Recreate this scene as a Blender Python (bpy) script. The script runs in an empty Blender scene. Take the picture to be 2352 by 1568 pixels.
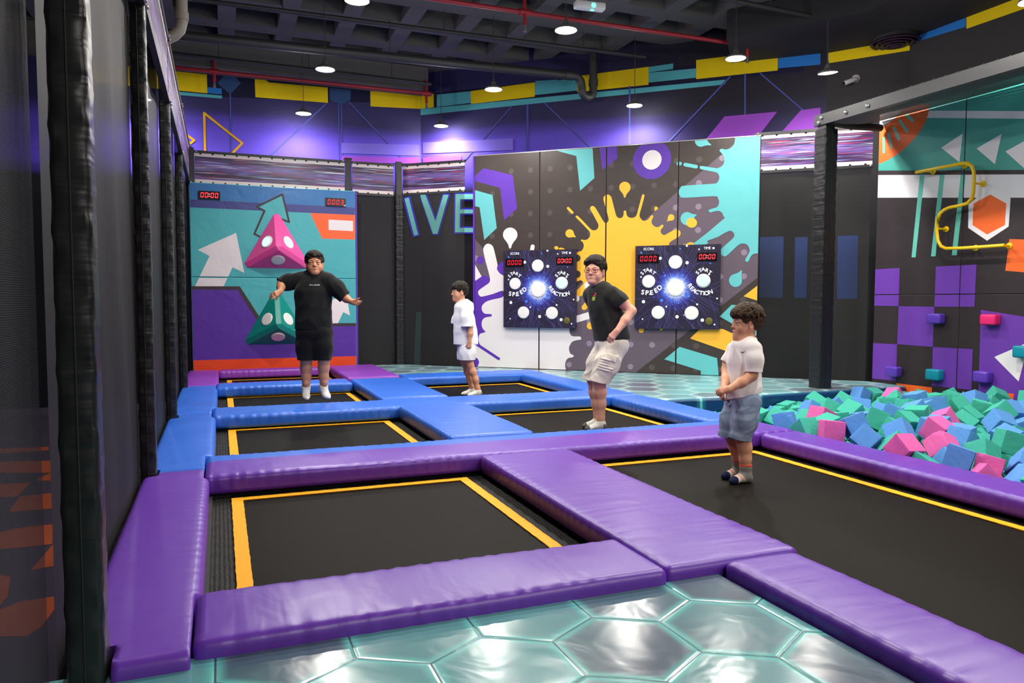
import bpy, bmesh, math, random
import numpy as np
from mathutils import Vector, Matrix
from mathutils.geometry import tessellate_polygon

SC = bpy.context.scene
COL = SC.collection
R = math.radians

# ------------------------------------------------------------------ camera, world, exposure
F_PX, YAW, PITCH, ROLL, EYE = 1704.0, R(21.489), R(-3.254), R(0.0935), 1.15
FW = Vector((math.sin(YAW)*math.cos(PITCH), math.cos(YAW)*math.cos(PITCH), math.sin(PITCH)))
_r0 = Vector((math.cos(YAW), -math.sin(YAW), 0)); _u0 = _r0.cross(FW)
RT = _r0*math.cos(ROLL) + _u0*math.sin(ROLL)
UP = -_r0*math.sin(ROLL) + _u0*math.cos(ROLL)
CAM = Vector((0, 0, EYE))
cd = bpy.data.cameras.new('camera'); co = bpy.data.objects.new('camera', cd); COL.objects.link(co)
cd.sensor_width = 36; cd.lens = F_PX/2352*36; cd.clip_start = .02; cd.clip_end = 100
co.matrix_world = Matrix((RT, UP, -FW)).transposed().to_4x4()
co.location = CAM
SC.camera = co
w = bpy.data.worlds.new('world'); SC.world = w; w.use_nodes = True
w.node_tree.nodes['Background'].inputs[0].default_value = (.012, .012, .016, 1)
w.node_tree.nodes['Background'].inputs[1].default_value = 1
SC.view_settings.view_transform = 'Standard'; SC.view_settings.look = 'None'
SC.view_settings.exposure = 0.18; SC.view_settings.gamma = 1; SC.view_settings.use_curve_mapping = False
cy = SC.cycles
cy.use_denoising = True
cy.max_bounces = 7; cy.diffuse_bounces = 4; cy.glossy_bounces = 3; cy.transparent_max_bounces = 12
cy.sample_clamp_indirect = 6; cy.caustics_reflective = False; cy.caustics_refractive = False
LAMP_W = 235.0            # watts of each pendant lamp

# ------------------------------------------------------------------ rays of the picture -> points on real planes
def ray(px, py): return FW + RT*((px-1176)/F_PX) - UP*((py-784)/F_PX)
def at_z(px, py, z): d = ray(px, py); return CAM + d*((z-EYE)/d.z)
def at_y(px, py, y): d = ray(px, py); return CAM + d*(y/d.y)
def at_x(px, py, x): d = ray(px, py); return CAM + d*(x/d.x)
def at_d(px, py, depth): return CAM + ray(px, py)*depth

# ------------------------------------------------------------------ objects and tags
def link(o, parent=None):
    COL.objects.link(o)
    if parent is not None: o.parent = parent
    return o
def tag(o, label=None, cat=None, group=None, kind=None):
    if label: o['label'] = label
    if cat: o['category'] = cat
    if group: o['group'] = group
    if kind: o['kind'] = kind
    return o
def empty(name, loc=(0,0,0), label=None, cat=None, group=None, rotz=0):
    o = bpy.data.objects.new(name, None); o.location = loc; o.rotation_euler = (0,0,rotz)
    o.empty_display_size = .1
    link(o); return tag(o, label, cat, group)
def mesh_obj(name, verts, faces, mats, parent=None, fmat=None, smooth=False, loc=None):
    me = bpy.data.meshes.new(name)
    me.from_pydata([tuple(v) for v in verts], [], [tuple(f) for f in faces])
    if not isinstance(mats, (list, tuple)): mats = [mats]
    for m in mats: me.materials.append(m)
    if fmat is not None: me.polygons.foreach_set('material_index', list(fmat))
    if smooth: me.polygons.foreach_set('use_smooth', [True]*len(me.polygons))
    me.update()
    o = bpy.data.objects.new(name, me)
    if loc is not None: o.location = loc
    return link(o, parent)
def dup_tree(o, loc=None, rotz=None, parent=None):
    c = o.copy(); COL.objects.link(c)
    if parent is not None: c.parent = parent
    if loc is not None: c.location = loc
    if rotz is not None: c.rotation_euler[2] = rotz
    for ch in o.children: dup_tree(ch, parent=c)
    return c

class MB:
    """collects faces of one mesh, each with a material slot"""
    def __init__(s): s.v = []; s.f = []; s.m = []; s.sm = []
    def add(s, vs, fs, mi=0, smooth=False):
        b = len(s.v); s.v += [tuple(v) for v in vs]
        s.f += [tuple(i+b for i in f) for f in fs]; s.m += [mi]*len(fs); s.sm += [smooth]*len(fs)
    def box(s, a, b, mi=0):
        x0,y0,z0 = a; x1,y1,z1 = b
        s.add([(x0,y0,z0),(x1,y0,z0),(x1,y1,z0),(x0,y1,z0),(x0,y0,z1),(x1,y0,z1),(x1,y1,z1),(x0,y1,z1)],
              [(3,2,1,0),(4,5,6,7),(0,1,5,4),(1,2,6,5),(2,3,7,6),(3,0,4,7)], mi)
    def obox(s, o, ux, uy, uz, mi=0):
        """box from corner o with edge vectors"""
        o, ux, uy, uz = map(Vector, (o, ux, uy, uz))
        P = [o, o+ux, o+ux+uy, o+uy]; P += [p+uz for p in P]
        s.add(P, [(3,2,1,0),(4,5,6,7),(0,1,5,4),(1,2,6,5),(2,3,7,6),(3,0,4,7)], mi)
    def rbox(s, a, b, r, mi=0, seg=3, smooth=True):
        bm = bmesh.new(); bmesh.ops.create_cube(bm, size=1)
        for v in bm.verts: v.co = Vector([a[i]+(v.co[i]+.5)*(b[i]-a[i]) for i in range(3)])
        bmesh.ops.bevel(bm, geom=bm.edges[:], offset=r, segments=seg, profile=.5, affect='EDGES')
        bm.verts.index_update()
        s.add([v.co[:] for v in bm.verts], [[v.index for v in f.verts] for f in bm.faces], mi, smooth); bm.free()
    def tube(s, pts, r, n=10, mi=0, cap=True):
        pts = [Vector(p) for p in pts]; rr = r if isinstance(r, (list, tuple)) else [r]*len(pts)
        rings = []; up = None
        for i, p in enumerate(pts):
            t = (pts[min(i+1,len(pts)-1)] - pts[max(i-1,0)]).normalized()
            if up is None: up = t.orthogonal().normalized()
            up = (up - t*up.dot(t)).normalized(); sd = t.cross(up)
            rings.append([p + (up*math.cos(a)+sd*math.sin(a))*rr[i] for a in [2*math.pi*k/n for k in range(n)]])
        vs = [q for g in rings for q in g]; fs = []
        for i in range(len(pts)-1):
            for k in range(n):
                fs.append((i*n+k, i*n+(k+1)%n, (i+1)*n+(k+1)%n, (i+1)*n+k))
        s.add(vs, fs, mi, True)
        if cap:
            s.add(rings[0], [tuple(range(n))[::-1]], mi); s.add(rings[-1], [tuple(range(n))], mi)
    def lathe(s, prof, c=(0,0,0), n=24, mi=0, axis=None):
        """prof: list of (r, z)"""
        vs = []; fs = []
        for r, z in prof:
            for k in range(n): a = 2*math.pi*k/n; vs.append(Vector((r*math.cos(a), r*math.sin(a), z)))
        for i in range(len(prof)-1):
            for k in range(n): fs.append((i*n+k, i*n+(k+1)%n, (i+1)*n+(k+1)%n, (i+1)*n+k))
        if axis is not None:
            q = Vector((0,0,1)).rotation_difference(Vector(axis)).to_matrix(); vs = [q @ v for v in vs]
        s.add([v+Vector(c) for v in vs], fs, mi, True)
    def prism(s, poly, z0, z1, mi=0, mside=None):
        n = len(poly); ms = mi if mside is None else mside
        tris = tessellate_polygon([[Vector((x,y,0)) for x,y in poly]])
        ar = sum(poly[i][0]*poly[(i+1)%n][1]-poly[(i+1)%n][0]*poly[i][1] for i in range(n))
        P = list(poly) if ar > 0 else list(poly)[::-1]
        tris = tessellate_polygon([[Vector((x,y,0)) for x,y in P]])
        def o(t):
            a,b,c = [P[i] for i in t]
            return t if (b[0]-a[0])*(c[1]-a[1])-(c[0]-a[0])*(b[1]-a[1]) > 0 else t[::-1]
        tris = [o(tuple(t)) for t in tris]
        s.add([(x,y,z1) for x,y in P], tris, mi)
        s.add([(x,y,z0) for x,y in P], [t[::-1] for t in tris], ms)
        s.add([(x,y,z0) for x,y in P]+[(x,y,z1) for x,y in P], [(i,(i+1)%n,n+(i+1)%n,n+i) for i in range(n)], ms)
    def build(s, name, mats, parent=None, smooth=None, loc=None):
        o = mesh_obj(name, s.v, s.f, mats, parent, s.m, False, loc)
        o.data.polygons.foreach_set('use_smooth', s.sm if smooth is None else [smooth]*len(s.f))
        return o

# ------------------------------------------------------------------ materials
def S(r, g, b): return tuple(((c/255+.055)/1.055)**2.4 if c/255 > .04045 else c/255/12.92 for c in (r,g,b))
class NT:
    def __init__(s, name):
        s.m = bpy.data.materials.new(name); s.m.use_nodes = True; s.t = s.m.node_tree
        s.b = s.t.nodes['Principled BSDF']; s.out = s.t.nodes['Material Output']
    def n(s, kind, **kw):
        x = s.t.nodes.new(kind)
        for k, v in kw.items(): setattr(x, k, v)
        return x
    def put(s, sock, v):
        if isinstance(v, bpy.types.NodeSocket): s.t.links.new(v, sock)
        elif isinstance(v, (tuple, list)) and sock.type == 'RGBA' and len(v) == 3: sock.default_value = (*v, 1)
        else: sock.default_value = v
    def math(s, op, a, b=0.0, c=None):
        x = s.n('ShaderNodeMath', operation=op); s.put(x.inputs[0], a); s.put(x.inputs[1], b)
        if c is not None: s.put(x.inputs[2], c)
        return x.outputs[0]
    def mix(s, f, a, b):
        x = s.n('ShaderNodeMix', data_type='RGBA'); s.put(x.inputs[0], f); s.put(x.inputs[6], a); s.put(x.inputs[7], b)
        return x.outputs[2]
    def ramp(s, f, lo, hi):
        x = s.n('ShaderNodeMapRange', interpolation_type='SMOOTHSTEP'); s.put(x.inputs[0], f)
        s.put(x.inputs[1], lo); s.put(x.inputs[2], hi); return x.outputs[0]
    def coord(s, which='Object', scale=None, rot=None):
        c = s.n('ShaderNodeTexCoord').outputs[which]
        if scale is None and rot is None: return c
        mp = s.n('ShaderNodeMapping'); s.put(mp.inputs[0], c)
        if scale is not None: mp.inputs['Scale'].default_value = scale
        if rot is not None: mp.inputs['Rotation'].default_value = rot
        return mp.outputs[0]
    def xyz(s, v):
        x = s.n('ShaderNodeSeparateXYZ'); s.put(x.inputs[0], v); return x.outputs
    def noise(s, co, scale, detail=3, rough=.5, dist=0.0):
        x = s.n('ShaderNodeTexNoise'); s.put(x.inputs['Vector'], co); x.inputs['Scale'].default_value = scale
        x.inputs['Detail'].default_value = detail; x.inputs['Roughness'].default_value = rough
        x.inputs['Distortion'].default_value = dist; return x.outputs['Fac']
    def bump(s, h, strength, dist=.01):
        x = s.n('ShaderNodeBump'); s.put(x.inputs['Height'], h); x.inputs['Strength'].default_value = strength
        x.inputs['Distance'].default_value = dist; s.t.links.new(x.outputs[0], s.b.inputs['Normal'])
    def set(s, **kw):
        for k, v in kw.items(): s.put(s.b.inputs[k.replace('_', ' ')], v)
        return s
def plain(name, col, rough=.6, metal=0.0, spec=.5):
    t = NT(name); t.set(Base_Color=tuple(col), Roughness=rough, Metallic=metal, Specular_IOR_Level=spec); return t.m
def fabric_print(name, col, rough=.5, amt=.25, spec=.4):
    """printed vinyl: soft large wrinkles + fine weave"""
    t = NT(name); t.set(Base_Color=tuple(col), Roughness=rough, Specular_IOR_Level=spec)
    c = t.coord('Object'); h = t.noise(c, 2.6, 3, .55, .8)
    t.bump(h, amt, .06); return t.m
def vinyl(name, col, rough=.36, spec=.5):
    """pad vinyl, creased across its length (object X)"""
    t = NT(name)
    c = t.coord('Object', (9, 1.1, 1.1)); n1 = t.noise(c, 1.2, 2, .5, .35)
    c2 = t.coord('Object', (2.2, 1.6, 2.)); n2 = t.noise(c2, 1.7, 3, .5, .9)
    h = t.math('ADD', t.math('MULTIPLY', n1, .6), t.math('MULTIPLY', n2, .9))
    fine = t.noise(t.coord('Object'), 220, 2)
    h = t.math('ADD', h, t.math('MULTIPLY', fine, .012))
    v = t.noise(t.coord('Object'), 1.1, 3)
    t.set(Base_Color=t.mix(t.math('MULTIPLY', v, .25), tuple(col), tuple(x*.86 for x in col)), Roughness=rough, Specular_IOR_Level=spec)
    t.bump(h, .2, .03); return t.m
def emit(name, col, strength):
    t = NT(name); t.set(Base_Color=(0,0,0), Emission_Color=tuple(col), Emission_Strength=strength); return t.m
M = {}
M['purple'] = vinyl('purple_vinyl', S(104,54,170))
M['blue'] = vinyl('blue_vinyl', S(44,104,212))
M['violet'] = vinyl('violet_vinyl', S(136,62,178))
M['black_vinyl'] = vinyl('black_vinyl', (.022,.022,.023), .34, .5)
t = NT('post_vinyl'); c = t.coord('Object', (1.2,1.2,11)); n1 = t.noise(c, 1.6, 2, .5, .5)
t.set(Base_Color=(.013,.013,.014), Roughness=.34, Specular_IOR_Level=.4); t.bump(n1, .3, .03); M['post_vinyl'] = t.m
M['black'] = plain('matt_black', (.012,.012,.013), .7)
M['steel_black'] = plain('black_painted_steel', (.03,.03,.032), .45)
M['galv'] = plain('galvanised_steel', (.35,.35,.36), .4, .8)
M['yellow_tape'] = None
t = NT('yellow_webbing'); w_ = t.n('ShaderNodeTexWave', wave_type='BANDS', bands_direction='X'); t.put(w_.inputs[0], t.coord('Object'))
w_.inputs['Scale'].default_value = 12
t.set(Base_Color=t.mix(t.math('MULTIPLY', w_.outputs['Fac'], .3), S(246,172,22), S(236,156,12)), Roughness=.65, Specular_IOR_Level=.25); M['yellow_tape'] = t.m
t = NT('trampoline_weave')
br = t.n('ShaderNodeTexBrick'); t.put(br.inputs[0], t.coord('Object')); br.inputs['Scale'].default_value = 90
nz = t.noise(t.coord('Object', (1, .35, 1)), 2.2, 4, .6)
t.set(Base_Color=t.mix(nz, (.0075,.0062,.0044), (.0135,.0112,.0078)), Roughness=.55, Specular_IOR_Level=.05); t.bump(br.outputs['Fac'], .25, .002); M['bed'] = t.m
t = NT('spring_cover_weave'); w_ = t.n('ShaderNodeTexWave', wave_type='BANDS', bands_direction='Y'); t.put(w_.inputs[0], t.coord('Object'))
w_.inputs['Scale'].default_value = 16; w_.inputs['Distortion'].default_value = 3; w_.inputs['Detail Scale'].default_value = 4
t.set(Base_Color=t.mix(w_.outputs['Fac'], (.011,.010,.009), (.019,.017,.015)), Roughness=.6, Specular_IOR_Level=.15); t.bump(w_.outputs['Fac'], .3, .005); M['skirt'] = t.m

def hex_floor(name, w=.393, ox=1.54, oy=1.95, line=.0045, glow=.05, deep=S(64,72,92), pale=S(86,144,148), gcol=S(100,190,184)):
    t = NT(name); X, Y, Z = t.xyz(t.coord('Object'))
    x = t.math('SUBTRACT', X, ox-20*w); y = t.math('SUBTRACT', Y, oy-20*w*math.sqrt(3))
    sy = w*math.sqrt(3)
    def cell(px, py):
        gx = t.math('SUBTRACT', t.math('MODULO', t.math('ADD', px, w/2), w), w/2)
        gy = t.math('SUBTRACT', t.math('MODULO', t.math('ADD', py, sy/2), sy), sy/2)
        return gx, gy
    def hd(g):
        ax = t.math('ABSOLUTE', g[0]); ay = t.math('ABSOLUTE', g[1])
        return t.math('MAXIMUM', ax, t.math('ADD', t.math('MULTIPLY', ax, .5), t.math('MULTIPLY', ay, math.sqrt(3)/2)))
    a = cell(x, y); b = cell(t.math('SUBTRACT', x, w/2), t.math('SUBTRACT', y, sy/2))
    da, db = hd(a), hd(b)
    useb = t.math('LESS_THAN', db, da)
    d = t.math('SUBTRACT', w/2, t.math('MINIMUM', da, db))
    def sel(i): return t.math('ADD', t.math('MULTIPLY', b[i], useb), t.math('MULTIPLY', a[i], t.math('SUBTRACT', 1, useb)))
    cx = t.math('SUBTRACT', x, sel(0)); cyy = t.math('SUBTRACT', y, sel(1))
    cm = t.n('ShaderNodeCombineXYZ'); t.put(cm.inputs[0], t.math('ROUND', t.math('MULTIPLY', cx, 100))); t.put(cm.inputs[1], t.math('ROUND', t.math('MULTIPLY', cyy, 100)))
    wn = t.n('ShaderNodeTexWhiteNoise', noise_dimensions='2D'); t.put(wn.inputs['Vector'], cm.outputs[0])
    r = wn.outputs['Value']
    big = t.noise(t.coord('Object'), .9, 2)
    tone = t.ramp(t.math('ADD', t.math('MULTIPLY', r, .55), t.math('MULTIPLY', big, .9)), .35, .85)
    base = t.mix(tone, deep, pale)
    cl = t.noise(t.coord('Object'), 3.1, 4, .6, 1.2)
    base = t.mix(t.math('MULTIPLY', t.ramp(cl, .52, .75), .4), base, S(118,128,142))
    base = t.mix(t.math('MULTIPLY', t.math('POWER', t.ramp(d, glow, .0), 1.7), .85), base, gcol)
    base = t.mix(t.ramp(d, line, line*.4), base, S(58,80,92))
    t.set(Base_Color=base, Roughness=.2, Specular_IOR_Level=.42)
    h = t.math('ADD', t.noise(t.coord('Object'), 3.4, 3, .5, .6), t.math('MULTIPLY', t.ramp(d, 0, .012), .25))
    t.bump(h, .15, .03)
    return t.m
M['hex'] = hex_floor('hexagon_print_vinyl')
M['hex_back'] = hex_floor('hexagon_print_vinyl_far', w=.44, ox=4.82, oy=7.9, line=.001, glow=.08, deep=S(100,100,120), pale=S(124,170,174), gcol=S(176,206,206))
# ================================================================== THE SETTING
FLOOR_Z = -.45
SA = Vector((2.70, 11.85, 0)); SD = Vector((math.cos(R(-42.1)), math.sin(R(-42.1)), 0)); SN = Vector((SD.y, -SD.x, 0))  # slanted side, SN faces the room
class Plane:
    """vertical plane: u along d, z up, n towards the viewer side"""
    def __init__(s, o, d, n): s.o, s.d, s.n = Vector(o), Vector(d).normalized(), Vector(n).normalized()
    def uz(s, px, py, off=0.0):
        r = ray(px, py); o = s.o + s.n*off; t = (o-CAM).dot(s.n)/r.dot(s.n); q = CAM + r*t
        return ((q-s.o).dot(s.d), q.z)
    def p3(s, u, z, off=0.0): return s.o + s.d*u + Vector((0,0,z)) + s.n*off
    def shift(s, off): return Plane(s.o+s.n*off, s.d, s.n)
PL_SPLAT = Plane(SA + SN*.05, SD, SN)
PL_PYR = Plane((0, 11.55, 0), (1,0,0), (0,-1,0))
PL_CLIMB = Plane((7.85, 0, 0), (0,-1,0), (-1,0,0))
OC = Vector((3.27, 12.6, 0)); OE = Vector((8.04, 8.30, 0))
PL_OBACK = Plane((0, 12.6, 0), (1,0,0), (0,-1,0))
PL_OSLANT = Plane(OC, OE-OC, SN)
OF = Vector((8.62, 7.45, 0)); _d = (OF-OE).normalized()
PL_OFACET = Plane(OE, _d, Vector((_d.y, -_d.x, 0)))
PL_ORIGHT = Plane((8.62, 0, 0), (0,-1,0), (-1,0,0))

def crop(ox, oy, s, pts): return [(ox+x/s, oy+y/s) for x, y in pts]
def on(pl, pts, off=0.0): return [pl.uz(x, y, off) for x, y in pts]
def smooth_poly(pts, sub=5):
    n = len(pts); out = []
    for i in range(n):
        p0, p1, p2, p3 = [Vector(pts[(i+k-1) % n]) for k in range(4)]
        for k in range(sub):
            t = k/sub
            out.append(tuple(.5*((2*p1)+(p2-p0)*t+(2*p0-5*p1+4*p2-p3)*t*t+(-p0+3*p1-3*p2+p3)*t**3)))
    return out
def circle(c, r, n=28, ry=None): return [(c[0]+r*math.cos(2*math.pi*k/n), c[1]+(ry or r)*math.sin(2*math.pi*k/n)) for k in range(n)]
def capsule(a, b, r, r2=None, n=10):
    r2 = r if r2 is None else r2
    a, b = Vector(a), Vector(b); t = math.atan2(b.y-a.y, b.x-a.x)
    return [(a.x+r*math.cos(t+math.pi/2+math.pi*k/n), a.y+r*math.sin(t+math.pi/2+math.pi*k/n)) for k in range(n+1)] + \
           [(b.x+r2*math.cos(t-math.pi/2+math.pi*k/n), b.y+r2*math.sin(t-math.pi/2+math.pi*k/n)) for k in range(n+1)]
def drop(c, r, tip, rt):
    """teardrop: circle c,r with a tail narrowing to tip"""
    c, q = Vector(c), Vector(tip); d = (q-c).normalized(); nrm = Vector((-d.y, d.x)); L = (q-c).length; t = math.atan2(d.y, d.x)
    out = [(c.x+r*math.cos(t+a), c.y+r*math.sin(t+a)) for a in [R(52+256*k/20) for k in range(21)]]
    right = [tuple(c+d*(r*.62+(L-r*.62)*f)-nrm*(r*.79*(1-f)**1.5+rt*f)) for f in (.2,.4,.6,.8,1)]
    left = [tuple(c+d*(r*.62+(L-r*.62)*f)+nrm*(r*.79*(1-f)**1.5+rt*f)) for f in (1,.8,.6,.4,.2)]
    return out + right + [tuple(q+d*rt)] + left
def stroke(pts, wd, closed=False):
    """quads of a polyline with width"""
    out = []; n = len(pts)
    for i in range(n if closed else n-1):
        a, b = Vector(pts[i]), Vector(pts[(i+1) % n])
        if (b-a).length < 1e-6: continue
        d = (b-a).normalized()*(wd/2); q = Vector((-d.y, d.x)); a2, b2 = a-d*.6, b+d*.6
        out.append([tuple(a2+q), tuple(a2-q), tuple(b2-q), tuple(b2+q)])
    return out
def clip_rect(poly, u0, u1, z0, z1):
    def cl(P, ax, lim, keep_gt):
        out = []
        for i in range(len(P)):
            a, b = P[i], P[(i+1) % len(P)]
            ia = (a[ax] >= lim) if keep_gt else (a[ax] <= lim); ib = (b[ax] >= lim) if keep_gt else (b[ax] <= lim)
            if ia: out.append(a)
            if ia != ib:
                t = (lim-a[ax])/(b[ax]-a[ax]); out.append(tuple(a[k]+(b[k]-a[k])*t for k in (0,1)))
        return out
    for ax, lim, gt in ((0,u0,True),(0,u1,False),(1,z0,True),(1,z1,False)):
        if len(poly) < 3: return []
        poly = cl(poly, ax, lim, gt)
    return poly
def poly_area(P): return .5*sum(P[i][0]*P[(i+1)%len(P)][1]-P[(i+1)%len(P)][0]*P[i][1] for i in range(len(P)))
class Art:
    """printed layers on one flat face; each later shape lies a fraction of a millimetre above the former"""
    def __init__(s, pl, mats, step=.0001): s.pl, s.mats, s.L, s.step, s.k = pl, mats, [], step, 0
    def add(s, mi, poly, same=False):
        if not same: s.k += 1
        s.L.append((mi, list(poly), s.k))
    def px(s, mi, pts, sm=0): s.add(mi, on(s.pl, smooth_poly(pts, sm) if sm else pts))
    def into(s, mb, rect, base_off=0.0, inset=0.0):
        u0,u1,z0,z1 = rect; facing = s.pl.d.cross(Vector((0,0,1))).dot(s.pl.n)
        for mi, poly, k in s.L:
            Q = []
            for p in poly:
                if not Q or (Vector(p)-Vector(Q[-1])).length > 1e-5: Q.append(p)
            if len(Q) > 2 and (Vector(Q[0])-Vector(Q[-1])).length < 1e-5: Q.pop()
            if len(Q) < 3: continue
            if max(p[0] for p in Q) < u0 or min(p[0] for p in Q) > u1: continue
            for t in tessellate_polygon([[Vector((x,y,0)) for x,y in Q]]):
                T = clip_rect([Q[i] for i in t], u0+inset, u1-inset, z0+inset, z1-inset)
                if len(T) < 3: continue
                ar = poly_area(T)
                if abs(ar) < 1e-9: continue
                if ar*facing < 0: T = T[::-1]
                mb.add([s.pl.p3(u, z, base_off+.0006+s.step*k) for u, z in T], [tuple(range(len(T)))], mi)

# ---- printed colours
C_DARK, C_PLUM = S(62,53,50), S(98,84,96)
P = {k: fabric_print('print_'+k, c, r, b) for k, c, r, b in [
    ('dark', C_DARK, .42, .12), ('plum', C_PLUM, .45, .12), ('dot_dark', S(82,73,72), .42, .12), ('dot_plum', S(140,124,140), .45, .12),
    ('teal', S(100,188,190), .45, .12), ('yellow', S(248,182,54), .45, .1), ('purple', S(92,50,168), .45, .1), ('white', S(232,224,222), .45, .07),
    ('sea', S(74,168,174), .45, .22), ('orange', S(255,98,52), .45, .12), ('redorange', S(226,70,26), .45, .2), ('blueband', S(56,114,172), .42, .3), ('navy', S(66,70,130), .45, .25),
    ('ink', S(58,46,52), .5, .2), ('violet', S(84,46,150), .45, .18), ('paper', S(222,214,216), .45, .18),
    ('climb_dark', S(45,36,39), .5, .12), ('climb_purple', S(104,54,162), .5, .12), ('climb_orange', S(244,104,38), .5, .12),
    ('climb_teal', S(66,158,146), .5, .12), ('climb_mint', S(100,190,172), .5, .12), ('climb_white', S(232,228,230), .5, .12)]}
MU = {k: plain('mural_'+k, c, .75, 0, .2) for k, c in [
    ('yellow', S(214,186,10)), ('teal', S(78,160,172)), ('blue', S(36,110,190)), ('navy', S(22,22,52)), ('line', S(72,78,150)), ('dim', S(44,70,110)),
    ('gold', S(214,160,40)), ('violet', S(150,74,196)), ('lilac', S(120,104,214)), ('mint', S(140,240,230)), ('glow', S(70,56,230)), ('wine', S(60,28,52)), ('window', S(62,92,170)), ('green', S(50,92,92)), ('black', S(18,17,20))]}
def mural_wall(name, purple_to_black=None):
    """printed wall: dark below, purple between, midnight blue above; lamp falloff partly painted into the fades"""
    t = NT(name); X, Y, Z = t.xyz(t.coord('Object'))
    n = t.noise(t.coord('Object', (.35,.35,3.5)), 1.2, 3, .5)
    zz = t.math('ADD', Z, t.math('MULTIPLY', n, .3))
    c = t.mix(t.ramp(zz, 3.85, 4.25), S(98,76,214), S(40,36,84))  # navy print, with the loss of lamp light higher up painted in
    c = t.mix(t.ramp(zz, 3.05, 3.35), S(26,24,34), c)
    if purple_to_black: c = t.mix(t.math('MULTIPLY', t.ramp(X, *purple_to_black), .9), c, S(20,18,24))  # dimness away from the lamps, painted into the colour
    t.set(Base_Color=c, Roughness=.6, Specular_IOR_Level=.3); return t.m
M['mural'] = mural_wall('mural_print'); M['mural_slant'] = mural_wall('mural_print_slanted_falloff', (4.3, 6.9))
M['wall_black'] = plain('black_wall_paint', (.016,.015,.018), .8)
M['wall_grey'] = plain('light_grey_wall', (.5,.49,.48), .8)
M['ceiling'] = plain('charcoal_ceiling_paint', (.125,.12,.115), .85, 0, .2)
M['coffer'] = plain('black_coffer_paint', (.045,.044,.043), .85, 0, .2)

CEIL = 5.0
def wall(name, a, b, z0, z1, mat, th=.12, art=None, pl=None, side=None):
    """wall from a to b; the room lies on the side of 'side' (normal)"""
    a, b, n = Vector(a), Vector(b), Vector(side).normalized()
    mb = MB(); mb.obox(a - n*th + Vector((0,0,z0)), b-a, n*th, Vector((0,0,z1-z0)), 0)
    mats = [mat]
    if art is not None:
        mats = art.mats; u0 = (a-pl.o).dot(pl.d); u1 = (b-pl.o).dot(pl.d)
        art.into(mb, (min(u0,u1), max(u0,u1), z0, z1))
    bm = None
    o = mb.build(name, mats); me = o.data
    bm = bmesh.new(); bm.from_mesh(me); bmesh.ops.recalc_face_normals(bm, faces=[f for f in bm.faces if f.material_index == 0 and len(f.verts) == 4]); bm.to_mesh(me); bm.free()
    return tag(o, kind='structure')

# ---- back mural
mk = ['yellow','teal','blue','navy','line','dim','gold','violet','lilac','mint','glow','wine','window','green','black']
mi = {k: i+1 for i, k in enumerate(mk)}
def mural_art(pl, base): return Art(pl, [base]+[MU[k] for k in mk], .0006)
k = lambda p: crop(400,120,3.36,p)
A = mural_art(PL_OBACK, M['mural'])
A.px(mi['navy'], k([(0,160),(2300,300),(2300,420),(0,330)]))
A.px(mi['dim'], k([(380,183),(470,185),(515,240),(432,325),(335,240)])); A.px(mi['dim'], k([(1200,275),(1365,290),(1360,370),(1290,400),(1200,370)]))
for q in ([(-700,70),(252,172),(257,317),(-700,225)], [(622,208),(705,215),(735,233),(1185,272),(1187,390),(627,347)], [(1513,300),(1905,330),(1905,437),(1515,418)]): A.px(mi['yellow'], k(q))
A.px(mi['teal'], k([(35,305),(370,335),(370,358),(40,330)])); A.px(mi['blue'], k([(257,270),(367,280),(367,325),(257,315)]))
for a, b, w_ in (((433,325),(440,900),.03),((1268,400),(1275,900),.02),((1290,400),(1300,900),.02),((1175,395),(700,840),.03),((1350,385),(1850,920),.03)):
    for q in stroke(on(PL_OBACK, k([a,b])), w_*.65): A.add(mi['line'], q)
for q in stroke(on(PL_OBACK, k([(242,900),(232,470),(525,702),(400,830)])), .035): A.add(mi['gold'], q)
for q in stroke(on(PL_OBACK, k([(100,640),(155,680),(110,715)])), .035): A.add(mi['gold'], q)
A.px(mi['lilac'], k([(1290,700),(1890,715),(1890,800),(1290,780)])); A.px(mi['violet'], k([(1290,800),(1890,815),(1890,860),(1290,850)]))
k2 = lambda p: crop(780,0,2.904,p)
for e in stroke(on(PL_OBACK, k2([(448,1330),(507,1560)])), .14): A.add(mi['glow'], e)
for e in stroke(on(PL_OBACK, k2([(448,1330),(507,1560)])), .075): A.add(mi['mint'], e)
A.px(mi['green'], [(955,716),(968,716),(964,838),(950,838)])
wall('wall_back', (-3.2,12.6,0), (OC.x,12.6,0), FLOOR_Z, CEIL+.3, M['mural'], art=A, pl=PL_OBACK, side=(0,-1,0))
# ---- slanted mural (continues the print round the corner)
k = lambda p: crop(1060,60,3.178,p)
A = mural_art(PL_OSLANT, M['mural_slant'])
A.px(mi['navy'], k([(-350,505),(2500,190),(2500,330),(-350,620)]))
A.px(mi['teal'], k([(-350,610),(1925,390),(1925,425),(-350,655)]))
for q in ([(-180,500),(70,475),(70,560),(-180,590)], [(535,412),(845,380),(845,470),(535,503)], [(1365,340),(1715,308),(1715,375),(1365,412)], [(1365,298),(1545,272),(1545,312),(1365,338)], [(540,400),(700,390),(700,402),(540,415)]): A.px(mi['teal'], k(q))
A.px(mi['yellow'], crop(400,120,3.36,[(1905,330),(2005,322),(2005,425),(1905,437)]))
for q in ([(67,475),(535,410),(535,515),(70,568)], [(845,365),(1365,297),(1365,428),(845,482)], [(1713,248),(2310,175),(2308,323),(1713,387)]): A.px(mi['yellow'], k(q))
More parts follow.
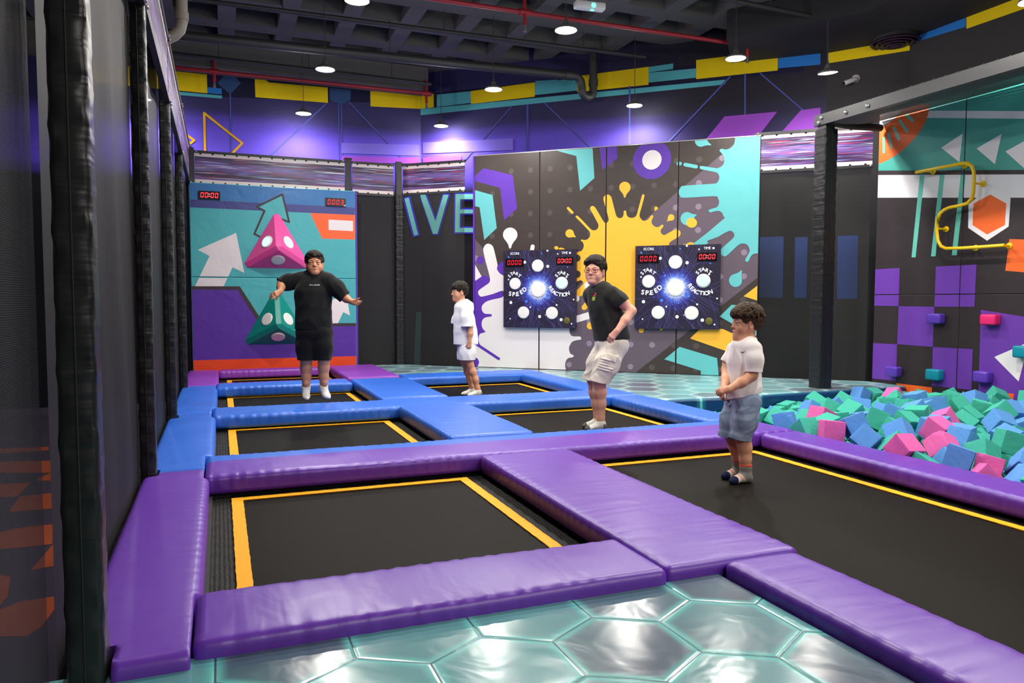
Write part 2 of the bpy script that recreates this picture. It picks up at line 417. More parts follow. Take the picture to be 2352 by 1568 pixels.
for a, b, w_ in (((365,590),(0,1010),.03),((610,565),(980,920),.03),((483,575),(483,1000),.05),((1228,440),(1228,950),.04),((1960,370),(1450,910),.04),((2070,350),(2070,800),.04),((2180,345),(2500,620),.03)):
    for q in stroke(on(PL_OSLANT, k([a,b])), w_*.65): A.add(mi['line'], q)
A.px(mi['lilac'], k([(-280,850),(378,820),(378,905),(-280,930)])); A.px(mi['violet'], k([(-280,960),(0,950),(0,1000),(-280,1010)]))
A.px(mi['violet'], k([(1920,660),(2305,625),(2130,850),(1740,880)])); A.px(mi['violet'], crop(1552,0,2.904,[(600,1000),(835,735),(965,718),(965,985)]))
A.px(mi['wine'], crop(1680,0,3.5,[(380,405),(715,365),(715,435),(378,470)])); A.px(mi['blue'], crop(1680,0,3.5,[(375,470),(715,430),(715,520),(375,550)]))
for g, wd in (('glow', 34), ('mint', 0)):        # the big letters seen through the corner net
    for q in ([(432,1330),(448,1320),(522,1560),(490,1560)], [(540,1300),(578,1300),(645,1475),(697,1300),(732,1300),(658,1560),(628,1560)],
              [(778,1295),(905,1295),(905,1330),(810,1330),(808,1398),(905,1398),(905,1425),(808,1425),(806,1520),(905,1520),(905,1550),(775,1550)]):
        c = (sum(x for x,_ in q)/len(q), sum(y for _,y in q)/len(q))
        pts = on(PL_OSLANT, k2(q))
        if wd:
            for e in stroke(pts, .05, True): A.add(mi[g], e)
        else: A.add(mi[g], pts)
for q in ([(1745,545),(1800,543),(1798,684),(1744,683)], [(1826,545),(1855,544),(1852,684),(1824,684)]): A.px(mi['window'], q)
A.px(mi['dim'], k2([(440,1090),(500,1100),(500,1300),(440,1300)]))
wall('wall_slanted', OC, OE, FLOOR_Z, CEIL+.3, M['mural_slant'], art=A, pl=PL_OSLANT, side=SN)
A = mural_art(PL_OFACET, M['wall_black'])
k = lambda p: crop(1680,0,3.5,p)
A.px(mi['yellow'], k([(780,345),(915,325),(918,350),(1500,360),(1500,395),(780,508)])); A.px(mi['blue'], k([(700,430),(780,420),(780,500),(700,510)]))
A.px(mi['window'], [(1924,542),(1971,540),(1969,686),(1922,686)])
wall('wall_corner', OE, OF, FLOOR_Z, CEIL+.3, M['wall_black'], art=A, pl=PL_OFACET, side=PL_OFACET.n)
A = mural_art(PL_ORIGHT, M['wall_black'])
A.px(mi['blue'], k([(1440,290),(1885,135),(1885,215),(1440,350)])); A.px(mi['yellow'], k([(1890,72),(2700,-190),(2700,-50),(1890,232)]))
wall('wall_right', (OF.x, OF.y, 0), (OF.x,-7,0), FLOOR_Z, CEIL+.3, M['wall_black'], art=A, pl=PL_ORIGHT, side=(-1,0,0))
wall('wall_left', (-3.2,-7,0), (-3.2,12.6,0), FLOOR_Z, CEIL+.3, plain('dim_lobby_wall', (.10,.10,.115), .7), side=(1,0,0))
wall('wall_front', (OF.x,-7,0), (-3.2,-7,0), FLOOR_Z, CEIL+.3, M['wall_grey'], side=(0,1,0))

# ---- ceiling: waffle slab, ribs down to CEIL, coffers above
px_, py_ = .79, .87
xs = [.28 + px_*i for i in range(-5, 11)]; ys = [9.80+.035 + py_*j for j in range(-19, 4)]
mb = MB(); rib0, rib1 = -3.32, 8.75
edges = []
for x in xs: edges += [x, x+.56]
# ribs along y between coffers, ribs along x between coffers
bx = [rib0] + sorted(edges) + [rib1]
for i in range(0, len(bx), 2): mb.box((bx[i], -7.1, CEIL), (bx[i+1], 12.75, CEIL+.32), 0)
by = []
for y in ys: by += [y, y+.58]
by = [-7.1] + sorted(by) + [12.75]
for j in range(0, len(by), 2):
    if by[j+1] > by[j]: mb.box((rib0, by[j], CEIL+.0015), (rib1, by[j+1], CEIL+.32), 0)
mb.box((rib0, -7.1, CEIL+.32), (rib1, 12.75, CEIL+.42), 1)
tag(mb.build('ceiling', [M['ceiling'], M['coffer']]), kind='structure')
mb = MB(); mb.prism([(8.64,3.0),(8.64,7.5),(8.0,8.42),(7.1,9.2),(6.35,8.35),(7.3,7.0),(7.6,3.0)], 4.62, 4.98, 0)
tag(mb.build('ceiling_soffit', [M['wall_black']]), kind='structure')
mb = MB(); mb.box((-3.2,12.2,4.62), (3.3,12.6,4.99)); tag(mb.build('ceiling_beam', [M['ceiling']]), kind='structure')

# ---- floors
M['lobby'] = plain('dark_purple_carpet', S(46,34,58), .9); M['lobby_orange'] = plain('orange_carpet', S(150,62,20), .9)
mb = MB(); mb.box((-3.2,-7,FLOOR_Z-.1), (8.62,12.6,FLOOR_Z), 0)
for q in ([(0,1030),(112,1026),(112,1034),(0,1042)], [(0,1060),(118,1058),(118,1086),(0,1086)], [(85,1100),(118,1086),(119,1104),(85,1104)], [(0,1112),(70,1108),(40,1140),(0,1142)], [(20,1176),(45,1140),(120,1132),(120,1168)],
          [(0,1222),(0,1262),(120,1250),(122,1204),(60,1210)], [(70,1310),(122,1250),(124,1300)], [(0,1320),(24,1325),(18,1370),(0,1390)], [(45,1382),(124,1370),(125,1400),(95,1440),(60,1462),(0,1462),(0,1400)]):
    pts = [at_z(x, y, FLOOR_Z) for x, y in q]
    P2 = [(p.x, p.y) for p in pts]
    if poly_area(P2) < 0: P2 = P2[::-1]
    mb.add([(x, y, FLOOR_Z+.002) for x, y in P2], [tuple(range(len(P2)))], 1)
tag(mb.build('floor', [M['lobby'], M['lobby_orange']]), kind='structure')

M['deck_side'] = None
t = NT('deep_blue_step_print'); X, Y, Z = t.xyz(t.coord('Object'))
sx = t.math('ABSOLUTE', t.math('SUBTRACT', t.math('MODULO', t.math('ADD', t.math('SUBTRACT', X, 4.82), 7.7+.385), .77), .385))
c = t.mix(t.ramp(sx, .085, 0), S(14,50,100), S(34,120,138)); c = t.mix(t.ramp(t.math('ABSOLUTE', sx), .018, .004), c, S(150,230,226)); c = t.mix(t.ramp(sx, .004, .001), c, S(20,50,70))
t.set(Base_Color=t.mix(t.ramp(Z, .05, .11), c, t.mix(.4, c, S(70,180,190))), Roughness=.3); t.bump(t.math('ADD', t.noise(t.coord('Object'), 3, 3), t.math('MULTIPLY', t.ramp(sx, 0, .05), .5)), .3, .03); M['deck_side'] = t.m
def deck(name, poly, z1, m_top, m_side, r=.04):
    bm = bmesh.new(); mb = MB(); mb.prism(poly, FLOOR_Z, z1, 0, 1)
    bm = bmesh.new(); vv = [bm.verts.new(v) for v in mb.v[:len(poly)]]; f = bm.faces.new(vv)
    if f.normal.z < 0: f.normal_flip()
    bm.normal_update()
    ex = bmesh.ops.extrude_face_region(bm, geom=[f]); dv = [g for g in ex['geom'] if isinstance(g, bmesh.types.BMVert)]
    for v in dv: v.co.z = FLOOR_Z
    for v in bm.verts:
        if v not in dv: v.co.z = z1
    bmesh.ops.recalc_face_normals(bm, faces=bm.faces[:])
    te = [e for e in bm.edges if all(abs(v.co.z-z1) < 1e-6 for v in e.verts)]
    bmesh.ops.bevel(bm, geom=te, offset=r, segments=4, profile=.5, affect='EDGES')
    me = bpy.data.meshes.new(name); 
    for f in bm.faces:
        f.material_index = 0 if f.normal.z > .6 else 1; f.smooth = True
    bm.to_mesh(me); bm.free(); me.materials.append(m_top); me.materials.append(m_side)
    me.polygons.foreach_set('use_smooth', [len(p.vertices) == 4 and p.area < .5 for p in me.polygons])
    return tag(link(bpy.data.objects.new(name, me)), kind='structure')
deck('floor_deck_front', [(-.62,-1.6),(1.80,-1.6),(1.80,2.36),(-.62,2.36)], .08, M['hex'], M['hex'], .01)
deck('floor_deck_back', [(2.22,9.98),(4.22,9.98),(4.22,6.66),(7.83,6.66),(7.83,7.22),(2.70,11.82),(2.22,11.84)], .10, M['hex_back'], M['deck_side'], .05)
# ---- raised base that carries pads and trampolines, and the pit's bottom
mb = MB()
BASE = [(-.44,-.06,2.34,11.5),(1.6,2.2,-1.5,11.4),(-.06,1.6,2.34,2.74),(-.06,3.86,4.62,5.12),(-.06,3.86,6.95,7.42),(-.06,1.6,9.17,9.6),(2.2,4.2,9.47,9.95),(-.06,1.6,11.28,11.5),(3.9,4.18,-1.5,9.95)]
for x0, x1, y0, y1 in BASE: mb.box((x0, y0, FLOOR_Z), (x1, y1, .012))
tag(mb.build('floor_platform', [M['black']]), kind='structure')
_g = np.random.RandomState(2); _W = [(_g.uniform(12,30)*np.cos(a), _g.uniform(12,30)*np.sin(a), _g.uniform(0,6)) for a in _g.uniform(0,6.28,8)]
def pit_h(x, y):      # uneven foam bottom that carries the cubes
    cl = lambda v: min(max(v, 0), 1)
    main = .15+.05*cl((x-4.4)/1.0)-.20*cl((y-4.6)/1.5)*cl((x-4.8)/1.3); near = -.20+.05*min(max(x-4.2, 0), 4)
    t = cl((y-5)/1.3)*cl((7.7-x)/1.4); t = t*t*(3-2*t)
    return main*(1-t)+near*t-.27+.055*sum(math.sin(a*x+b*y+c) for a, b, c in _W)/8**.5
mb = MB(); nx_, ny_ = 36, 44
mb.add([(4.2+3.6*i/nx_, 2.2+4.42*j/ny_, max(pit_h(4.2+3.6*i/nx_, 2.2+4.42*j/ny_), FLOOR_Z+.004)) for i in range(nx_+1) for j in range(ny_+1)], [(i*(ny_+1)+j, (i+1)*(ny_+1)+j, (i+1)*(ny_+1)+j+1, i*(ny_+1)+j+1) for i in range(nx_) for j in range(ny_)], 0, True)
tag(mb.build('floor_pit', [plain('dark_teal_pit_mat', S(30,70,70), .9)]), kind='structure')
# ================================================================== TRAMPOLINES, PADS
def pillow(a, b, r=.034, step=.03, pucker=.0035, puff=.006, notch=None, seed=0, split=None):
    """upholstered pad between corners a and b: rounded block with a fine skin, puckered along its edges.
    returned in local coordinates about its middle, long axis along X -> (verts, faces, fmat, centre, rotz)"""
    a, b = Vector(a), Vector(b); size = b-a; c = (a+b)/2; rot = 0.0
    if size.y > size.x: rot = math.pi/2; L, W, H = size.y, size.x, size.z
    else: L, W, H = size.x, size.y, size.z
    h = np.array([L/2, W/2, H/2]); r = min(r, H*.49)
    n = [max(2, int(round(L/.018))), max(2, int(round(W/step))), 4]
    rng = np.random.RandomState(seed); ph = rng.rand(8)*6.28
    lines = []
    for ax in range(3):
        t = np.linspace(-1, 1, n[ax]+1)*h[ax]
        rr = r*np.array([.0, .3, .65, 1.0])
        t = np.unique(np.round(np.concatenate([t[(np.abs(t) < h[ax]-r)], h[ax]-rr, -(h[ax]-rr)]), 5)); lines.append(t)
    idx = {}; V = []; Fc = []
    def vid(p):
        key = tuple(np.round(p, 5))
        if key not in idx: idx[key] = len(V); V.append(p)
        return idx[key]
    for ax in range(3):
        u, v = [(1,2),(2,0),(0,1)][ax]
        for sgn in (-1, 1):
            g = [[None]*len(lines[v]) for _ in lines[u]]
            for i, pu in enumerate(lines[u]):
                for j, pv in enumerate(lines[v]):
                    p = np.zeros(3); p[ax] = sgn*h[ax]; p[u] = pu; p[v] = pv; g[i][j] = vid(p)
            for i in range(len(lines[u])-1):
                for j in range(len(lines[v])-1):
                    q = (g[i][j], g[i+1][j], g[i+1][j+1], g[i][j+1]); Fc.append(q if sgn > 0 else q[::-1])
    V = np.array(V); inner = np.clip(V, -(h-r), h-r); d = V-inner; ln = np.linalg.norm(d, axis=1, keepdims=True); nr = d/np.maximum(ln, 1e-9)
    V = inner + nr*np.minimum(ln, r) if False else inner + nr*r
    x, y, z = V[:,0], V[:,1], V[:,2]
    edge = np.exp(-((W/2-np.abs(y))/.06)**2)
    s = np.sin(x*78+ph[0]+3.0*np.sin(x*4.1+ph[1])) + .6*np.sin(x*121+ph[2]+3*np.sin(x*7+ph[3])); s *= .45+.55*np.sin(x*2.3+ph[6])**2
    up = (nr[:,2] > -.3)
    V += nr*(.5*pucker*s*(.04+edge)*up)[:,None]
    dome = (1-(2*y/W)**2)*(1-(2*x/L)**8)
    V[:,2] += puff*dome*(z > 0) + .002*np.sin(x*5+ph[4]+y*9)*np.sin(x*2.3+ph[5])*(z > 0)
    co = V.copy()
    if rot: world = np.stack([-V[:,1]+c.x, V[:,0]+c.y, V[:,2]+c.z], 1)
    else: world = V + np.array(c)
    if notch:
        for (nx, ny0, ny1, side) in notch:
            m = (world[:,1] > ny0) & (world[:,1] < ny1) & ((world[:,0] < nx) if side < 0 else (world[:,0] > nx))
            world[m, 0] = nx
        if rot: co = np.stack([world[:,1]-c.y, -(world[:,0]-c.x), world[:,2]-c.z], 1)
        else: co = world - np.array(c)
    fm = None
    if split is not None:           # (axis, value): faces beyond value take the second colour
        ax, val = split; fm = [1 if np.mean(world[list(f), ax]) > val else 0 for f in Fc]
    return co, Fc, fm, c, rot
def pad(a, b, mats, label, group, seed=0, **kw):
    co_, fc, fm, c, rot = pillow(a, b, seed=seed, **kw)
    o = mesh_obj('safety_pad', co_, fc, mats, None, fm, True, c); o.rotation_euler[2] = rot
    return tag(o, label, 'pad', group)
Z0, Z1 = .014, .13
BP, VP, PP = M['blue'], M['violet'], M['purple']
POSTS_Y = [(2.275,2.385), (4.71,4.815), (6.95,7.055), (9.30,9.405)]
NT_ = [(-.350 if i else -.302, y0-.025, y1+.025, -1) for i, (y0, y1) in enumerate(POSTS_Y)]
NL = lambda *r: NT_ + [(x, a, b, 1) for x, a, b in r]
g1, g2, g3 = 'pads along the left net', 'pads across the trampoline court', 'pads between the two columns of trampolines'
pad((-.432,2.28,Z0),(-.075,4.795,Z1), PP, 'long purple pad along the left net in the foreground', g1, 1, notch=NL((-.10,2.2,2.76),(-.105,4.54,4.9)))
pad((-.432,4.80,Z0),(-.050,7.16,Z1), BP, 'nearer blue pad along the left net', g1, 2, notch=NL((-.105,4.7,5.18),(-.085,6.86,7.3)))
pad((-.432,7.165,Z0),(-.042,9.43,Z1), BP, 'farther blue pad along the left net', g1, 3, notch=NL((-.085,7.0,7.465),(-.06,9.09,9.6)))
pad((-.432,9.435,Z0),(-.03,11.48,Z1), VP, 'purple pad at the far left corner, under the pyramid wall', g1, 4, notch=NL((-.06,9.0,9.645),(-.035,11.2,11.6)))
pad((-.095,2.33,Z0),(1.56,2.745,Z1+.006), PP, 'purple pad across the front edge, beside the hexagon floor', g2, 5, pucker=.0045)
pad((-.10,4.56,Z0),(4.2,5.165,Z1+.002), [PP, BP], 'long pad across the court, purple in front and blue behind', g2, 6, split=(1,4.955), pucker=.0045)
pad((-.08,6.88,Z0),(4.2,7.45,Z1+.002), BP, 'long blue pad across the court behind the person in glasses', g2, 7, pucker=.0045)
pad((-.055,9.11,Z0),(1.503,9.63,Z1+.002), [BP, VP], 'pad behind the jumping person, blue in front and purple behind', g2, 8, split=(1,9.53), pucker=.0045)
pad((-.03,11.22,Z0),(1.50,11.49,Z1), VP, 'narrow purple pad at the foot of the pyramid wall', g2, 9, pucker=.0045)
pad((2.24,9.40,Z0),(4.2,9.95,Z1), BP, 'blue pad behind the person in the white hoodie', g2, 10, pucker=.0045)
pad((1.565,2.36,Z0),(2.21,4.555,Z1), PP, 'wide purple pad between the two front trampolines', g3, 11)
pad((1.815,-1.5,Z0),(2.17,2.355,Z1), PP, 'purple pad running out of the frame beside the hexagon floor', g3, 12)
pad((1.55,5.172,Z0+.004),(2.225,6.875,Z1+.016), BP, 'wide blue pad left of the person in glasses', g3, 13)
pad((1.51,7.455,Z0+.004),(2.225,9.39,Z1+.014), BP, 'wide blue pad between the jumping person and the person in the hoodie', g3, 14)
pad((1.51,9.64,Z0+.004),(2.21,11.46,Z1+.012), VP, 'purple pad at the right foot of the pyramid wall', g3, 15)
g4 = 'pads along the right side of the court'
pad((3.83,-1.5,Z0),(4.19,4.553,Z1), PP, 'long purple pad between the right trampoline and the foam pit', g4, 16, pucker=.0045)
pad((3.83,5.172,Z0),(4.2,6.875,Z1), BP, 'blue pad right of the person in glasses, beside the step', g4, 17, pucker=.0045)
pad((3.83,7.455,Z0),(4.2,9.395,Z1), BP, 'blue pad right of the trampoline of the person in the hoodie', g4, 18, pucker=.0045)

def trampoline(x0, x1, y0, y1, yl, yr, yn, yf, label):
    """opening x0..x1, y0..y1; yellow marking outer edges yl..yr in x, yn..yf in y"""
    e = empty('trampoline', ((x0+x1)/2, (y0+y1)/2, 0), label, 'trampoline', 'trampolines of the court'); ox, oy = e.location.x, e.location.y
    def B(): return MB()
    tw = .062
    mb = B(); nx, ny = 24, max(24, int((yf-yn)/.08))
    X = np.linspace(yl+.01, yr-.01, nx+1)-ox; Y = np.linspace(yn+.01, yf-.01, ny+1)-oy
    vs = [(x, y, -.006*math.sin(math.pi*i/nx)*math.sin(math.pi*j/ny)) for i, x in enumerate(X) for j, y in enumerate(Y)]
    mb.add(vs, [(i*(ny+1)+j, (i+1)*(ny+1)+j, (i+1)*(ny+1)+j+1, i*(ny+1)+j+1) for i in range(nx) for j in range(ny)], 0, True)
    mb.add([(X[0],Y[0],-.012),(X[-1],Y[0],-.012),(X[-1],Y[-1],-.012),(X[0],Y[-1],-.012)], [(3,2,1,0)], 0)
    mb.build('bed', [M['bed']], e)
    for (a, b, c, d) in ((yl,yl+tw,yn,yf),(yr-tw,yr,yn,yf),(yl,yr,yf-tw,yf),(yl,yr,yn,yn+tw)):
        lx, ly = b-a, d-c; along = lx > ly
        mb = B(); L, W = (lx, ly) if along else (ly, lx)
        n = max(4, int(L/.03)); vs = []
        for i in range(n+1):
            t = -L/2+L*i/n; wv = .0012*math.sin(i*1.9)+.0008*math.sin(i*.7)
            cut = W*.45 if i in (0, n) else 0
            vs += [(t, -W/2+wv, .004), (t, W/2+wv, .004+.0006*math.sin(i*2.3))]
        mb.add(vs, [(2*i, 2*i+2, 2*i+3, 2*i+1) for i in range(n)], 0, True)
        mb.add([(-L/2,-W/2,0),(L/2,-W/2,0),(L/2,W/2,0),(-L/2,W/2,0)], [(3,2,1,0)], 0)
        o = mb.build('marking_tape', [M['yellow_tape']], e, loc=((a+b)/2-ox, (c+d)/2-oy, .0015 if along else .0022))
        if not along: o.rotation_euler[2] = math.pi/2
    # black woven cover over the springs, all round
    for (a, b, c, d) in ((x0-.05,yl+.005,y0,y1),(yr-.005,x1+.05,y0,y1),(yl,yr,yf-.005,y1+.05),(yl,yr,y0-.05,yn+.005)):
        if d-c < .01 or b-a < .01: continue
        lx, ly = b-a, d-c; along = lx > ly; L, W = (lx, ly) if along else (ly, lx)
        mb = B(); n = max(6, int(L/.025)); m = 5; vs = []
        for i in range(n+1):
            for j in range(m+1):
                vs.append((-L/2+L*i/n, -W/2+W*j/m, -.004+.0025*math.sin(i*1.1+.7*math.sin(i*.33))*math.sin(math.pi*j/m)))
        mb.add(vs, [(i*(m+1)+j, (i+1)*(m+1)+j, (i+1)*(m+1)+j+1, i*(m+1)+j+1) for i in range(n) for j in range(m)], 0, True)
        o = mb.build('spring_cover', [M['skirt']], e, loc=((a+b)/2-ox, (c+d)/2-oy, -.002))
        if not along: o.rotation_euler[2] = math.pi/2
    mb = B()
    for (a, b, c, d) in ((x0-.05,x0,y0-.05,y1+.05),(x1,x1+.05,y0-.05,y1+.05),(x0,x1,y0-.05,y0),(x0,x1,y1,y1+.05)):
        mb.box((a-ox,c-oy,-.07),(b-ox,d-oy,-.012))
    for (lx, ly) in ((x0-.04,y0),(x1,y0),(x0-.04,y1-.04),(x1,y1-.04)): mb.box((lx-ox,ly-oy,FLOOR_Z),(lx+.04-ox,ly+.04-oy,-.06))
    mb.build('frame', [M['steel_black']], e)
trampoline(-.01,1.55,2.80,4.57,.042,1.46,2.95,4.505, 'front left trampoline, framed by purple pads, empty')
trampoline(-.01,1.55,5.17,6.90,.048,1.465,5.30,6.93-.03, 'empty trampoline framed by blue pads, second from the front on the left')
trampoline(-.01,1.52,7.47,9.12+.06,.06,1.465,7.62,9.30-.14, 'trampoline under the jumping person in black')
trampoline(-.01,1.50,9.65,11.22,.074,1.48,9.75,11.15, 'farthest trampoline, at the foot of the pyramid wall')
trampoline(2.22,3.88,-1.4,4.57,2.22,3.765,-1.2,4.52, 'long front right trampoline with the small person on it')
trampoline(2.24,3.88,5.18,6.90,2.22,3.78,5.3,6.88, 'trampoline with the person in glasses on it')
trampoline(2.24,3.88,7.47,9.42,2.22,3.80,7.6,9.36, 'trampoline with the person in the white hoodie on it')

# ================================================================== NETS, POSTS, BANNERS
def net_mat(name, col, open_, graz, rough=.6, tint=None):
    t = NT(name); lw = t.n('ShaderNodeLayerWeight'); lw.inputs[0].default_value = .5
    fac = t.math('ADD', 1-open_, t.math('MULTIPLY', t.math('POWER', lw.outputs['Facing'], 3), graz))
    nz = t.noise(t.coord('Object'), 1.3, 3, .6, .6)
    fine = t.n('ShaderNodeTexWave', wave_type='BANDS', bands_direction='Z'); t.put(fine.inputs[0], t.coord('Object')); fine.inputs['Scale'].default_value = 58; fine.inputs['Distortion'].default_value = .6
    fac = t.math('ADD', fac, t.math('MULTIPLY', t.math('SUBTRACT', nz, .5), .2)); fac = t.math('ADD', fac, t.math('MULTIPLY', t.math('SUBTRACT', fine.outputs['Fac'], .5), .1))
    fac = t.math('MINIMUM', t.math('MAXIMUM', fac, 0), 1)
    t.set(Base_Color=t.mix(fine.outputs['Fac'], tuple(x*.35 for x in col), tuple(x*1.6 for x in col)), Roughness=rough, Specular_IOR_Level=.2)
    t.bump(nz, .25, .03)
    tr = t.n('ShaderNodeBsdfTransparent'); mx = t.n('ShaderNodeMixShader')
    t.put(mx.inputs[0], fac); t.t.links.new(tr.outputs[0], mx.inputs[1]); t.t.links.new(t.b.outputs[0], mx.inputs[2]); t.t.links.new(mx.outputs[0], t.out.inputs[0])
    return t.m
M['net_left'] = net_mat('black_mesh_net', (.014,.0135,.0135), .24, .2)
M['net_back'] = net_mat('dark_mesh_net', (.036,.035,.034), .50, .2)
M['net_roof'] = net_mat('fine_mesh_roof', (.10,.095,.088), .04, .05)
def net(pl, u0, u1, z0, z1, mat, label, group, seed=0, sag=.010):
    nu, nz = max(4, int((u1-u0)/.08)), max(4, int((z1-z0)/.12)); rng = random.Random(seed); ph = [rng.random()*6 for _ in range(4)]
    o = pl.p3((u0+u1)/2, z0); vs = []
    for i in range(nu+1):
        for j in range(nz+1):
            u = u0+(u1-u0)*i/nu; z = z0+(z1-z0)*j/nz
            e = math.sin(math.pi*i/nu)*min(1, 4*math.sin(math.pi*j/nz))
            w_ = sag*e*(math.sin(u*5+ph[0]+z*1.1)+.6*math.sin(u*11+z*2.1+ph[1])+.5*math.sin(z*3+ph[2]))
            vs.append(pl.p3(u, z, w_)-o)
    fs = [(i*(nz+1)+j, (i+1)*(nz+1)+j, (i+1)*(nz+1)+j+1, i*(nz+1)+j+1) for i in range(nu) for j in range(nz)]
    return tag(mesh_obj('safety_net', vs, fs, mat, None, None, True, o), label, 'net', group)
PL_NL = Plane((-.450,0,0),(0,1,0),(1,0,0)); PL_NB = Plane((0,11.85,0),(1,0,0),(0,-1,0)); PL_NS = Plane(SA,SD,SN)
gn = 'nets along the left side'
M['net_near'] = net_mat('black_mesh_net_near', (.030,.030,.034), .42, .12)
net(PL_NL, .9, 2.28, FLOOR_Z+.5, 3.35, M['net_near'], 'black net at the left edge of the frame, orange carpet behind it', gn, 1)
net(PL_NL, 2.385, 4.71, .0, 3.35, M['net_left'], 'black net between the nearest and the second padded post', gn, 2)
net(PL_NL, 4.815, 6.95, .0, 3.35, M['net_left'], 'black net between the second and the third padded post', gn, 3)
net(PL_NL, 7.055, 9.30, .0, 3.35, M['net_left'], 'black net between the third and the fourth padded post', gn, 4)
net(PL_NL, 9.405, 11.5, .0, 3.35, M['net_left'], 'black net between the fourth padded post and the pyramid wall', gn, 5)
net(PL_NB, 2.02, 2.62, .10, 2.775, M['net_back'], 'dark net right of the pyramid wall', 'nets in the back corner', 6)
net(PL_NS, .09, 1.16, .10, 2.795, M['net_back'], 'dark corner net with big glowing letters on the wall behind it', 'nets in the back corner', 7)
net(PL_NS, 5.46, 6.86, .10, 2.835, M['net_back'], 'dark net behind the free-standing post, right of the splash wall', 'nets in the back corner', 8)

gp = 'padded posts along the left net'
def padded_post(name, x0, x1, y0, y1, z0, z1, label, group=None, top=None, wr=.0022, seed=0, seams=True):
    e = empty(name, ((x0+x1)/2, (y0+y1)/2, z0), label, 'post', group); H = z1-z0; cx, cy_ = e.location.x, e.location.y
    hx, hy = (x1-x0)/2, (y1-y0)/2; r = .016; rng = np.random.RandomState(seed); ph = rng.rand(10)*6.28
    ring = []
    for (sx, sy, a0) in ((1,1,0),(-1,1,90),(-1,-1,180),(1,-1,270)):
        for k in range(4): a = R(a0+30*k); ring.append((sx*(hx-r)+r*math.cos(a), sy*(hy-r)+r*math.sin(a), math.cos(a), math.sin(a)))
    full = []
    for i in range(len(ring)):
        p, q = ring[i], ring[(i+1)%len(ring)]; d = math.hypot(q[0]-p[0], q[1]-p[1]); m = max(1, int(d/.02))
        for k in range(m): t_ = k/m; full.append(tuple(p[j]+(q[j]-p[j])*t_ for j in range(4)))
    n = len(full); nz = int(H/.022); vs = []
    for j in range(nz+1):
        z = H*j/nz
        for i, (x, y, nx, ny) in enumerate(full):
            corner = abs(nx*ny)*2
            edge = min(abs(abs(x)-hx), 1)*0
            wv = wr*(.35+corner)*(math.sin(z*38+ph[0]+2*math.sin(z*5.3+ph[1])+i*.9)+.6*math.sin(z*67+ph[2]+i*1.7))
            vs.append((x+nx*wv, y+ny*wv, z))
    fs = [(j*n+i, j*n+(i+1)%n, (j+1)*n+(i+1)%n, (j+1)*n+i) for j in range(nz) for i in range(n)]
    mb = MB(); mb.add(vs, fs, 0, True); mb.add(vs[-n:], [tuple(range(n))], 0); mb.add(vs[:n], [tuple(range(n))[::-1]], 0)
    mb.build('foam_sleeve', [M['post_vinyl']], e)
    if seams:
        mb = MB(); mb.tube([(0, -hy-.004, z) for z in np.linspace(.02, H-.02, 30)], .0025, 6); mb.build('seam_piping', [M['black']], e)
    if top:
        tx = hx*.12 if group == gp else hx*.7; mb = MB(); mb.box((-tx,-hy*.7,H-.02),(tx,hy*.7,top-z0)); mb.build('steel_tube', [M['steel_black']], e)
    return e
gp = 'padded posts along the left net'
for i, ((y0, y1), lab) in enumerate(zip(POSTS_Y, ['black padded post nearest the camera at the left edge', 'second black padded post along the left net, where purple pad meets blue',
        'third black padded post along the left net, beside the blue pads', 'fourth black padded post along the left net, near the pyramid wall'])):
    padded_post('padded_post', -.41 if i == 0 else -.445, -.315 if i == 0 else -.36, y0, y1, .0, 3.5 if i == 0 else 2.8, lab, gp, top=None if i == 0 else 3.3, seed=i)
padded_post('padded_post', 2.63, 2.76, 11.74, 11.87, .10, 2.80, 'grey black padded post in the back corner between two nets', 'padded posts at the back', top=3.33, seed=7)
padded_post('padded_post', 6.57, 6.76, 6.78, 6.96, .10, 3.14, 'black padded post standing free on the step beside the foam pit', None, top=3.188, seed=8)
e = empty('steel_post', (1.91, 11.87, FLOOR_Z), 'slim dark steel post above the right end of the pyramid wall', 'post')
mb = MB(); mb.box((-.045,-.04,0),(.045,.04,3.33-FLOOR_Z)); mb.build('tube', [M['steel_black']], e)
mb = MB(); mb.box((-.06,-.055,3.33-FLOOR_Z),(.06,.055,3.345-FLOOR_Z)); mb.build('cap_plate', [M['steel_black']], e)
e = empty('steel_post', (-.37, 11.80, FLOOR_Z), 'dark steel corner post where the left banners meet the back banner', 'post')
mb = MB(); mb.box((-.05,-.06,0),(.05,.06,3.33-FLOOR_Z)); mb.build('tube', [M['steel_black']], e)
mb = MB(); mb.box((-.05,-.16,2.78-FLOOR_Z),(.07,-.06,3.30-FLOOR_Z)); mb.build('gusset', [M['steel_black']], e)

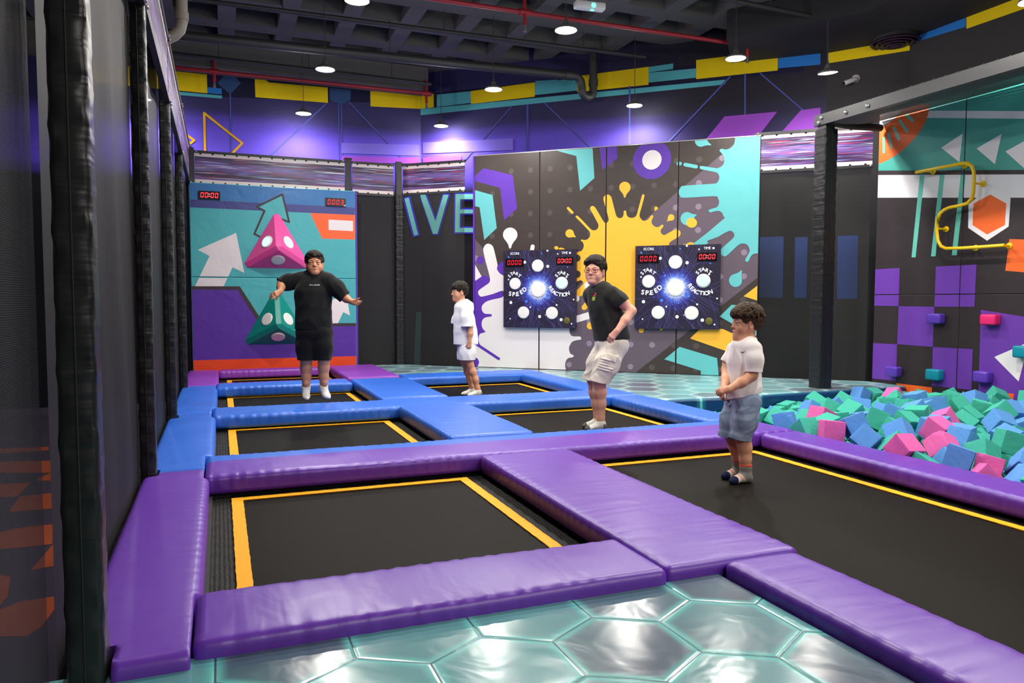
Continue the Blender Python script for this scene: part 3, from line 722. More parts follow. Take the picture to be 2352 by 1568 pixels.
t = NT('light_streak_print'); 
def streak(sx, sy, lo, hi, seed):
    mp = t.coord('Object', (sx, sy, sy)); mp.node.inputs['Location'].default_value = (seed*3.1, seed*1.7, seed*5.3)
    return t.ramp(t.noise(mp, 1, 2, .5), lo, hi)
c = t.mix(streak(.5, 9, .4, .62, 1), S(62,42,78), S(126,92,160))
c = t.mix(streak(1.3, 84, .60, .66, 2), c, S(204,60,104)); c = t.mix(streak(1.5, 92, .60, .65, 3), c, S(104,128,226))
c = t.mix(streak(1.1, 110, .61, .65, 4), c, S(232,236,250)); c = t.mix(streak(.9, 60, .60, .66, 5), c, S(34,24,48))
t.set(Base_Color=c, Roughness=.35); M['streak'] = t.m
M['banner_white'] = plain('pale_banner_hem', S(242,224,224), .4)
def banner(p0, p1, z0, z1, label, group='light streak banners round the court', eyelets=True, normal=None, hem=.055):
    """banner between two ground points, facing normal"""
    p0, p1 = Vector((*p0,0)), Vector((*p1,0)); L = (p1-p0).length; ang = math.atan2(p1.y-p0.y, p1.x-p0.x)
    n_local = 1 if Vector((-(p1-p0).y, (p1-p0).x, 0)).dot(Vector((*normal,0))) > 0 else -1
    e = empty('banner', ((p0.x+p1.x)/2, (p0.y+p1.y)/2, z0), label, 'banner', group, ang); H = z1-z0; s = n_local
    mb = MB(); mb.box((-L/2+.01, -.006, .03), (L/2-.01, .006, H-.03)); mb.build('print', [M['streak']], e)
    for (a, b) in ((.03,.03+hem),(H-.03-hem,H-.03)):
        mb = MB(); mb.box((-L/2+.01, -.008, a), (L/2-.01, .008, b), 0)
        m = int(L/.165)
        for k in range(m):
            x = -L/2+.09+(L-.18)*k/max(1,m-1); zc = b-.012 if a > H/2 else a+.012
            q = [(x+.015*math.cos(2*math.pi*i/12), s*.0092, zc+.015*math.sin(2*math.pi*i/12)) for i in range(12)]
            mb.add(q, [tuple(range(12))[::(-1 if s > 0 else 1)]], 1)
        mb.build('hem', [M['banner_white'], M['black']], e)
    mb = MB(); mb.box((-L/2,-.02,H-.035),(L/2,.02,H)); mb.build('top_rail', [M['steel_black']], e)
    mb = MB(); mb.box((-L/2,-.02,0),(L/2,.02,.035)); mb.build('bottom_rail', [M['steel_black']], e)
    mb = MB()
    for sx in (-1,1):
        for z in (.017,H-.017): mb.lathe([(0,.012),(.012,.012),(.014,0)], (sx*(L/2-.03), s*.02, z), 10, 0, (0,s,0))
    mb.build('bolt', [M['galv']], e)
    return e
banner((-.31,11.84),(1.86,11.84), 2.80, 3.30, 'light streak banner above the pyramid wall', normal=(0,-1))
banner((1.96,11.84),(2.63,11.84), 2.78, 3.30, 'short light streak banner right of the pyramid wall', normal=(0,-1))
a_, b_ = PL_NS.p3(.08,0), PL_NS.p3(1.18,0); banner(a_[:2], b_[:2], 2.80, 3.30, 'light streak banner above the corner net with the letters', normal=SN[:2])
a_, b_ = PL_NS.p3(5.44,0), PL_NS.p3(6.88,0); banner(a_[:2], b_[:2], 2.84, 3.38, 'light streak banner above the net behind the free-standing post', normal=SN[:2])
for (y0, y1, lab) in ((2.40,4.72,'light streak banner left, nearest the camera'),(4.76,6.98,'light streak banner left, between second and third post'),(7.03,9.33,'light streak banner left, between third and fourth post'),(9.38,11.64,'light streak banner left, nearest the pyramid wall')):
    banner((-.375,y0),(-.375,y1), 2.79, 3.36, lab, 'light streak banners on the left', normal=(1,0))

# ---- mesh roof over the foam pit
e = empty('net_canopy', (6.62, 4.8, 3.2), 'dark mesh canopy on a steel beam over the foam pit', 'canopy')
def L_(p): return Vector(p)-e.location
mb = MB(); mb.obox(L_((6.58,1.6,3.19)), (.075,0,0), (0,5.38,0), (0,0,.125)); mb.build('beam', [M['steel_black']], e)
mb = MB()
for i in range(40):
    y = 1.8+5.0*i/39
    mb.tube([L_((6.575,y,3.318)), L_((6.62,y+.05,3.325)), L_((6.665,y+.12,3.318))], .006, 5)
mb.build('lacing', [M['black']], e)
nu, nv = 12, 40; vs = []
for i in range(nu+1):
    for j in range(nv+1):
        f, g = i/nu, j/nv; vs.append(L_((6.655+(7.84-6.655)*f, 1.6+(6.95+.22*f-1.6)*g, 3.22+.19*f-.035*math.sin(math.pi*f)+.006*math.sin(9*g+4*f))))
mb = MB(); mb.add(vs, [(i*(nv+1)+j, (i+1)*(nv+1)+j, (i+1)*(nv+1)+j+1, i*(nv+1)+j+1) for i in range(nu) for j in range(nv)], 0, True); mb.build('mesh_roof', [M['net_roof']], e)
mb = MB(); mb.tube([L_((6.66,6.90,3.245)), L_((7.2,7.0,3.26)), L_((7.78,7.12,3.31))], .045, 14); mb.build('padded_strut', [M['black']], e)
mb = MB()
for (y, z) in ((6.5,3.25),(6.2,3.25),(6.86,3.27),(6.9,3.22)): mb.lathe([(0,.015),(.02,.015),(.024,0)], L_((6.58,y,z)), 10, 0, (-1,0,0))
mb.build('bolt', [M['galv']], e)
# ================================================================== PADDED PRINTED WALLS
def padded_panel(pl, art, rect, name, parent, th=.07, bev=.012, mats=None):
    u0,u1,z0,z1 = rect; mb = MB()
    cs = [pl.p3(u, z, o) for o in (-th, 0) for u, z in ((u0,z0),(u1,z0),(u1,z1),(u0,z1))]
    bm = bmesh.new(); vv = [bm.verts.new(c) for c in cs]
    for f in ((0,1,2,3),(4,5,6,7),(0,1,5,4),(1,2,6,5),(2,3,7,6),(3,0,4,7)): bm.faces.new([vv[i] for i in f])
    bmesh.ops.recalc_face_normals(bm, faces=bm.faces[:])
    fe = [e for e in bm.edges if all(i >= 4 for i in (e.verts[0].index, e.verts[1].index))] if False else [e for e in bm.edges if all((v.co-pl.o).dot(pl.n) > -th/2 for v in e.verts)]
    bmesh.ops.bevel(bm, geom=fe, offset=bev, segments=3, profile=.5, affect='EDGES'); bm.verts.index_update()
    mb.add([v.co[:] for v in bm.verts], [[v.index for v in f.verts] for f in bm.faces], 0); bm.free()
    art.into(mb, rect, 0.0, bev*.7)
    o = mb.build(name, mats or art.mats, parent); o.location = -parent.location
    return o

# ---------------------------------------------------------------- splash wall
KEYS = ['dark','plum','dot_dark','dot_plum','teal','yellow','purple','white']
m = {k: i for i, k in enumerate(KEYS)}
A = Art(PL_SPLAT, [P[k] for k in KEYS])
us0, us1 = PL_SPLAT.uz(1090,600)[0], PL_SPLAT.uz(1742.5,600)[0]; zs0, zs1 = .10, 3.335
r5 = lambda p: crop(1060,300,2.614,p)
c5 = lambda p: crop(1080,340,6.03,p)
c6 = lambda p: crop(1300,380,7.127,p)
c7 = lambda p: crop(1540,290,3.645,p)
c8 = lambda p: crop(1080,540,4.75,p)
# plum stripes and background dots
A.px(m['plum'], [(1745,281),(1687.5,328.7),(1490,497),(1333,631),(1290,668),(1290,960),(1340,960),(1465.5,851),(1741,636.6),(1745,600)])
A.px(m['plum'], c8([(30,20),(130,130),(230,430),(200,530),(30,500)]))
d0 = PL_SPLAT.uz(*c5([(1105,592)])[0]); d1 = PL_SPLAT.uz(*c5([(1382,570)])[0]); d2 = PL_SPLAT.uz(*c5([(1103,895)])[0]); du = d1[0]-d0[0]; dz = d0[1]-d2[1]
ul = lambda z: None
def in_plum(u, z):
    pts = on(PL_SPLAT, [(1687.5,328.7),(1490,497)]); lo = on(PL_SPLAT, [(1741,636.6),(1465.5,851)])
    f = lambda q, u: q[0][1]+(q[1][1]-q[0][1])*(u-q[0][0])/(q[1][0]-q[0][0])
    return f(lo, u) < z < f(pts, u)
A.k += 1
for i in range(-5, 12):
    for j in range(-12, 12):
        u, z = d0[0]+du*i, d0[1]+dz*j
        if us0 < u < us1 and zs0 < z < zs1: A.add(m['dot_plum'] if in_plum(u, z) else m['dot_dark'], circle((u,z), .041), True)
# arrows and ring at the top
A.px(m['purple'], c5([(40,410),(185,277),(590,375),(650,835),(470,1000),(415,550),(40,452)]))
A.px(m['teal'], c5([(30,572),(310,650),(368,1108),(195,1270),(130,820),(30,795)]))
A.px(m['teal'], c5([(1130,0),(1690,-90),(1720,415),(1522,590),(1470,110),(1215,40)]))
A.px(m['purple'], r5([(822,40),(930,40),(937,165),(845,236)]))
rr = PL_SPLAT.uz(*r5([(1143,175)])[0]); A.add(m['purple'], circle(rr, .268, 48)); A.add(m['white'], circle(rr, .135, 40))
# purple mass on the left, white mass
A.px(m['purple'], c8([(-40,500),(50,490),(150,435),(200,440),(217,480),(230,560),(357,600),(357,690),(320,1335),(250,1300),(100,1220),(50,1190),(-40,1180)]))
A.px(m['plum'], c8([(130,150),(215,430),(218,470),(150,435),(50,492),(30,480),(30,100)]))
A.add(m['dot_plum'], circle(PL_SPLAT.uz(*c8([(62,250)])[0]), .045)); A.add(m['purple'], circle(PL_SPLAT.uz(*c8([(110,275)])[0]), .062))
A.px(m['white'], c8([(30,285),(48,310),(125,450),(60,495),(30,480)]))
A.px(m['white'], c8([(145,180),(145,140),(170,102),(203,93),(240,112),(258,150),(278,230),(300,330),(292,360),(310,400),(345,430),(400,440),(700,440),(1090,900),(1085,960),(1083,1015),(1085,1060),(1105,1095),(1140,1104),(1190,1103),(1211,1118),(1205,1138),(1150,1147),(1110,1165),(1088,1195),(1078,1240),(1092,1290),(1120,1305),(1130,1320),(1110,1333),(1070,1340),(1045,1370),(1036,1420),(1045,1470),(1060,1500),(20,1500),(20,1180),(60,1195),(150,1235),(305,1358),(322,1350),(320,1335),(200,1262),(130,1215),(100,1180),(90,1130),(105,1078),(150,1062),(168,1050),(150,1035),(128,995),(128,940),(160,900),(225,887),(237,873),(225,860),(160,855),(130,820),(130,770),(175,725),(250,700),(357,672),(357,605),(250,640),(150,665),(112,668),(90,640),(92,605),(150,560),(205,520),(217,480),(200,400),(170,290)]), 3)
A.px(m['purple'], c8([(357,285),(320,305),(296,340),(294,375),(320,410),(357,435),(400,440),(400,280)]))
A.add(m['purple'], circle(PL_SPLAT.uz(*c8([(45,1385)])[0]), .08))
A.px(m['purple'], capsule(c8([(80,1195)])[0], c8([(306,1344)])[0], 3.2)); 
A.px(m['white'], drop(c5([(555,1200)])[0], 16.6, c5([(553,1378)])[0], 2.6)); A.px(m['white'], capsule(c5([(866,1362)])[0], c5([(848,1460)])[0], 4.6))
# the big yellow splash
A.px(m['yellow'], [(1324,683),(1322,640)] + smooth_poly(c6([(150,1500),(160,1430),(205,1412),(255,1395),(285,1350),(292,1300),(272,1250),(245,1230),(255,1211),(300,1220),(350,1208),(388,1165),(398,1120),(385,1080),(340,1030),(250,935),(165,850),(162,828),(183,820),(210,840),(300,930),(395,1030),(440,1060),(490,1055),(525,1022),(533,975),(515,930),(450,810),(402,725),(397,690),(425,663),(460,670),(490,705),(550,805),(615,915),(645,938),(680,928),(699,890),(690,830),(650,690),(614,560),(622,510),(660,478),(700,479),(738,510),(760,585),(790,700),(822,815),(850,852),(885,862),(925,845),(945,800),(945,752),(965,735),(986,752),(992,800),(1020,842),(1070,857),(1125,845),(1160,800),(1190,690),(1220,580),(1245,490),(1265,470),(1284,488),(1270,560),(1235,690),(1205,800),(1212,850),(1250,895),(1290,905),(1340,885),(1375,842),(1395,817),(1415,815),(1431,833),(1415,870),(1400,925),(1420,970),(1465,1005),(1520,1005),(1555,978),(1580,968),(1597,985),(1585,1010),(1555,1050),(1550,1085),(1575,1125),(1615,1137),(1660,1115),(1740,1070),(1790,1048),(1835,1050),(1870,1080),(1876,1120),(1850,1165),(1780,1205),(1710,1250),(1685,1300),(1690,1500)]), 3)[:-4] +
     [(1537,600),(1537,712),(1456,714),(1427,717),(1400,706),(1349,675)])
for q, rr_ in (((1165,250),8.2),((1165,425),8.6)): c = c8([q])[0]; A.px(m['dark'], circle(c, rr_))
A.px(m['dark'], capsule(c8([(1130,560)])[0], c8([(1203,522)])[0], 6.4)); A.px(m['plum'], c8([(1165,600),(1150,575),(1233,508),(1232,530),(1215,550)]))
A.px(m['yellow'], drop(c6([(965,358)])[0], 13, c6([(963,515)])[0], 2)); A.px(m['yellow'], drop(c6([(1476,700)])[0], 4, c6([(1455,740)])[0], .8)); A.px(m['yellow'], drop(c6([(1722,850)])[0], 7.4, c6([(1660,910)])[0], 1.2))
A.px(m['yellow'], drop(c5([(1378,1182)])[0], 9.6, c5([(1458,1230)])[0], 1.2)); A.px(m['yellow'], capsule(c5([(1357,833)])[0], c5([(1415,893)])[0], 2.9))
A.px(m['yellow'], capsule(c5([(1190,1380)])[0], c5([(1200,1384)])[0], 4)); A.px(m['yellow'], c5([(1230,1385),(1260,1376),(1310,1395),(1300,1420),(1230,1410)]))
# teal splash on the right
A.px(m['teal'], c7([(760,0),(525,0)]) + smooth_poly(c7([(520,40),(538,85),(540,115),(530,155),(500,185),(460,195),(428,188),(410,203),(425,222),(446,250),(452,285),(440,325),(405,347),(375,350),(260,332),(247,345),(260,360),(375,383),(402,402),(409,435),(392,470),(355,481),(120,497),(85,512),(69,548),(80,582),(118,598),(365,585),(398,603),(407,640),(388,677),(332,694),(319,708),(336,721),(390,708),(425,717),(442,750),(425,792),(105,985)]), 3)[:-3] +
     c7([(105,985),(105,1010),(260,1010)]) + smooth_poly(c7([(315,978),(400,925),(470,884),(510,876),(535,905),(525,935),(470,985),(418,1035),(423,1065),(447,1087),(477,1078),(560,1000),(600,981),(642,992),(663,1032),(652,1070),(628,1112),(632,1131),(652,1130),(672,1090),(700,1066),(740,1054)]), 3)[:-3] + c7([(760,1050)]))
A.px(m['dark'], c7([(560,20),(570,58),(595,66),(612,56),(612,20)]))
A.px(m['teal'], drop(c7([(254,122)])[0], 13.6, c7([(335,155)])[0], 1.6)); A.px(m['teal'], capsule(c7([(66,312)])[0], c7([(80,312)])[0], 4.2)); A.px(m['teal'], capsule(c7([(124,321)])[0], c7([(214,338)])[0], 4.2))
A.px(m['teal'], drop(r5([(1355,528)])[0], 15.2, r5([(1408,505)])[0], 1.4)); A.px(m['yellow'], circle(r5([(1382,553)])[0], 12.4, 24, 11.4))
A.px(m['teal'], drop(c7([(545,1290)])[0], 15, c7([(594,1212)])[0], 2)); A.px(m['yellow'], c7([(612,1422),(745,1320),(745,1464)])); A.px(m['yellow'], c7([(100,1000),(160,970),(190,972),(200,1000)]))
# lower right and small bits
A.px(m['white'], c8([(1100,896),(1305,833),(1420,800),(1420,880),(1305,912),(1100,972)])); A.px(m['white'], circle(c8([(1290,550)])[0], 9.5)); A.px(m['white'], circle(c8([(1155,690)])[0], 8))
A.px(m['yellow'], capsule(c8([(1245,788)])[0], c8([(1330,690)])[0], 6)); A.px(m['yellow'], circle(c8([(1312,988)])[0], 8.2)); A.px(m['yellow'], circle(r5([(1080,1198)])[0], 6)); A.px(m['yellow'], circle(r5([(1200,1190)])[0], 3.4))
A.px(m['yellow'], [(1585,777),(1606,757),(1660,755),(1697,772),(1690,790),(1674,812),(1673,850),(1668,806)])
A.px(m['teal'], r5([(1218,1372),(1310,1297),(1535,1365),(1546,1490),(1440,1490),(1436,1440)]))
A.px(m['teal'], r5([(1550,1115),(1622,1045),(1700,1050),(1790,1036),(1790,1240),(1700,1200)]))
e = empty('splash_wall', (*PL_SPLAT.p3((us0+us1)/2, 0)[:2], zs0), 'big padded wall printed with yellow, teal and white paint splashes', 'padded wall')
seams = [us0] + [PL_SPLAT.uz(x, 660)[0] for x in (1238.5,1390.5,1554.5)] + [us1]
for a, b in zip(seams[:-1], seams[1:]): padded_panel(PL_SPLAT, A, (a+.0015, b-.0015, zs0, zs1), 'wall_panel', e, .07)
mb = MB(); cs = [PL_SPLAT.p3(u, z, o_)-e.location for u, z, o_ in ((us0,zs1+.002,-.07),(us1,zs1+.002,-.07),(us1,zs1+.002,-.03),(us0,zs1+.002,-.03))]
mb.obox(cs[0], cs[1]-cs[0], cs[3]-cs[0], (0,0,.012)); mb.build('top_rail', [M['galv']], e)
mb = MB(); q = PL_SPLAT.p3(us0-.03, zs0, -.07)-e.location; mb.obox(q, SD*.028, SN*.06, (0,0,zs1-zs0)); mb.build('side_flap', [P['purple']], e)

# ---------------------------------------------------------------- LED displays
M['led'] = emit('red_led', (1.0,.02,.03), 3.2); M['led_dim'] = emit('dim_led', (1.0,.0,.03), 1.6); M['led_white'] = emit('pale_led', (1,.75,.75), 3)
M['display_black'] = plain('gloss_black_display', (.006,.006,.007), .2)
SEG = {'0':'abcdef','3':'abcdg'}
def seven(ch, x, z, w_, h, tk, slant=.12):
    """polygons of one digit with lower left corner x, z"""
    out = []; sl = lambda px, pz: (px+(pz-z)*slant, pz); g = tk*.35
    H = {'a': z+h, 'g': z+h/2, 'd': z}
    for s_ in SEG[ch]:
        if s_ in H:
            zc = H[s_]; zc = zc-tk/2 if s_ == 'a' else zc+tk/2 if s_ == 'd' else zc
            P_ = [(x+g+tk*.4,zc+tk/2),(x+w_-g-tk*.4,zc+tk/2),(x+w_-g,zc),(x+w_-g-tk*.4,zc-tk/2),(x+g+tk*.4,zc-tk/2),(x+g,zc)]
        else:
            xc = x+w_-tk/2 if s_ in 'bc' else x+tk/2; za, zb = (z+h/2+g, z+h-g) if s_ in 'bf' else (z+g, z+h/2-g)
            P_ = [(xc,zb),(xc+tk/2,zb-tk*.5),(xc+tk/2,za+tk*.5),(xc,za),(xc-tk/2,za+tk*.5),(xc-tk/2,zb-tk*.5)]
        out.append([sl(*p) for p in P_])
    return out
def flat_polys(mb, pl, polys, off, mi=0, loc=Vector()):
    facing = pl.d.cross(Vector((0,0,1))).dot(pl.n)
    for Q in polys:
        tr = tessellate_polygon([[Vector((x,y,0)) for x,y in Q]]); fs = []
        for t_ in tr:
            a,b,c = [Q[i] for i in t_]; ar = (b[0]-a[0])*(c[1]-a[1])-(c[0]-a[0])*(b[1]-a[1])
            if abs(ar) > 1e-12: fs.append(tuple(t_) if ar*facing > 0 else tuple(t_)[::-1])
        mb.add([pl.p3(u, z, off)-loc for u, z in Q], fs, mi)
def display(pl, cx, cz, w_, h, text, label, th=.02, bright=True, parent=None, chip=False):
    loc = pl.p3(cx, cz-h/2)
    if parent is None: e = empty('led_display', loc, label, 'display', 'red number displays on the pyramid wall')
    else: e = empty('led_display', loc-parent.location); e.parent = parent
    mb = MB(); mb.obox(pl.p3(cx-w_/2, cz-h/2)-loc, pl.d*w_, pl.n*th, (0,0,h)); 
    mb.build('housing', [M['display_black']], e)
    mb = MB(); n = 4; colon = ':' in text; dw = h*.36; dh = h*.62; gap = h*.13; tot = n*dw+(n-1)*gap+(h*.16 if colon else gap*.9); x = cx-tot/2-dh*.06; z = cz-dh/2; polys = []; dots = []
    for i, ch in enumerate([c for c in text if c != ':']):
        if colon and i == 2:
            for zz in (.3,.7): dots.append(circle((x+h*.03-gap*.3+dh*zz*.12, z+dh*zz), h*.045, 10))
            x += h*.16
        polys += seven(ch, x, z, dw, dh, h*.085); x += dw+(gap if colon else gap*1.3)
    flat_polys(mb, pl, polys, th+.0015, 0, loc); flat_polys(mb, pl, dots, th+.0015, 1, loc); mb.build('digits', [M['led'] if bright else M['led_dim'], M['led_white']], e)
    if chip:
        mb = MB(); flat_polys(mb, pl, [[(cx+w_*.40,cz-h*.46),(cx+w_*.46,cz-h*.44),(cx+w_*.51,cz-h*.28),(cx+w_*.49,cz-h*.24),(cx+w_*.40,cz-h*.38)]], th+.002, 0, loc); mb.build('chipped_corner', [P['white']], e)
    return e

# ---------------------------------------------------------------- letters (built-in font turned into flat polygons)
_gl = {}
def glyph(ch):
    if ch not in _gl:
        cu = bpy.data.curves.new('t', 'FONT'); cu.body = ch; cu.size = 1.0; o = bpy.data.objects.new('t', cu); COL.objects.link(o)
        dg = bpy.context.evaluated_depsgraph_get(); dg.update(); ev = o.evaluated_get(dg); me = ev.to_mesh()
        vs = [v.co[:2] for v in me.vertices]; fs = [tuple(p.vertices) for p in me.polygons]; ev.to_mesh_clear()
        bpy.data.objects.remove(o); bpy.data.curves.remove(cu)
        xs_ = [v[0] for v in vs]; _gl[ch] = (vs, fs, min(xs_), max(xs_))
    return _gl[ch]
def letter(mb, pl, ch, c, size, ang, off, loc, mi=0, bold=.03, mirror=1):
    """one letter centred on c=(u,z), cap height = size"""
    vs, fs, a, b = glyph(ch); s_ = size/.69; ca, sa = math.cos(ang), math.sin(ang); facing = pl.d.cross(Vector((0,0,1))).dot(pl.n)
    for dx, dy in ((0,0),(bold,0),(-bold,0),(0,bold),(0,-bold)) if bold else ((0,0),):
        P_ = []
        for x, y in vs:
            x2, y2 = (x-(a+b)/2+dx)*s_, (y-.345+dy)*s_
            P_.append(pl.p3(c[0]+x2*ca-y2*sa, c[1]+x2*sa+y2*ca, off+.0001*(dx*7+dy*11))-loc)
        mb.add(P_, [f if facing > 0 else f[::-1] for f in fs], mi)
def text_line(mb, pl, s_, c, size, off, loc, mi=0, bold=.0, space=.12, ang=0.0):
    ws = [(glyph(ch)[3]-glyph(ch)[2])*size/.69 if ch != ' ' else size*.4 for ch in s_]; tot = sum(ws)+size*space*(len(s_)-1); x = -tot/2
    for ch, w_ in zip(s_, ws):
        if ch != ' ': letter(mb, pl, ch, (c[0]+(x+w_/2)*math.cos(ang), c[1]+(x+w_/2)*math.sin(ang)), size, ang, off, loc, mi, bold)
        x += w_+size*space

# ---------------------------------------------------------------- reaction boards
M['board_ink'] = None
M['lens_white'] = plain('milky_button_lens', S(236,232,226), .35); M['lens_lit'] = emit('lit_button_lens', (.62,.88,1.0), 1.15)
M['swirl'] = plain('printed_swirl_line', S(112,112,206), .4); M['spark_blue'] = plain('printed_blue', S(74,130,236), .4); M['spark_white'] = plain('printed_white', S(240,242,250), .4); M['khaki'] = plain('khaki_sensor', S(96,90,34), .4)
def board(px4, label, seed, score):
    pl = PL_SPLAT.shift(.062); q = [pl.uz(x, y) for x, y in px4]       # top left, top right, bottom right, bottom left
    u0 = (q[0][0]+q[3][0])/2; u1 = (q[1][0]+q[2][0])/2; z1 = (q[0][1]+q[1][1])/2; z0 = (q[2][1]+q[3][1])/2
    W, H = u1-u0, z1-z0; base = pl.p3((u0+u1)/2, z0); e = empty('reaction_board', base, label, 'game board', 'reaction game boards on the splash wall')
    def c(x, y):    # drawing coordinates 0..1568 of the close-up -> u, z
        t_ = (x-120)/1282; top = 163-46*t_; bot = 1401+9*t_; return (u0+W*t_, z1-H*(y-top)/(bot-top))
    s_ = W/1282
    t = NT('board_print_%d' % seed); X, Y, Z = t.xyz(t.coord('Object')); cc = c(740,785); ctr = pl.p3(*cc)-base
    vd = t.n('ShaderNodeVectorMath', operation='DISTANCE'); t.put(vd.inputs[0], t.coord('Object')); vd.inputs[1].default_value = ctr
    d = vd.outputs['Value']; nz = t.noise(t.coord('Object'), 14, 4, .6)
    dd = t.math('ADD', d, t.math('MULTIPLY', t.math('SUBTRACT', nz, .5), .09))
    colr = t.mix(t.ramp(dd, .36, .12), S(44,38,56), S(54,44,150)); colr = t.mix(t.ramp(dd, .245, .10), colr, S(84,132,240)); colr = t.mix(t.ramp(dd, .165, .10), colr, S(240,244,255))
    t.set(Base_Color=colr, Roughness=.3)
    mb = MB(); mb.obox(pl.p3(u0, z0, -.058)-base, pl.d*W, pl.n*.058, (0,0,H))
    rng = random.Random(5)
    def arc(p, q_, bend, wd):
        p, q_ = Vector(p), Vector(q_); mid = (p+q_)/2+Vector((-(q_-p).y, (q_-p).x))*bend; pts = [tuple(p*(1-k)**2+mid*2*k*(1-k)+q_*k*k) for k in [i/14 for i in range(15)]]
        return stroke(pts, wd)
    polys = []
    C0 = Vector(cc)
    for i in range(52):
        a = rng.uniform(0, 6.28); r0 = rng.uniform(.05,.16); p = C0+Vector((math.cos(a), math.sin(a)))*r0; b = a+rng.uniform(-.9,.9); L = rng.uniform(.45,.8)
        polys.append(arc(p, C0+Vector((math.cos(b), math.sin(b)))*L, rng.uniform(-.45,.45), .0017))
    for i in range(14):
        polys.append(arc((u0+rng.random()*W, z0), (u0+rng.random()*W, z1), rng.uniform(-.35,.35), .0014))
    A_ = Art(pl, [t.m, M['swirl'], M['spark_blue'], M['spark_white']], .0003)
    for g in polys:
        for e_ in g: A_.add(1, e_, True)
    A_.k += 1
    for i in range(120):
        a = 2*math.pi*i/120+rng.uniform(-.02,.02); r1 = rng.uniform(.13,.255); w2 = rng.uniform(.0012,.0032); dv = Vector((math.cos(a), math.sin(a))); nv = Vector((-dv.y, dv.x)); w0 = w2
        A_.add(3 if i % 3 else 2, [tuple(C0+dv*.08+nv*w0), tuple(C0+dv*.08-nv*w0), tuple(C0+dv*r1)], True)
    A_.k += 1
    for i in range(60):
        a = rng.uniform(0,6.28); r1 = rng.uniform(.14,.36); A_.add(2, circle(tuple(C0+Vector((math.cos(a), math.sin(a)))*r1), rng.uniform(.003,.008), 10), True)
    for x, y, r_ in ((938,905,24),(535,975,24),(577,600,17),(850,590,15),(790,1013,14),(213,263,15),(805,195,12),(1253,410,11)): A_.add(2, circle(c(x,y), r_*s_, 16), True)
    A_.k += 1
    for x, y, r_ in ((905,150,16),(1297,180,17),(1085,200,12),(505,342,24),(912,403,25),(212,625,13),(255,997,26),(773,1220,26),(1150,1268,26),(1330,1333,13),(1362,938,13),(1070,1030,15),(607,1068,14),(243,1260,12),(875,1195,8),(1240,572,16),(350,885,10)): A_.add(3, circle(c(x,y), r_*s_, 18), True)
    tmp = MB(); A_.into(tmp, (u0+.003,u1-.003,z0+.003,z1-.003)); mb.add([Vector(v)-base for v in tmp.v], tmp.f, 0); mb.m[-len(tmp.f):] = tmp.m
    mb.build('printed_panel', A_.mats, e)
    lo = base
    for s2, (x, y), hh in (('SCORE',(328,205),38),('TIME',(1205,180),38)):
        mb = MB(); text_line(mb, pl, s2, c(x,y), hh*s_, .008, lo, 0, .008, .1); mb.build('lettering', [M['spark_white']], e)
    for bx in (325,1163):
        by = 692 if bx < 700 else 675; mb = MB()
        for ch, dx, dy, an in zip('START', (-95,-53,-10,45,88), (-122,-157,-177,-160,-128), (48,22,3,-18,-38)): letter(mb, pl, ch, c(bx+dx, by+dy), 52*s_, R(an), .008, lo, 0, .035)
        mb.build('lettering', [M['spark_white']], e)
    mb = MB()
    for ch, x, y, an in zip('SPEED', (245,312,380,447,502), (853,862,857,826,782), (-10,-4,8,25,38)): letter(mb, pl, ch, c(x,y), 68*s_, R(an), .008, lo, 0, .04)
    mb.build('lettering', [M['spark_white']], e); mb = MB()
    for ch, x, y, an in zip('REACTION', (962,992,1026,1070,1128,1168,1208,1265), (748,788,820,842,856,860,858,838), (-55,-46,-36,-22,-8,0,6,17)): letter(mb, pl, ch, c(x,y), 60*s_, R(an), .008, lo, 0, .035)
    mb.build('lettering', [M['spark_white']], e)
    for (x, y, r_, lit) in ((738,397,103,0),(333,692,100,0),(1157,673,105,1),(745,785,128,0),(485,1158,101,0),(990,1162,104,0)):
        mb = MB(); rr_ = r_*s_; p = pl.p3(*c(x,y))-base
        mb.lathe([(rr_,0),(rr_,.010),(rr_*.97,.014),(rr_*.8,.0145)] + ([(rr_*.8,.0148)] if lit else [(0,.016)]), p, 40, 0, pl.n)
        if lit: mb.lathe([(rr_*.8,.0146),(0,.017)], p, 40, 1, pl.n)
        for k_ in range(6):
            a = R(20+60*k_); mb.lathe([(0,.0168),(.0035,.0165),(.0035,.013)], p+pl.d*rr_*.88*math.cos(a)+Vector((0,0,rr_*.88*math.sin(a))), 6, 2, pl.n)
        mb.build('lit_button' if lit else 'button', [M['lens_white'], M['lens_lit'], M['galv']], e)
    mb = MB(); mb.lathe([(55*s_,.009),(52*s_,.0105),(0,.0105)], pl.p3(*c(1250,1283))-base, 28, 0, pl.n); mb.build('khaki_disc', [M['khaki']], e)
    ca, cb = c(324,350), c(1207,310)
    display(pl, ca[0], ca[1], 326*s_, 128*s_, '0000', None, .014, False, e); display(pl, cb[0], cb[1], 288*s_, 118*s_, '00:00', None, .014, True, e)
    return e
board([(1156,576.5),(1323,571),(1323,753.5),(1157,752)], 'reaction game board on the left, beside the person in the hoodie', 1, '0000')
board([(1458.5,565.5),(1655,559.5),(1653,756),(1458.5,754.5)], 'larger-looking reaction game board on the right, between the person in glasses and the small person', 2, '0000')

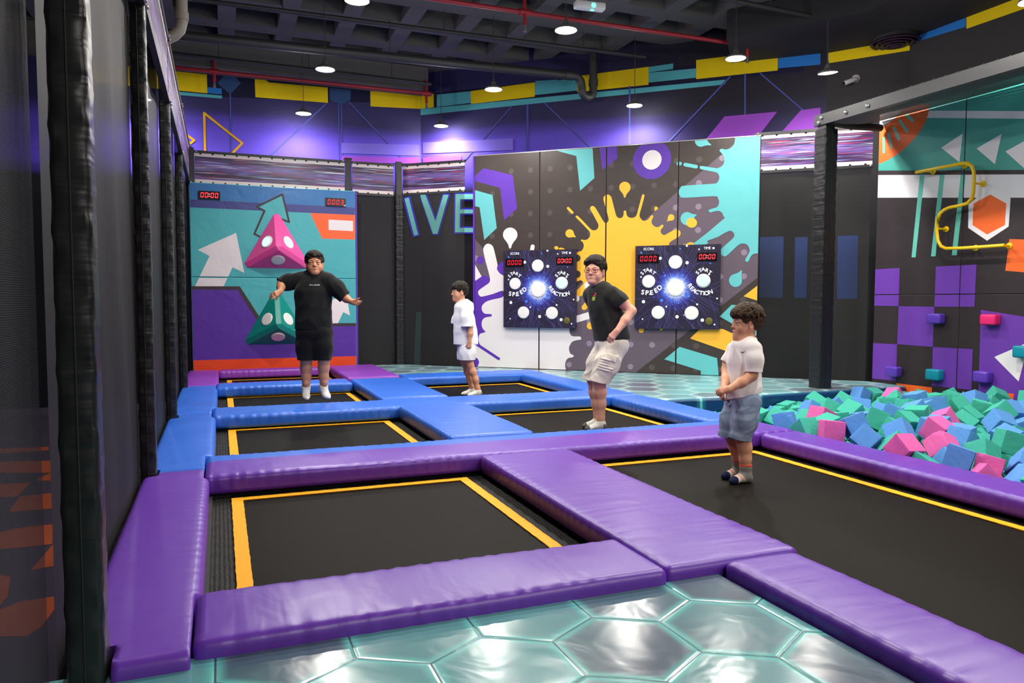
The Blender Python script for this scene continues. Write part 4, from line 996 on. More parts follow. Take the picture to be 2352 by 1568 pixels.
# ---------------------------------------------------------------- pyramid wall
KEYS = ['sea','blueband','navy','orange','paper','ink','violet','redorange','white']
m = {k: i for i, k in enumerate(KEYS)}
A = Art(PL_PYR, [P[k] for k in KEYS])
a3 = lambda p: crop(430,400,5.88,p)
a4 = lambda p: crop(430,620,5.88,p)
A.px(m['blueband'], a3([(-60,60),(2400,200),(2400,460),(-60,325)])); A.px(m['navy'], a3([(-60,330),(2400,458),(2400,556),(-60,442)]))
A.px(m['orange'], a3([(1660,523),(2400,556),(2400,886),(1822,868)])); A.px(m['paper'], a3([(1907,612),(2240,630),(2240,768),(1910,752)]))
A.px(m['violet'], a4([(-60,215),(710,220),(1030,718),(2400,718),(2400,1200),(-60,1250)]))
for q in ([(-60,214),(712,221),(690,268),(-60,262)], [(712,221),(1050,745),(1000,770),(672,258)], [(1000,718),(2400,716),(2400,758),(1000,762)]): A.px(m['ink'], a4(q))
A.px(m['redorange'], a4([(-60,1222),(2400,1158),(2400,1500),(-60,1500)]))
A.px(m['paper'], a3([(660,792),(143,1020),(302,1103),(105,1512),(492,1512),(612,1257),(772,1332)]))
A.px(m['white'], a4([(2150,330),(2170,455),(2197,612),(2107,568),(2035,718),(1790,718),(1900,520),(1780,465)]))
ar = a3([(1285,272),(940,440),(1043,496),(907,805),(1150,930),(1260,600),(1376,646)]); A.px(m['sea'], ar)
for q in stroke(on(PL_PYR, ar), .028, True): A.add(m['ink'], q)
up0, up1, zp1 = -.375, 1.965, 2.80; zseam = PL_PYR.uz(625, 638)[1]; zp0 = .06
e = empty('pyramid_wall', ((up0+up1)/2, 11.55, zp0), 'padded printed wall with white arrows, carrying the two pyramids', 'padded wall')
padded_panel(PL_PYR, A, (up0, up1, zp0, zseam-.001), 'wall_panel', e, .10, .014); padded_panel(PL_PYR, A, (up0, up1, zseam+.001, zp1), 'wall_panel', e, .10, .014)
mb = MB(); mb.box((up1-e.location.x+.001, 0, 0), (up1-e.location.x+.022, .1, zp1-zp0)); mb.build('side_flap', [P['purple']], e)
ul_, uz_ = PL_PYR.uz(481, 448.5); display(PL_PYR, ul_, uz_, .285, .117, '00:00', 'red display reading 00:00, top left of the pyramid wall', .02, True)
ul_, uz_ = PL_PYR.uz(770.5, 464.5); display(PL_PYR, ul_, uz_, .305, .122, '0003', 'red display reading 0003, top right of the pyramid wall', .02, False, None, True)

def pyramid(top, left, right_x, bottom_y, apex, mat, depth, label, lit):
    """padded target on the wall: chamfered three-sided pyramid, one lens on each face"""
    T = PL_PYR.uz(*top); Lf = PL_PYR.uz(*left); Rt = (2*T[0]-Lf[0], Lf[1])
    Ap = Vector((T[0], 11.55-depth, Lf[1]+(T[1]-Lf[1])*.34)); z0 = Lf[1]
    e = empty('pyramid_target', (T[0], 11.55, z0), label, 'game target', 'pyramid targets'); o0 = e.location
    bm = bmesh.new(); vs = [bm.verts.new(p) for p in (Vector((T[0],11.549,T[1]))-o0, Vector((Lf[0],11.549,Lf[1]))-o0, Vector((Rt[0],11.549,Rt[1]))-o0, Ap-o0)]
    fl = bm.faces.new((vs[0],vs[3],vs[1])); fr = bm.faces.new((vs[0],vs[2],vs[3])); fb = bm.faces.new((vs[1],vs[3],vs[2])); bm.faces.new((vs[0],vs[1],vs[2]))
    bmesh.ops.recalc_face_normals(bm, faces=bm.faces[:]); bm.normal_update()
    info = [(f.calc_center_median().copy(), f.normal.copy()) for f in (fl, fr, fb)]
    ridge = [ed for ed in bm.edges if vs[3] in ed.verts]
    bmesh.ops.bevel(bm, geom=ridge, offset=.052, segments=1, profile=.5, affect='EDGES')
    base_e = [ed for ed in bm.edges if ed.is_manifold and abs(ed.calc_face_angle(0)) > R(20)]
    bmesh.ops.bevel(bm, geom=base_e, offset=.006, segments=2, profile=.5, affect='EDGES')
    me = bpy.data.meshes.new('foam_body'); bm.to_mesh(me); bm.free(); me.materials.append(mat); link(bpy.data.objects.new('foam_body', me), e)
    cen = Ap - o0
    for k_, (c_, n_) in enumerate(info):
        if n_.y > 0: n_ = -n_
        mb = MB(); base_pt = c_ + (cen-c_)*.10 - n_*.002
        mb.lathe([(.098,-.004),(.098,.008),(.094,.012),(.078,.0125)] + ([(0,.014)] if k_ not in lit else []), base_pt, 36, 0, n_)
        if k_ in lit: mb.lathe([(.078,.0125),(0,.015)], base_pt, 36, 1, n_)
        mb.build('lit_lens' if k_ in lit else 'lens', [M['lens_white'], M['lens_lit'] if 0 in lit and k_ == 0 else M['lens_glow']], e)
M['lens_glow'] = emit('white_lit_lens', (.85,.92,1), .9)
pyramid((635,481), (554.5,615), 0, 0, 0, fabric_print('pink_vinyl', S(232,84,160), .38, .06), .36, 'pink pyramid with three round lenses, upper one on the padded wall', (0,1))
pyramid((635,656.5), (556,792), 0, 0, 0, fabric_print('teal_green_vinyl', S(10,136,124), .38, .06), .36, 'teal green pyramid behind the jumping person, lower one on the padded wall', ())

# ---------------------------------------------------------------- climbing wall
KEYS = ['climb_dark','climb_purple','climb_orange','climb_teal','climb_mint','climb_white']
m = {k: i for i, k in enumerate(KEYS)}
A = Art(PL_CLIMB, [P[k] for k in KEYS])
t3 = lambda p: crop(1552,0,2.904,p)
t6 = lambda p: crop(1700,380,2.12,p)
t5 = lambda p: crop(1960,560,4.355,p)
A.px(m['climb_teal'], t3([(1200,200),(2900,-200),(2900,1130),(1200,1138)])); A.px(m['climb_white'], t3([(1200,1168),(2900,1160),(2900,1318),(1200,1318)]))
A.px(m['climb_white'], t3([(1500,736),(2900,745),(2900,797),(1500,784)]))
A.px(m['climb_white'], t3([(1240,900),(1300,690),(1520,690),(1480,790)]))
A.px(m['climb_orange'], t3([(1250,960),(1350,870),(1480,775),(1560,690),(1690,690),(1688,745),(1668,810),(1640,860),(1600,915),(1550,968),(1490,1022),(1420,1065),(1350,1095),(1250,1120)]))
for a, b in (((1540,765),(1582,805)),((1495,805),(1545,875)),((1455,850),(1490,930)),((1420,890),(1440,985)),((1388,920),(1388,1015))): 
    for q in stroke(on(PL_CLIMB, t3([a,b])), .035): A.add(m['climb_mint'], q)
for q in ([(1772,985),(1915,890),(1893,1082)], [(2008,990),(2175,893),(2130,1095)], [(2200,1010),(2345,930),(2345,1140)], [(2420,1020),(2620,890),(2580,1160)]): A.px(m['climb_white'], t3(q))
for q in ([(876,44),(899,44),(855,447),(835,447)], [(973,44),(996,44),(952,442),(930,442)], [(1075,44),(1099,44),(1055,437),(1031,437)]): A.px(m['climb_mint'], t6(q))
A.px(m['climb_white'], t6([(1113,190),(1218,100),(1318,160),(1308,297),(1203,366),(1111,303)])); A.px(m['climb_orange'], t6([(1219,141),(1297,185),(1290,290),(1203,336),(1132,290),(1137,185)]))
A.px(m['climb_orange'], t6([(1312,358),(1520,364),(1510,530),(1292,512)]))
for q in ([(218,255),(467,240),(455,622),(207,618)], [(828,227),(1233,205),(1213,628),(812,628)], [(455,622),(812,628),(797,1030),(440,1003)], [(192,990),(440,1003),(430,1370),(185,1345)], [(797,1030),(1197,1052),(1183,1460),(787,1420)], [(1278,658),(1900,758),(1900,1800),(1243,1800)]): A.px(m['climb_purple'], t5(q))
A.px(m['climb_orange'], t5([(432,1392),(788,1435),(783,1700),(420,1700)])); A.px(m['climb_white'], t5([(1412,1130),(1760,980),(1655,1375)])); A.px(m['climb_orange'], t5([(1447,1485),(1607,1497),(1600,1660),(1440,1660)]))
yb0, yb1 = 2.2, 7.20; ysm = -PL_CLIMB.uz(2204.5, 676)[0]; zsm = PL_CLIMB.uz(2100, 676)[1]
e = empty('climbing_wall', (7.85, 4.7, -.44), 'padded climbing wall with checker, arrow and hexagon print', 'climbing wall')
for (a, b) in ((-yb1, -ysm), (-ysm, -ysm+1.25), (-ysm+1.25, -ysm+2.5), (-ysm+2.5, -yb0)):
    for (c_, d_) in ((-.44, zsm), (zsm, 3.5)): padded_panel(PL_CLIMB, A, (a+.001, b-.001, c_+.001, d_-.001), 'wall_panel', e, .06, .007)

def brick(x0, y0, x1, y1, mat, label, th=.11):
    pl = PL_CLIMB; a = pl.uz(x0, (y0+y1)/2, th); b = pl.uz(x1-(x1-x0)*.10, (y0+y1)/2, th); zt = pl.uz((x0+x1)/2, y0, th)[1]; zb = pl.uz((x0+x1)/2, y1, th)[1]
    u0, u1 = sorted((a[0], b[0])); p0 = pl.p3(u0, zb, 0); p1 = pl.p3(u1, zt, th); lo = [min(p0[i], p1[i]) for i in range(3)]; hi = [max(p0[i], p1[i]) for i in range(3)]
    ctr = Vector([(lo[i]+hi[i])/2 for i in range(3)])
    mb = MB(); mb.rbox([lo[i]-ctr[i] for i in range(3)], [hi[i]-ctr[i] for i in range(3)], .022, 0, 4)
    o = mb.build('climbing_block', [mat], None, None, ctr); return tag(o, label, 'climbing hold', 'padded blocks on the climbing wall')
B_P, B_M, B_T = fabric_print('block_purple', S(92,58,176), .35, .05), fabric_print('block_pink', S(232,40,112), .35, .05), fabric_print('block_teal', S(14,138,160), .35, .05)
t5p = lambda a, b, c_, d_: (1960+a/4.355, 560+b/4.355, 1960+c_/4.355, 560+d_/4.355)
brick(*t5p(725,697,875,798), B_P, 'purple padded block, upper left, on a purple square'); brick(*t5p(1255,703,1432,812), B_M, 'pink padded block, upper right, at a purple patch')
brick(*t5p(310,1228,443,1327), B_P, 'lowest left purple padded block, above the blue step'); brick(*t5p(710,1255,864,1365), B_T, 'teal padded block above the orange square')
brick(*t5p(1183,1275,1353,1390), B_P, 'purple padded block, lower right, above the foam cubes'); brick(*t5p(1580,1020,1770,1142), B_T, 'teal padded block over the white arrow, cut by the frame edge')
brick(*t5p(1695,1345,1880,1450), B_M, 'pink padded block at the right frame edge, low')

# bent yellow handle bar
M['yellow_paint'] = plain('yellow_gloss_paint', S(250,200,10), .25)
e = empty('handle_bar', PL_CLIMB.p3(*PL_CLIMB.uz(2200,470)), 'bent yellow steel handle bar on the climbing wall', 'grab bar'); pl = PL_CLIMB; o0 = e.location
OFF = .14
wp = t3([(1602,1150),(1700,1131),(1870,1098),(1925,1087)]) + t3([(1955,1092),(1978,1112),(1988,1145),(1990,1200),(1985,1285),(1975,1325),(1945,1356)]) + t3([(1890,1372),(1825,1384),(1790,1400),(1762,1425),(1750,1470)]) + t6([(962,250),(958,320),(963,365),(978,393),(1003,404),(1080,402),(1180,396),(1288,388)])
pts = [pl.p3(*pl.uz(x, y, OFF), OFF)-o0 for x, y in wp]
mb = MB(); mb.tube(pts, .019, 14); mb.build('bar', [M['yellow_paint']], e)
for (x, y) in t3([(1662,1140),(1872,1100),(1992,1222),(1748,1525)]) + t6([(1105,400),(1268,389)]):
    u, z = pl.uz(x, y, OFF); mb = MB(); mb.tube([pl.p3(u, z, OFF)-o0, pl.p3(u, z, .004)-o0], .013, 10); mb.lathe([(.035,0),(.035,.006),(.014,.012)], pl.p3(u, z, .0025)-o0, 16, 0, pl.n); mb.build('standoff', [M['yellow_paint']], e)
# ================================================================== LAMPS, PIPES, FITTINGS
M['shade'] = plain('white_lamp_shade', (.10,.10,.10), .5); M['lamp_lens'] = emit('lamp_lens', (1,.97,.9), 16); M['chain'] = plain('dull_chain', (.08,.08,.08), .5, .6)
LC = (1.0, .955, .89)
def lamp(x, y, label, z=4.0, tilt=(0,0), group='round pendant lamps on chains', visible=True):
    e = empty('pendant_lamp', (x, y, z), label, 'lamp', group)
    mb = MB(); mb.lathe([(.118,0),(.122,.010),(.114,.024),(.085,.040),(.045,.052),(.034,.085),(.028,.105),(.012,.11),(.012,.15),(0,.152)], (0,0,0), 28); mb.build('shade', [M['shade']], e)
    mb = MB(); mb.lathe([(.112,.004),(.09,-.004),(.05,-.010),(0,-.012)], (0,0,0), 28); mb.build('lens', [M['lamp_lens']], e)
    top = CEIL+.32 if any(q < x < q+.56 for q in xs) and any(q < y < q+.58 for q in ys) else CEIL
    mb = MB(); L = top-z-.15
    n = int(L/.03)
    for i in range(n):
        a = (i % 2)*math.pi/2; c = Vector((0,0,.165+i*.03)); d = Vector((math.cos(a), math.sin(a), 0))
        mb.tube([c+d*.007*math.cos(t_)+Vector((0,0,.019*math.sin(t_))) for t_ in [2*math.pi*k_/8 for k_ in range(9)]], .0026, 4, 0, False)
    mb.build('chain', [M['chain']], e)
    li = bpy.data.lights.new('lamp_light', 'SPOT'); li.energy = LAMP_W*(.55 if y > 11 else 1); li.color = LC; li.spot_size = R(164); li.spot_blend = .62; li.shadow_soft_size = .09
    lo = bpy.data.objects.new('lamp_light', li); lo.location = (0,0,-.02); link(lo, e)
    li = bpy.data.lights.new('lens_glow', 'POINT'); li.energy = LAMP_W*.10; li.color = LC; li.shadow_soft_size = .06
    lo = bpy.data.objects.new('lens_glow', li); lo.location = (0,0,-.05); link(lo, e)
    e.rotation_euler = (tilt[0], tilt[1], 0)
    return e
for x, y, lab, tl in ((1.28,7.32,'pendant lamp cut by the top edge, left of centre',(0,0)), (1.28,9.62,'pendant lamp left, in front of the black ceiling pipe',(0,0)), (1.26,12.0,'pendant lamp at the purple wall above the pyramid banner',(0,0)),
        (3.46,12.0,'pendant lamp in the wall corner, above the corner net',(0,0)), (3.53,9.67,'pendant lamp below a yellow block, left of the U-bent pipe',(0,0)), (3.48,7.29,'pendant lamp beside the green exit light',(0,0)),
        (5.75,9.69,'pendant lamp over the middle of the splash wall',(0,0)), (5.75,7.38,'pendant lamp in front of a yellow block, at the end of the red pipe',(0,0)), (7.19,7.41,'tilted pendant lamp above the free-standing post',(R(4),R(-6)))):
    lamp(x, y, lab, 4.0, tl)
ROW = 'pendant lamps overhead, out of the frame'
for x in (1.28, 3.48, 5.75): lamp(x, 4.95, 'round pendant lamp over the front trampolines', 4.0, (0,0), ROW)
for x in (3.48, 5.75): lamp(x, 2.55, 'round pendant lamp over the front edge of the court', 4.0, (0,0), ROW)
for y in (-2.1, -4.4):
    for x in (1.28, 3.48, 5.75): lamp(x, y, 'round pendant lamp behind the viewpoint', 4.0, (0,0), ROW)
lamp(7.3, 4.95, 'round pendant lamp over the foam pit', 4.0, (0,0), ROW)
for y in (4.95, 12.0): lamp(-.97, y, 'round pendant lamp over the lobby behind the left nets', 4.0, (0,0), ROW)

M['pipe_black'] = plain('black_painted_pipe', (.028,.028,.03), .5); M['pipe_red'] = plain('red_sprinkler_pipe', S(150,30,44), .45); M['pvc'] = plain('beige_pvc', S(150,140,128), .5)
def pipe(name, pts, r, mat, label, cat='pipe', group=None, parts=()):
    c = Vector(pts[0]); e = empty(name, c, label, cat, group)
    mb = MB(); mb.tube([Vector(p)-c for p in pts], r, 16); mb.build('run', [mat], e)
    for nm, P_, rr_, mt in parts:
        mb = MB(); mb.tube([Vector(p)-c for p in P_], rr_, 12); mb.build(nm, [mt], e)
    return e
Yp = 10.4
a, b = at_y(380, 78, Yp), at_y(1318, 174, Yp); u = at_y(1354, 222, Yp)
drain = [a, a.lerp(b,.5), b]
x1, x2 = b.x+.05, at_y(1363, 150, Yp).x
zb = at_y(1354, 222, Yp).z
bend = [(x1+.02,Yp,b.z-.01),(x1+.07,Yp,b.z-.07),(x1+.09,Yp,b.z-.16)]
cxm = (x1+.09+x2)/2; rad = (x2-(x1+.09))/2
bend += [(cxm-rad*math.cos(t_), Yp, b.z-.20-rad*math.sin(t_)) for t_ in [math.pi*k_/10 for k_ in range(11)]] + [(x2,Yp,b.z+.02),(x2,Yp,CEIL)]
pipe('drain_pipe', drain+[Vector(q) for q in bend], .062, M['pipe_black'], 'thick black drain pipe with a U-bend under the ceiling', parts=[('coupling', [b-Vector((.16,0,0)), b-Vector((.02,0,0))], .074, M['pipe_black']), ('coupling', [(x2,Yp,b.z-.12),(x2,Yp,b.z-.02)], .074, M['pipe_black']), ('hanger', [drain[1], Vector((drain[1].x,Yp,CEIL))], .008, M['chain'])])
def conduit(p, q, r, label, sup=3):
    p, q = Vector(p), Vector(q)
    pipe('conduit', [p, p.lerp(q,.5), q], r, M['pipe_black'], label, 'conduit', 'conduits under the ceiling', [('hanger', [p.lerp(q,(k_+.5)/sup), Vector((*p.lerp(q,(k_+.5)/sup)[:2], CEIL))], .007, M['chain']) for k_ in range(sup)])
conduit(at_y(440,-2,9.78), at_y(1482,131,9.78), .028, 'thin black conduit in front of the drain pipe')
conduit(at_y(1560,-25,7.5), at_y(1960,57,7.5), .028, 'thin black conduit near the round air vent')
conduit(at_y(392,122,11.75), at_y(990,193,11.75), .026, 'thin black conduit beside the red pipe at the back')
def sprinkler_pipe(p, q, label, drops):
    p, q = Vector(p), Vector(q); parts = []
    for f in drops:
        c = p.lerp(q, f)
        parts += [('tee', [c-(q-p).normalized()*.07, c+(q-p).normalized()*.07], .042, M['pipe_red']), ('riser', [c+Vector((0,0,.22)), c-Vector((0,.02,.16))], .022, M['pipe_red']), ('sprinkler_head', [c-Vector((0,.02,.16)), c-Vector((0,.02,.20)), c-Vector((0,.02,.24))], [.010,.018,.022], M['galv'])]
    pipe('sprinkler_pipe', [p, p.lerp(q,.5), q], .027, M['pipe_red'], label, 'pipe', 'red sprinkler pipes', parts)
sprinkler_pipe(at_y(392,154,12.15), at_y(992,216,12.15), 'red sprinkler pipe along the back wall', (.15,.975))
sprinkler_pipe(at_y(930,-12,8.6), at_y(1722,105,8.6), 'red sprinkler pipe crossing the ceiling beside the exit light', (.305,.99))
q = at_d(398, 40, 7.2); c = Vector((q.x, q.y, 4.55))
p1, p2 = at_y(418,-10,8.2), at_y(418,62,8.2); p3 = at_y(378,92,8.2)
pipe('waste_pipe', [Vector((p1.x,8.2,CEIL)), p2+Vector((0,0,.05)), p2+Vector((-.02,0,-.03)), p2+Vector((-.07,0,-.09)), p3], .055, M['pvc'], 'beige elbow pipe in the upper left corner of the ceiling', parts=[('coupling', [p2+Vector((0,0,.06)), p2+Vector((0,0,.14))], .066, M['pvc'])])
# exit luminaire
M['lum_white'] = plain('white_luminaire', (.7,.7,.7), .4); M['green_led'] = emit('green_led', (.05,1,.35), 6)
c = at_z(1354, 14, 4.62); e = empty('exit_light', c, 'white emergency light with a green glowing spot under the ceiling', 'lamp')
e.rotation_euler[2] = -.1
mb = MB(); mb.rbox((-.19,-.06,-.045),(.19,.06,.045), .025, 0, 3); mb.build('body', [M['lum_white']], e)
mb = MB(); mb.lathe([(.028,0),(.02,-.006),(0,-.008)], (.03,-.061,-.008), 16, 0, (0,1,0)); mb.lathe([(0,.052),(.018,.05),(.022,.045)], (.03,-.01,-.095), 12, 0, None); mb.build('green_lens', [M['green_led']], e)
mb = MB(); mb.tube([(0,0,.04),(0,0,CEIL-4.62)], .01, 8); mb.build('stem', [M['chain']], e)
# round diffuser
M['vent'] = plain('dark_purple_metal', (.05,.025,.055), .35)
c = at_z(2062, 100, 4.55); e = empty('round_vent', (c.x-.05, c.y, 4.55), 'round dark air diffuser with concentric rings under the soffit', 'air vent')
for k_, r_ in enumerate((.30,.235,.17,.105)):
    mb = MB(); mb.lathe([(r_,.0),(r_-.015,-.012),(r_-.05,.03),(r_-.045,.04),(r_,.01)], (0,0,-.012*k_), 48); mb.build('ring', [M['vent']], e)
mb = MB(); mb.lathe([(.06,-.03),(.02,-.045),(0,-.046)], (0,0,-.01), 24); mb.build('hub', [M['vent']], e)
mb = MB(); mb.lathe([(.27,.0),(.27,.072)], (0,0,0), 40); mb.build('neck', [M['wall_black']], e)
# surveillance camera on the wall
M['cam_grey'] = plain('pale_grey_plastic', (.42,.38,.42), .45)
u, z = PL_OFACET.uz(1966, 181); p = PL_OFACET.p3(u, z); e = empty('security_camera', p, 'small pale bullet camera on the black wall above the post', 'camera')
n_ = PL_OFACET.n; d_ = -PL_OFACET.d
mb = MB(); mb.lathe([(.055,0),(.055,.02),(.03,.035),(0,.036)], n_*.002, 20, 0, n_); mb.build('mount', [M['cam_grey']], e)
mb = MB(); mb.tube([n_*.02, n_*.08+Vector((0,0,-.02))], .012, 8); mb.build('bracket', [M['cam_grey']], e)
b0 = n_*.09+Vector((0,0,-.03)); dr = (d_*.8+n_*.5+Vector((0,0,-.35))).normalized(); mb = MB(); mb.tube([b0-dr*.03, b0-dr*.02, b0+dr*.13, b0+dr*.15], [.02,.034,.034,.03], 16); mb.build('housing', [M['cam_grey']], e)
mb = MB(); mb.tube([b0+dr*.145, b0+dr*.156], .026, 16); mb.build('lens', [M['display_black']], e)
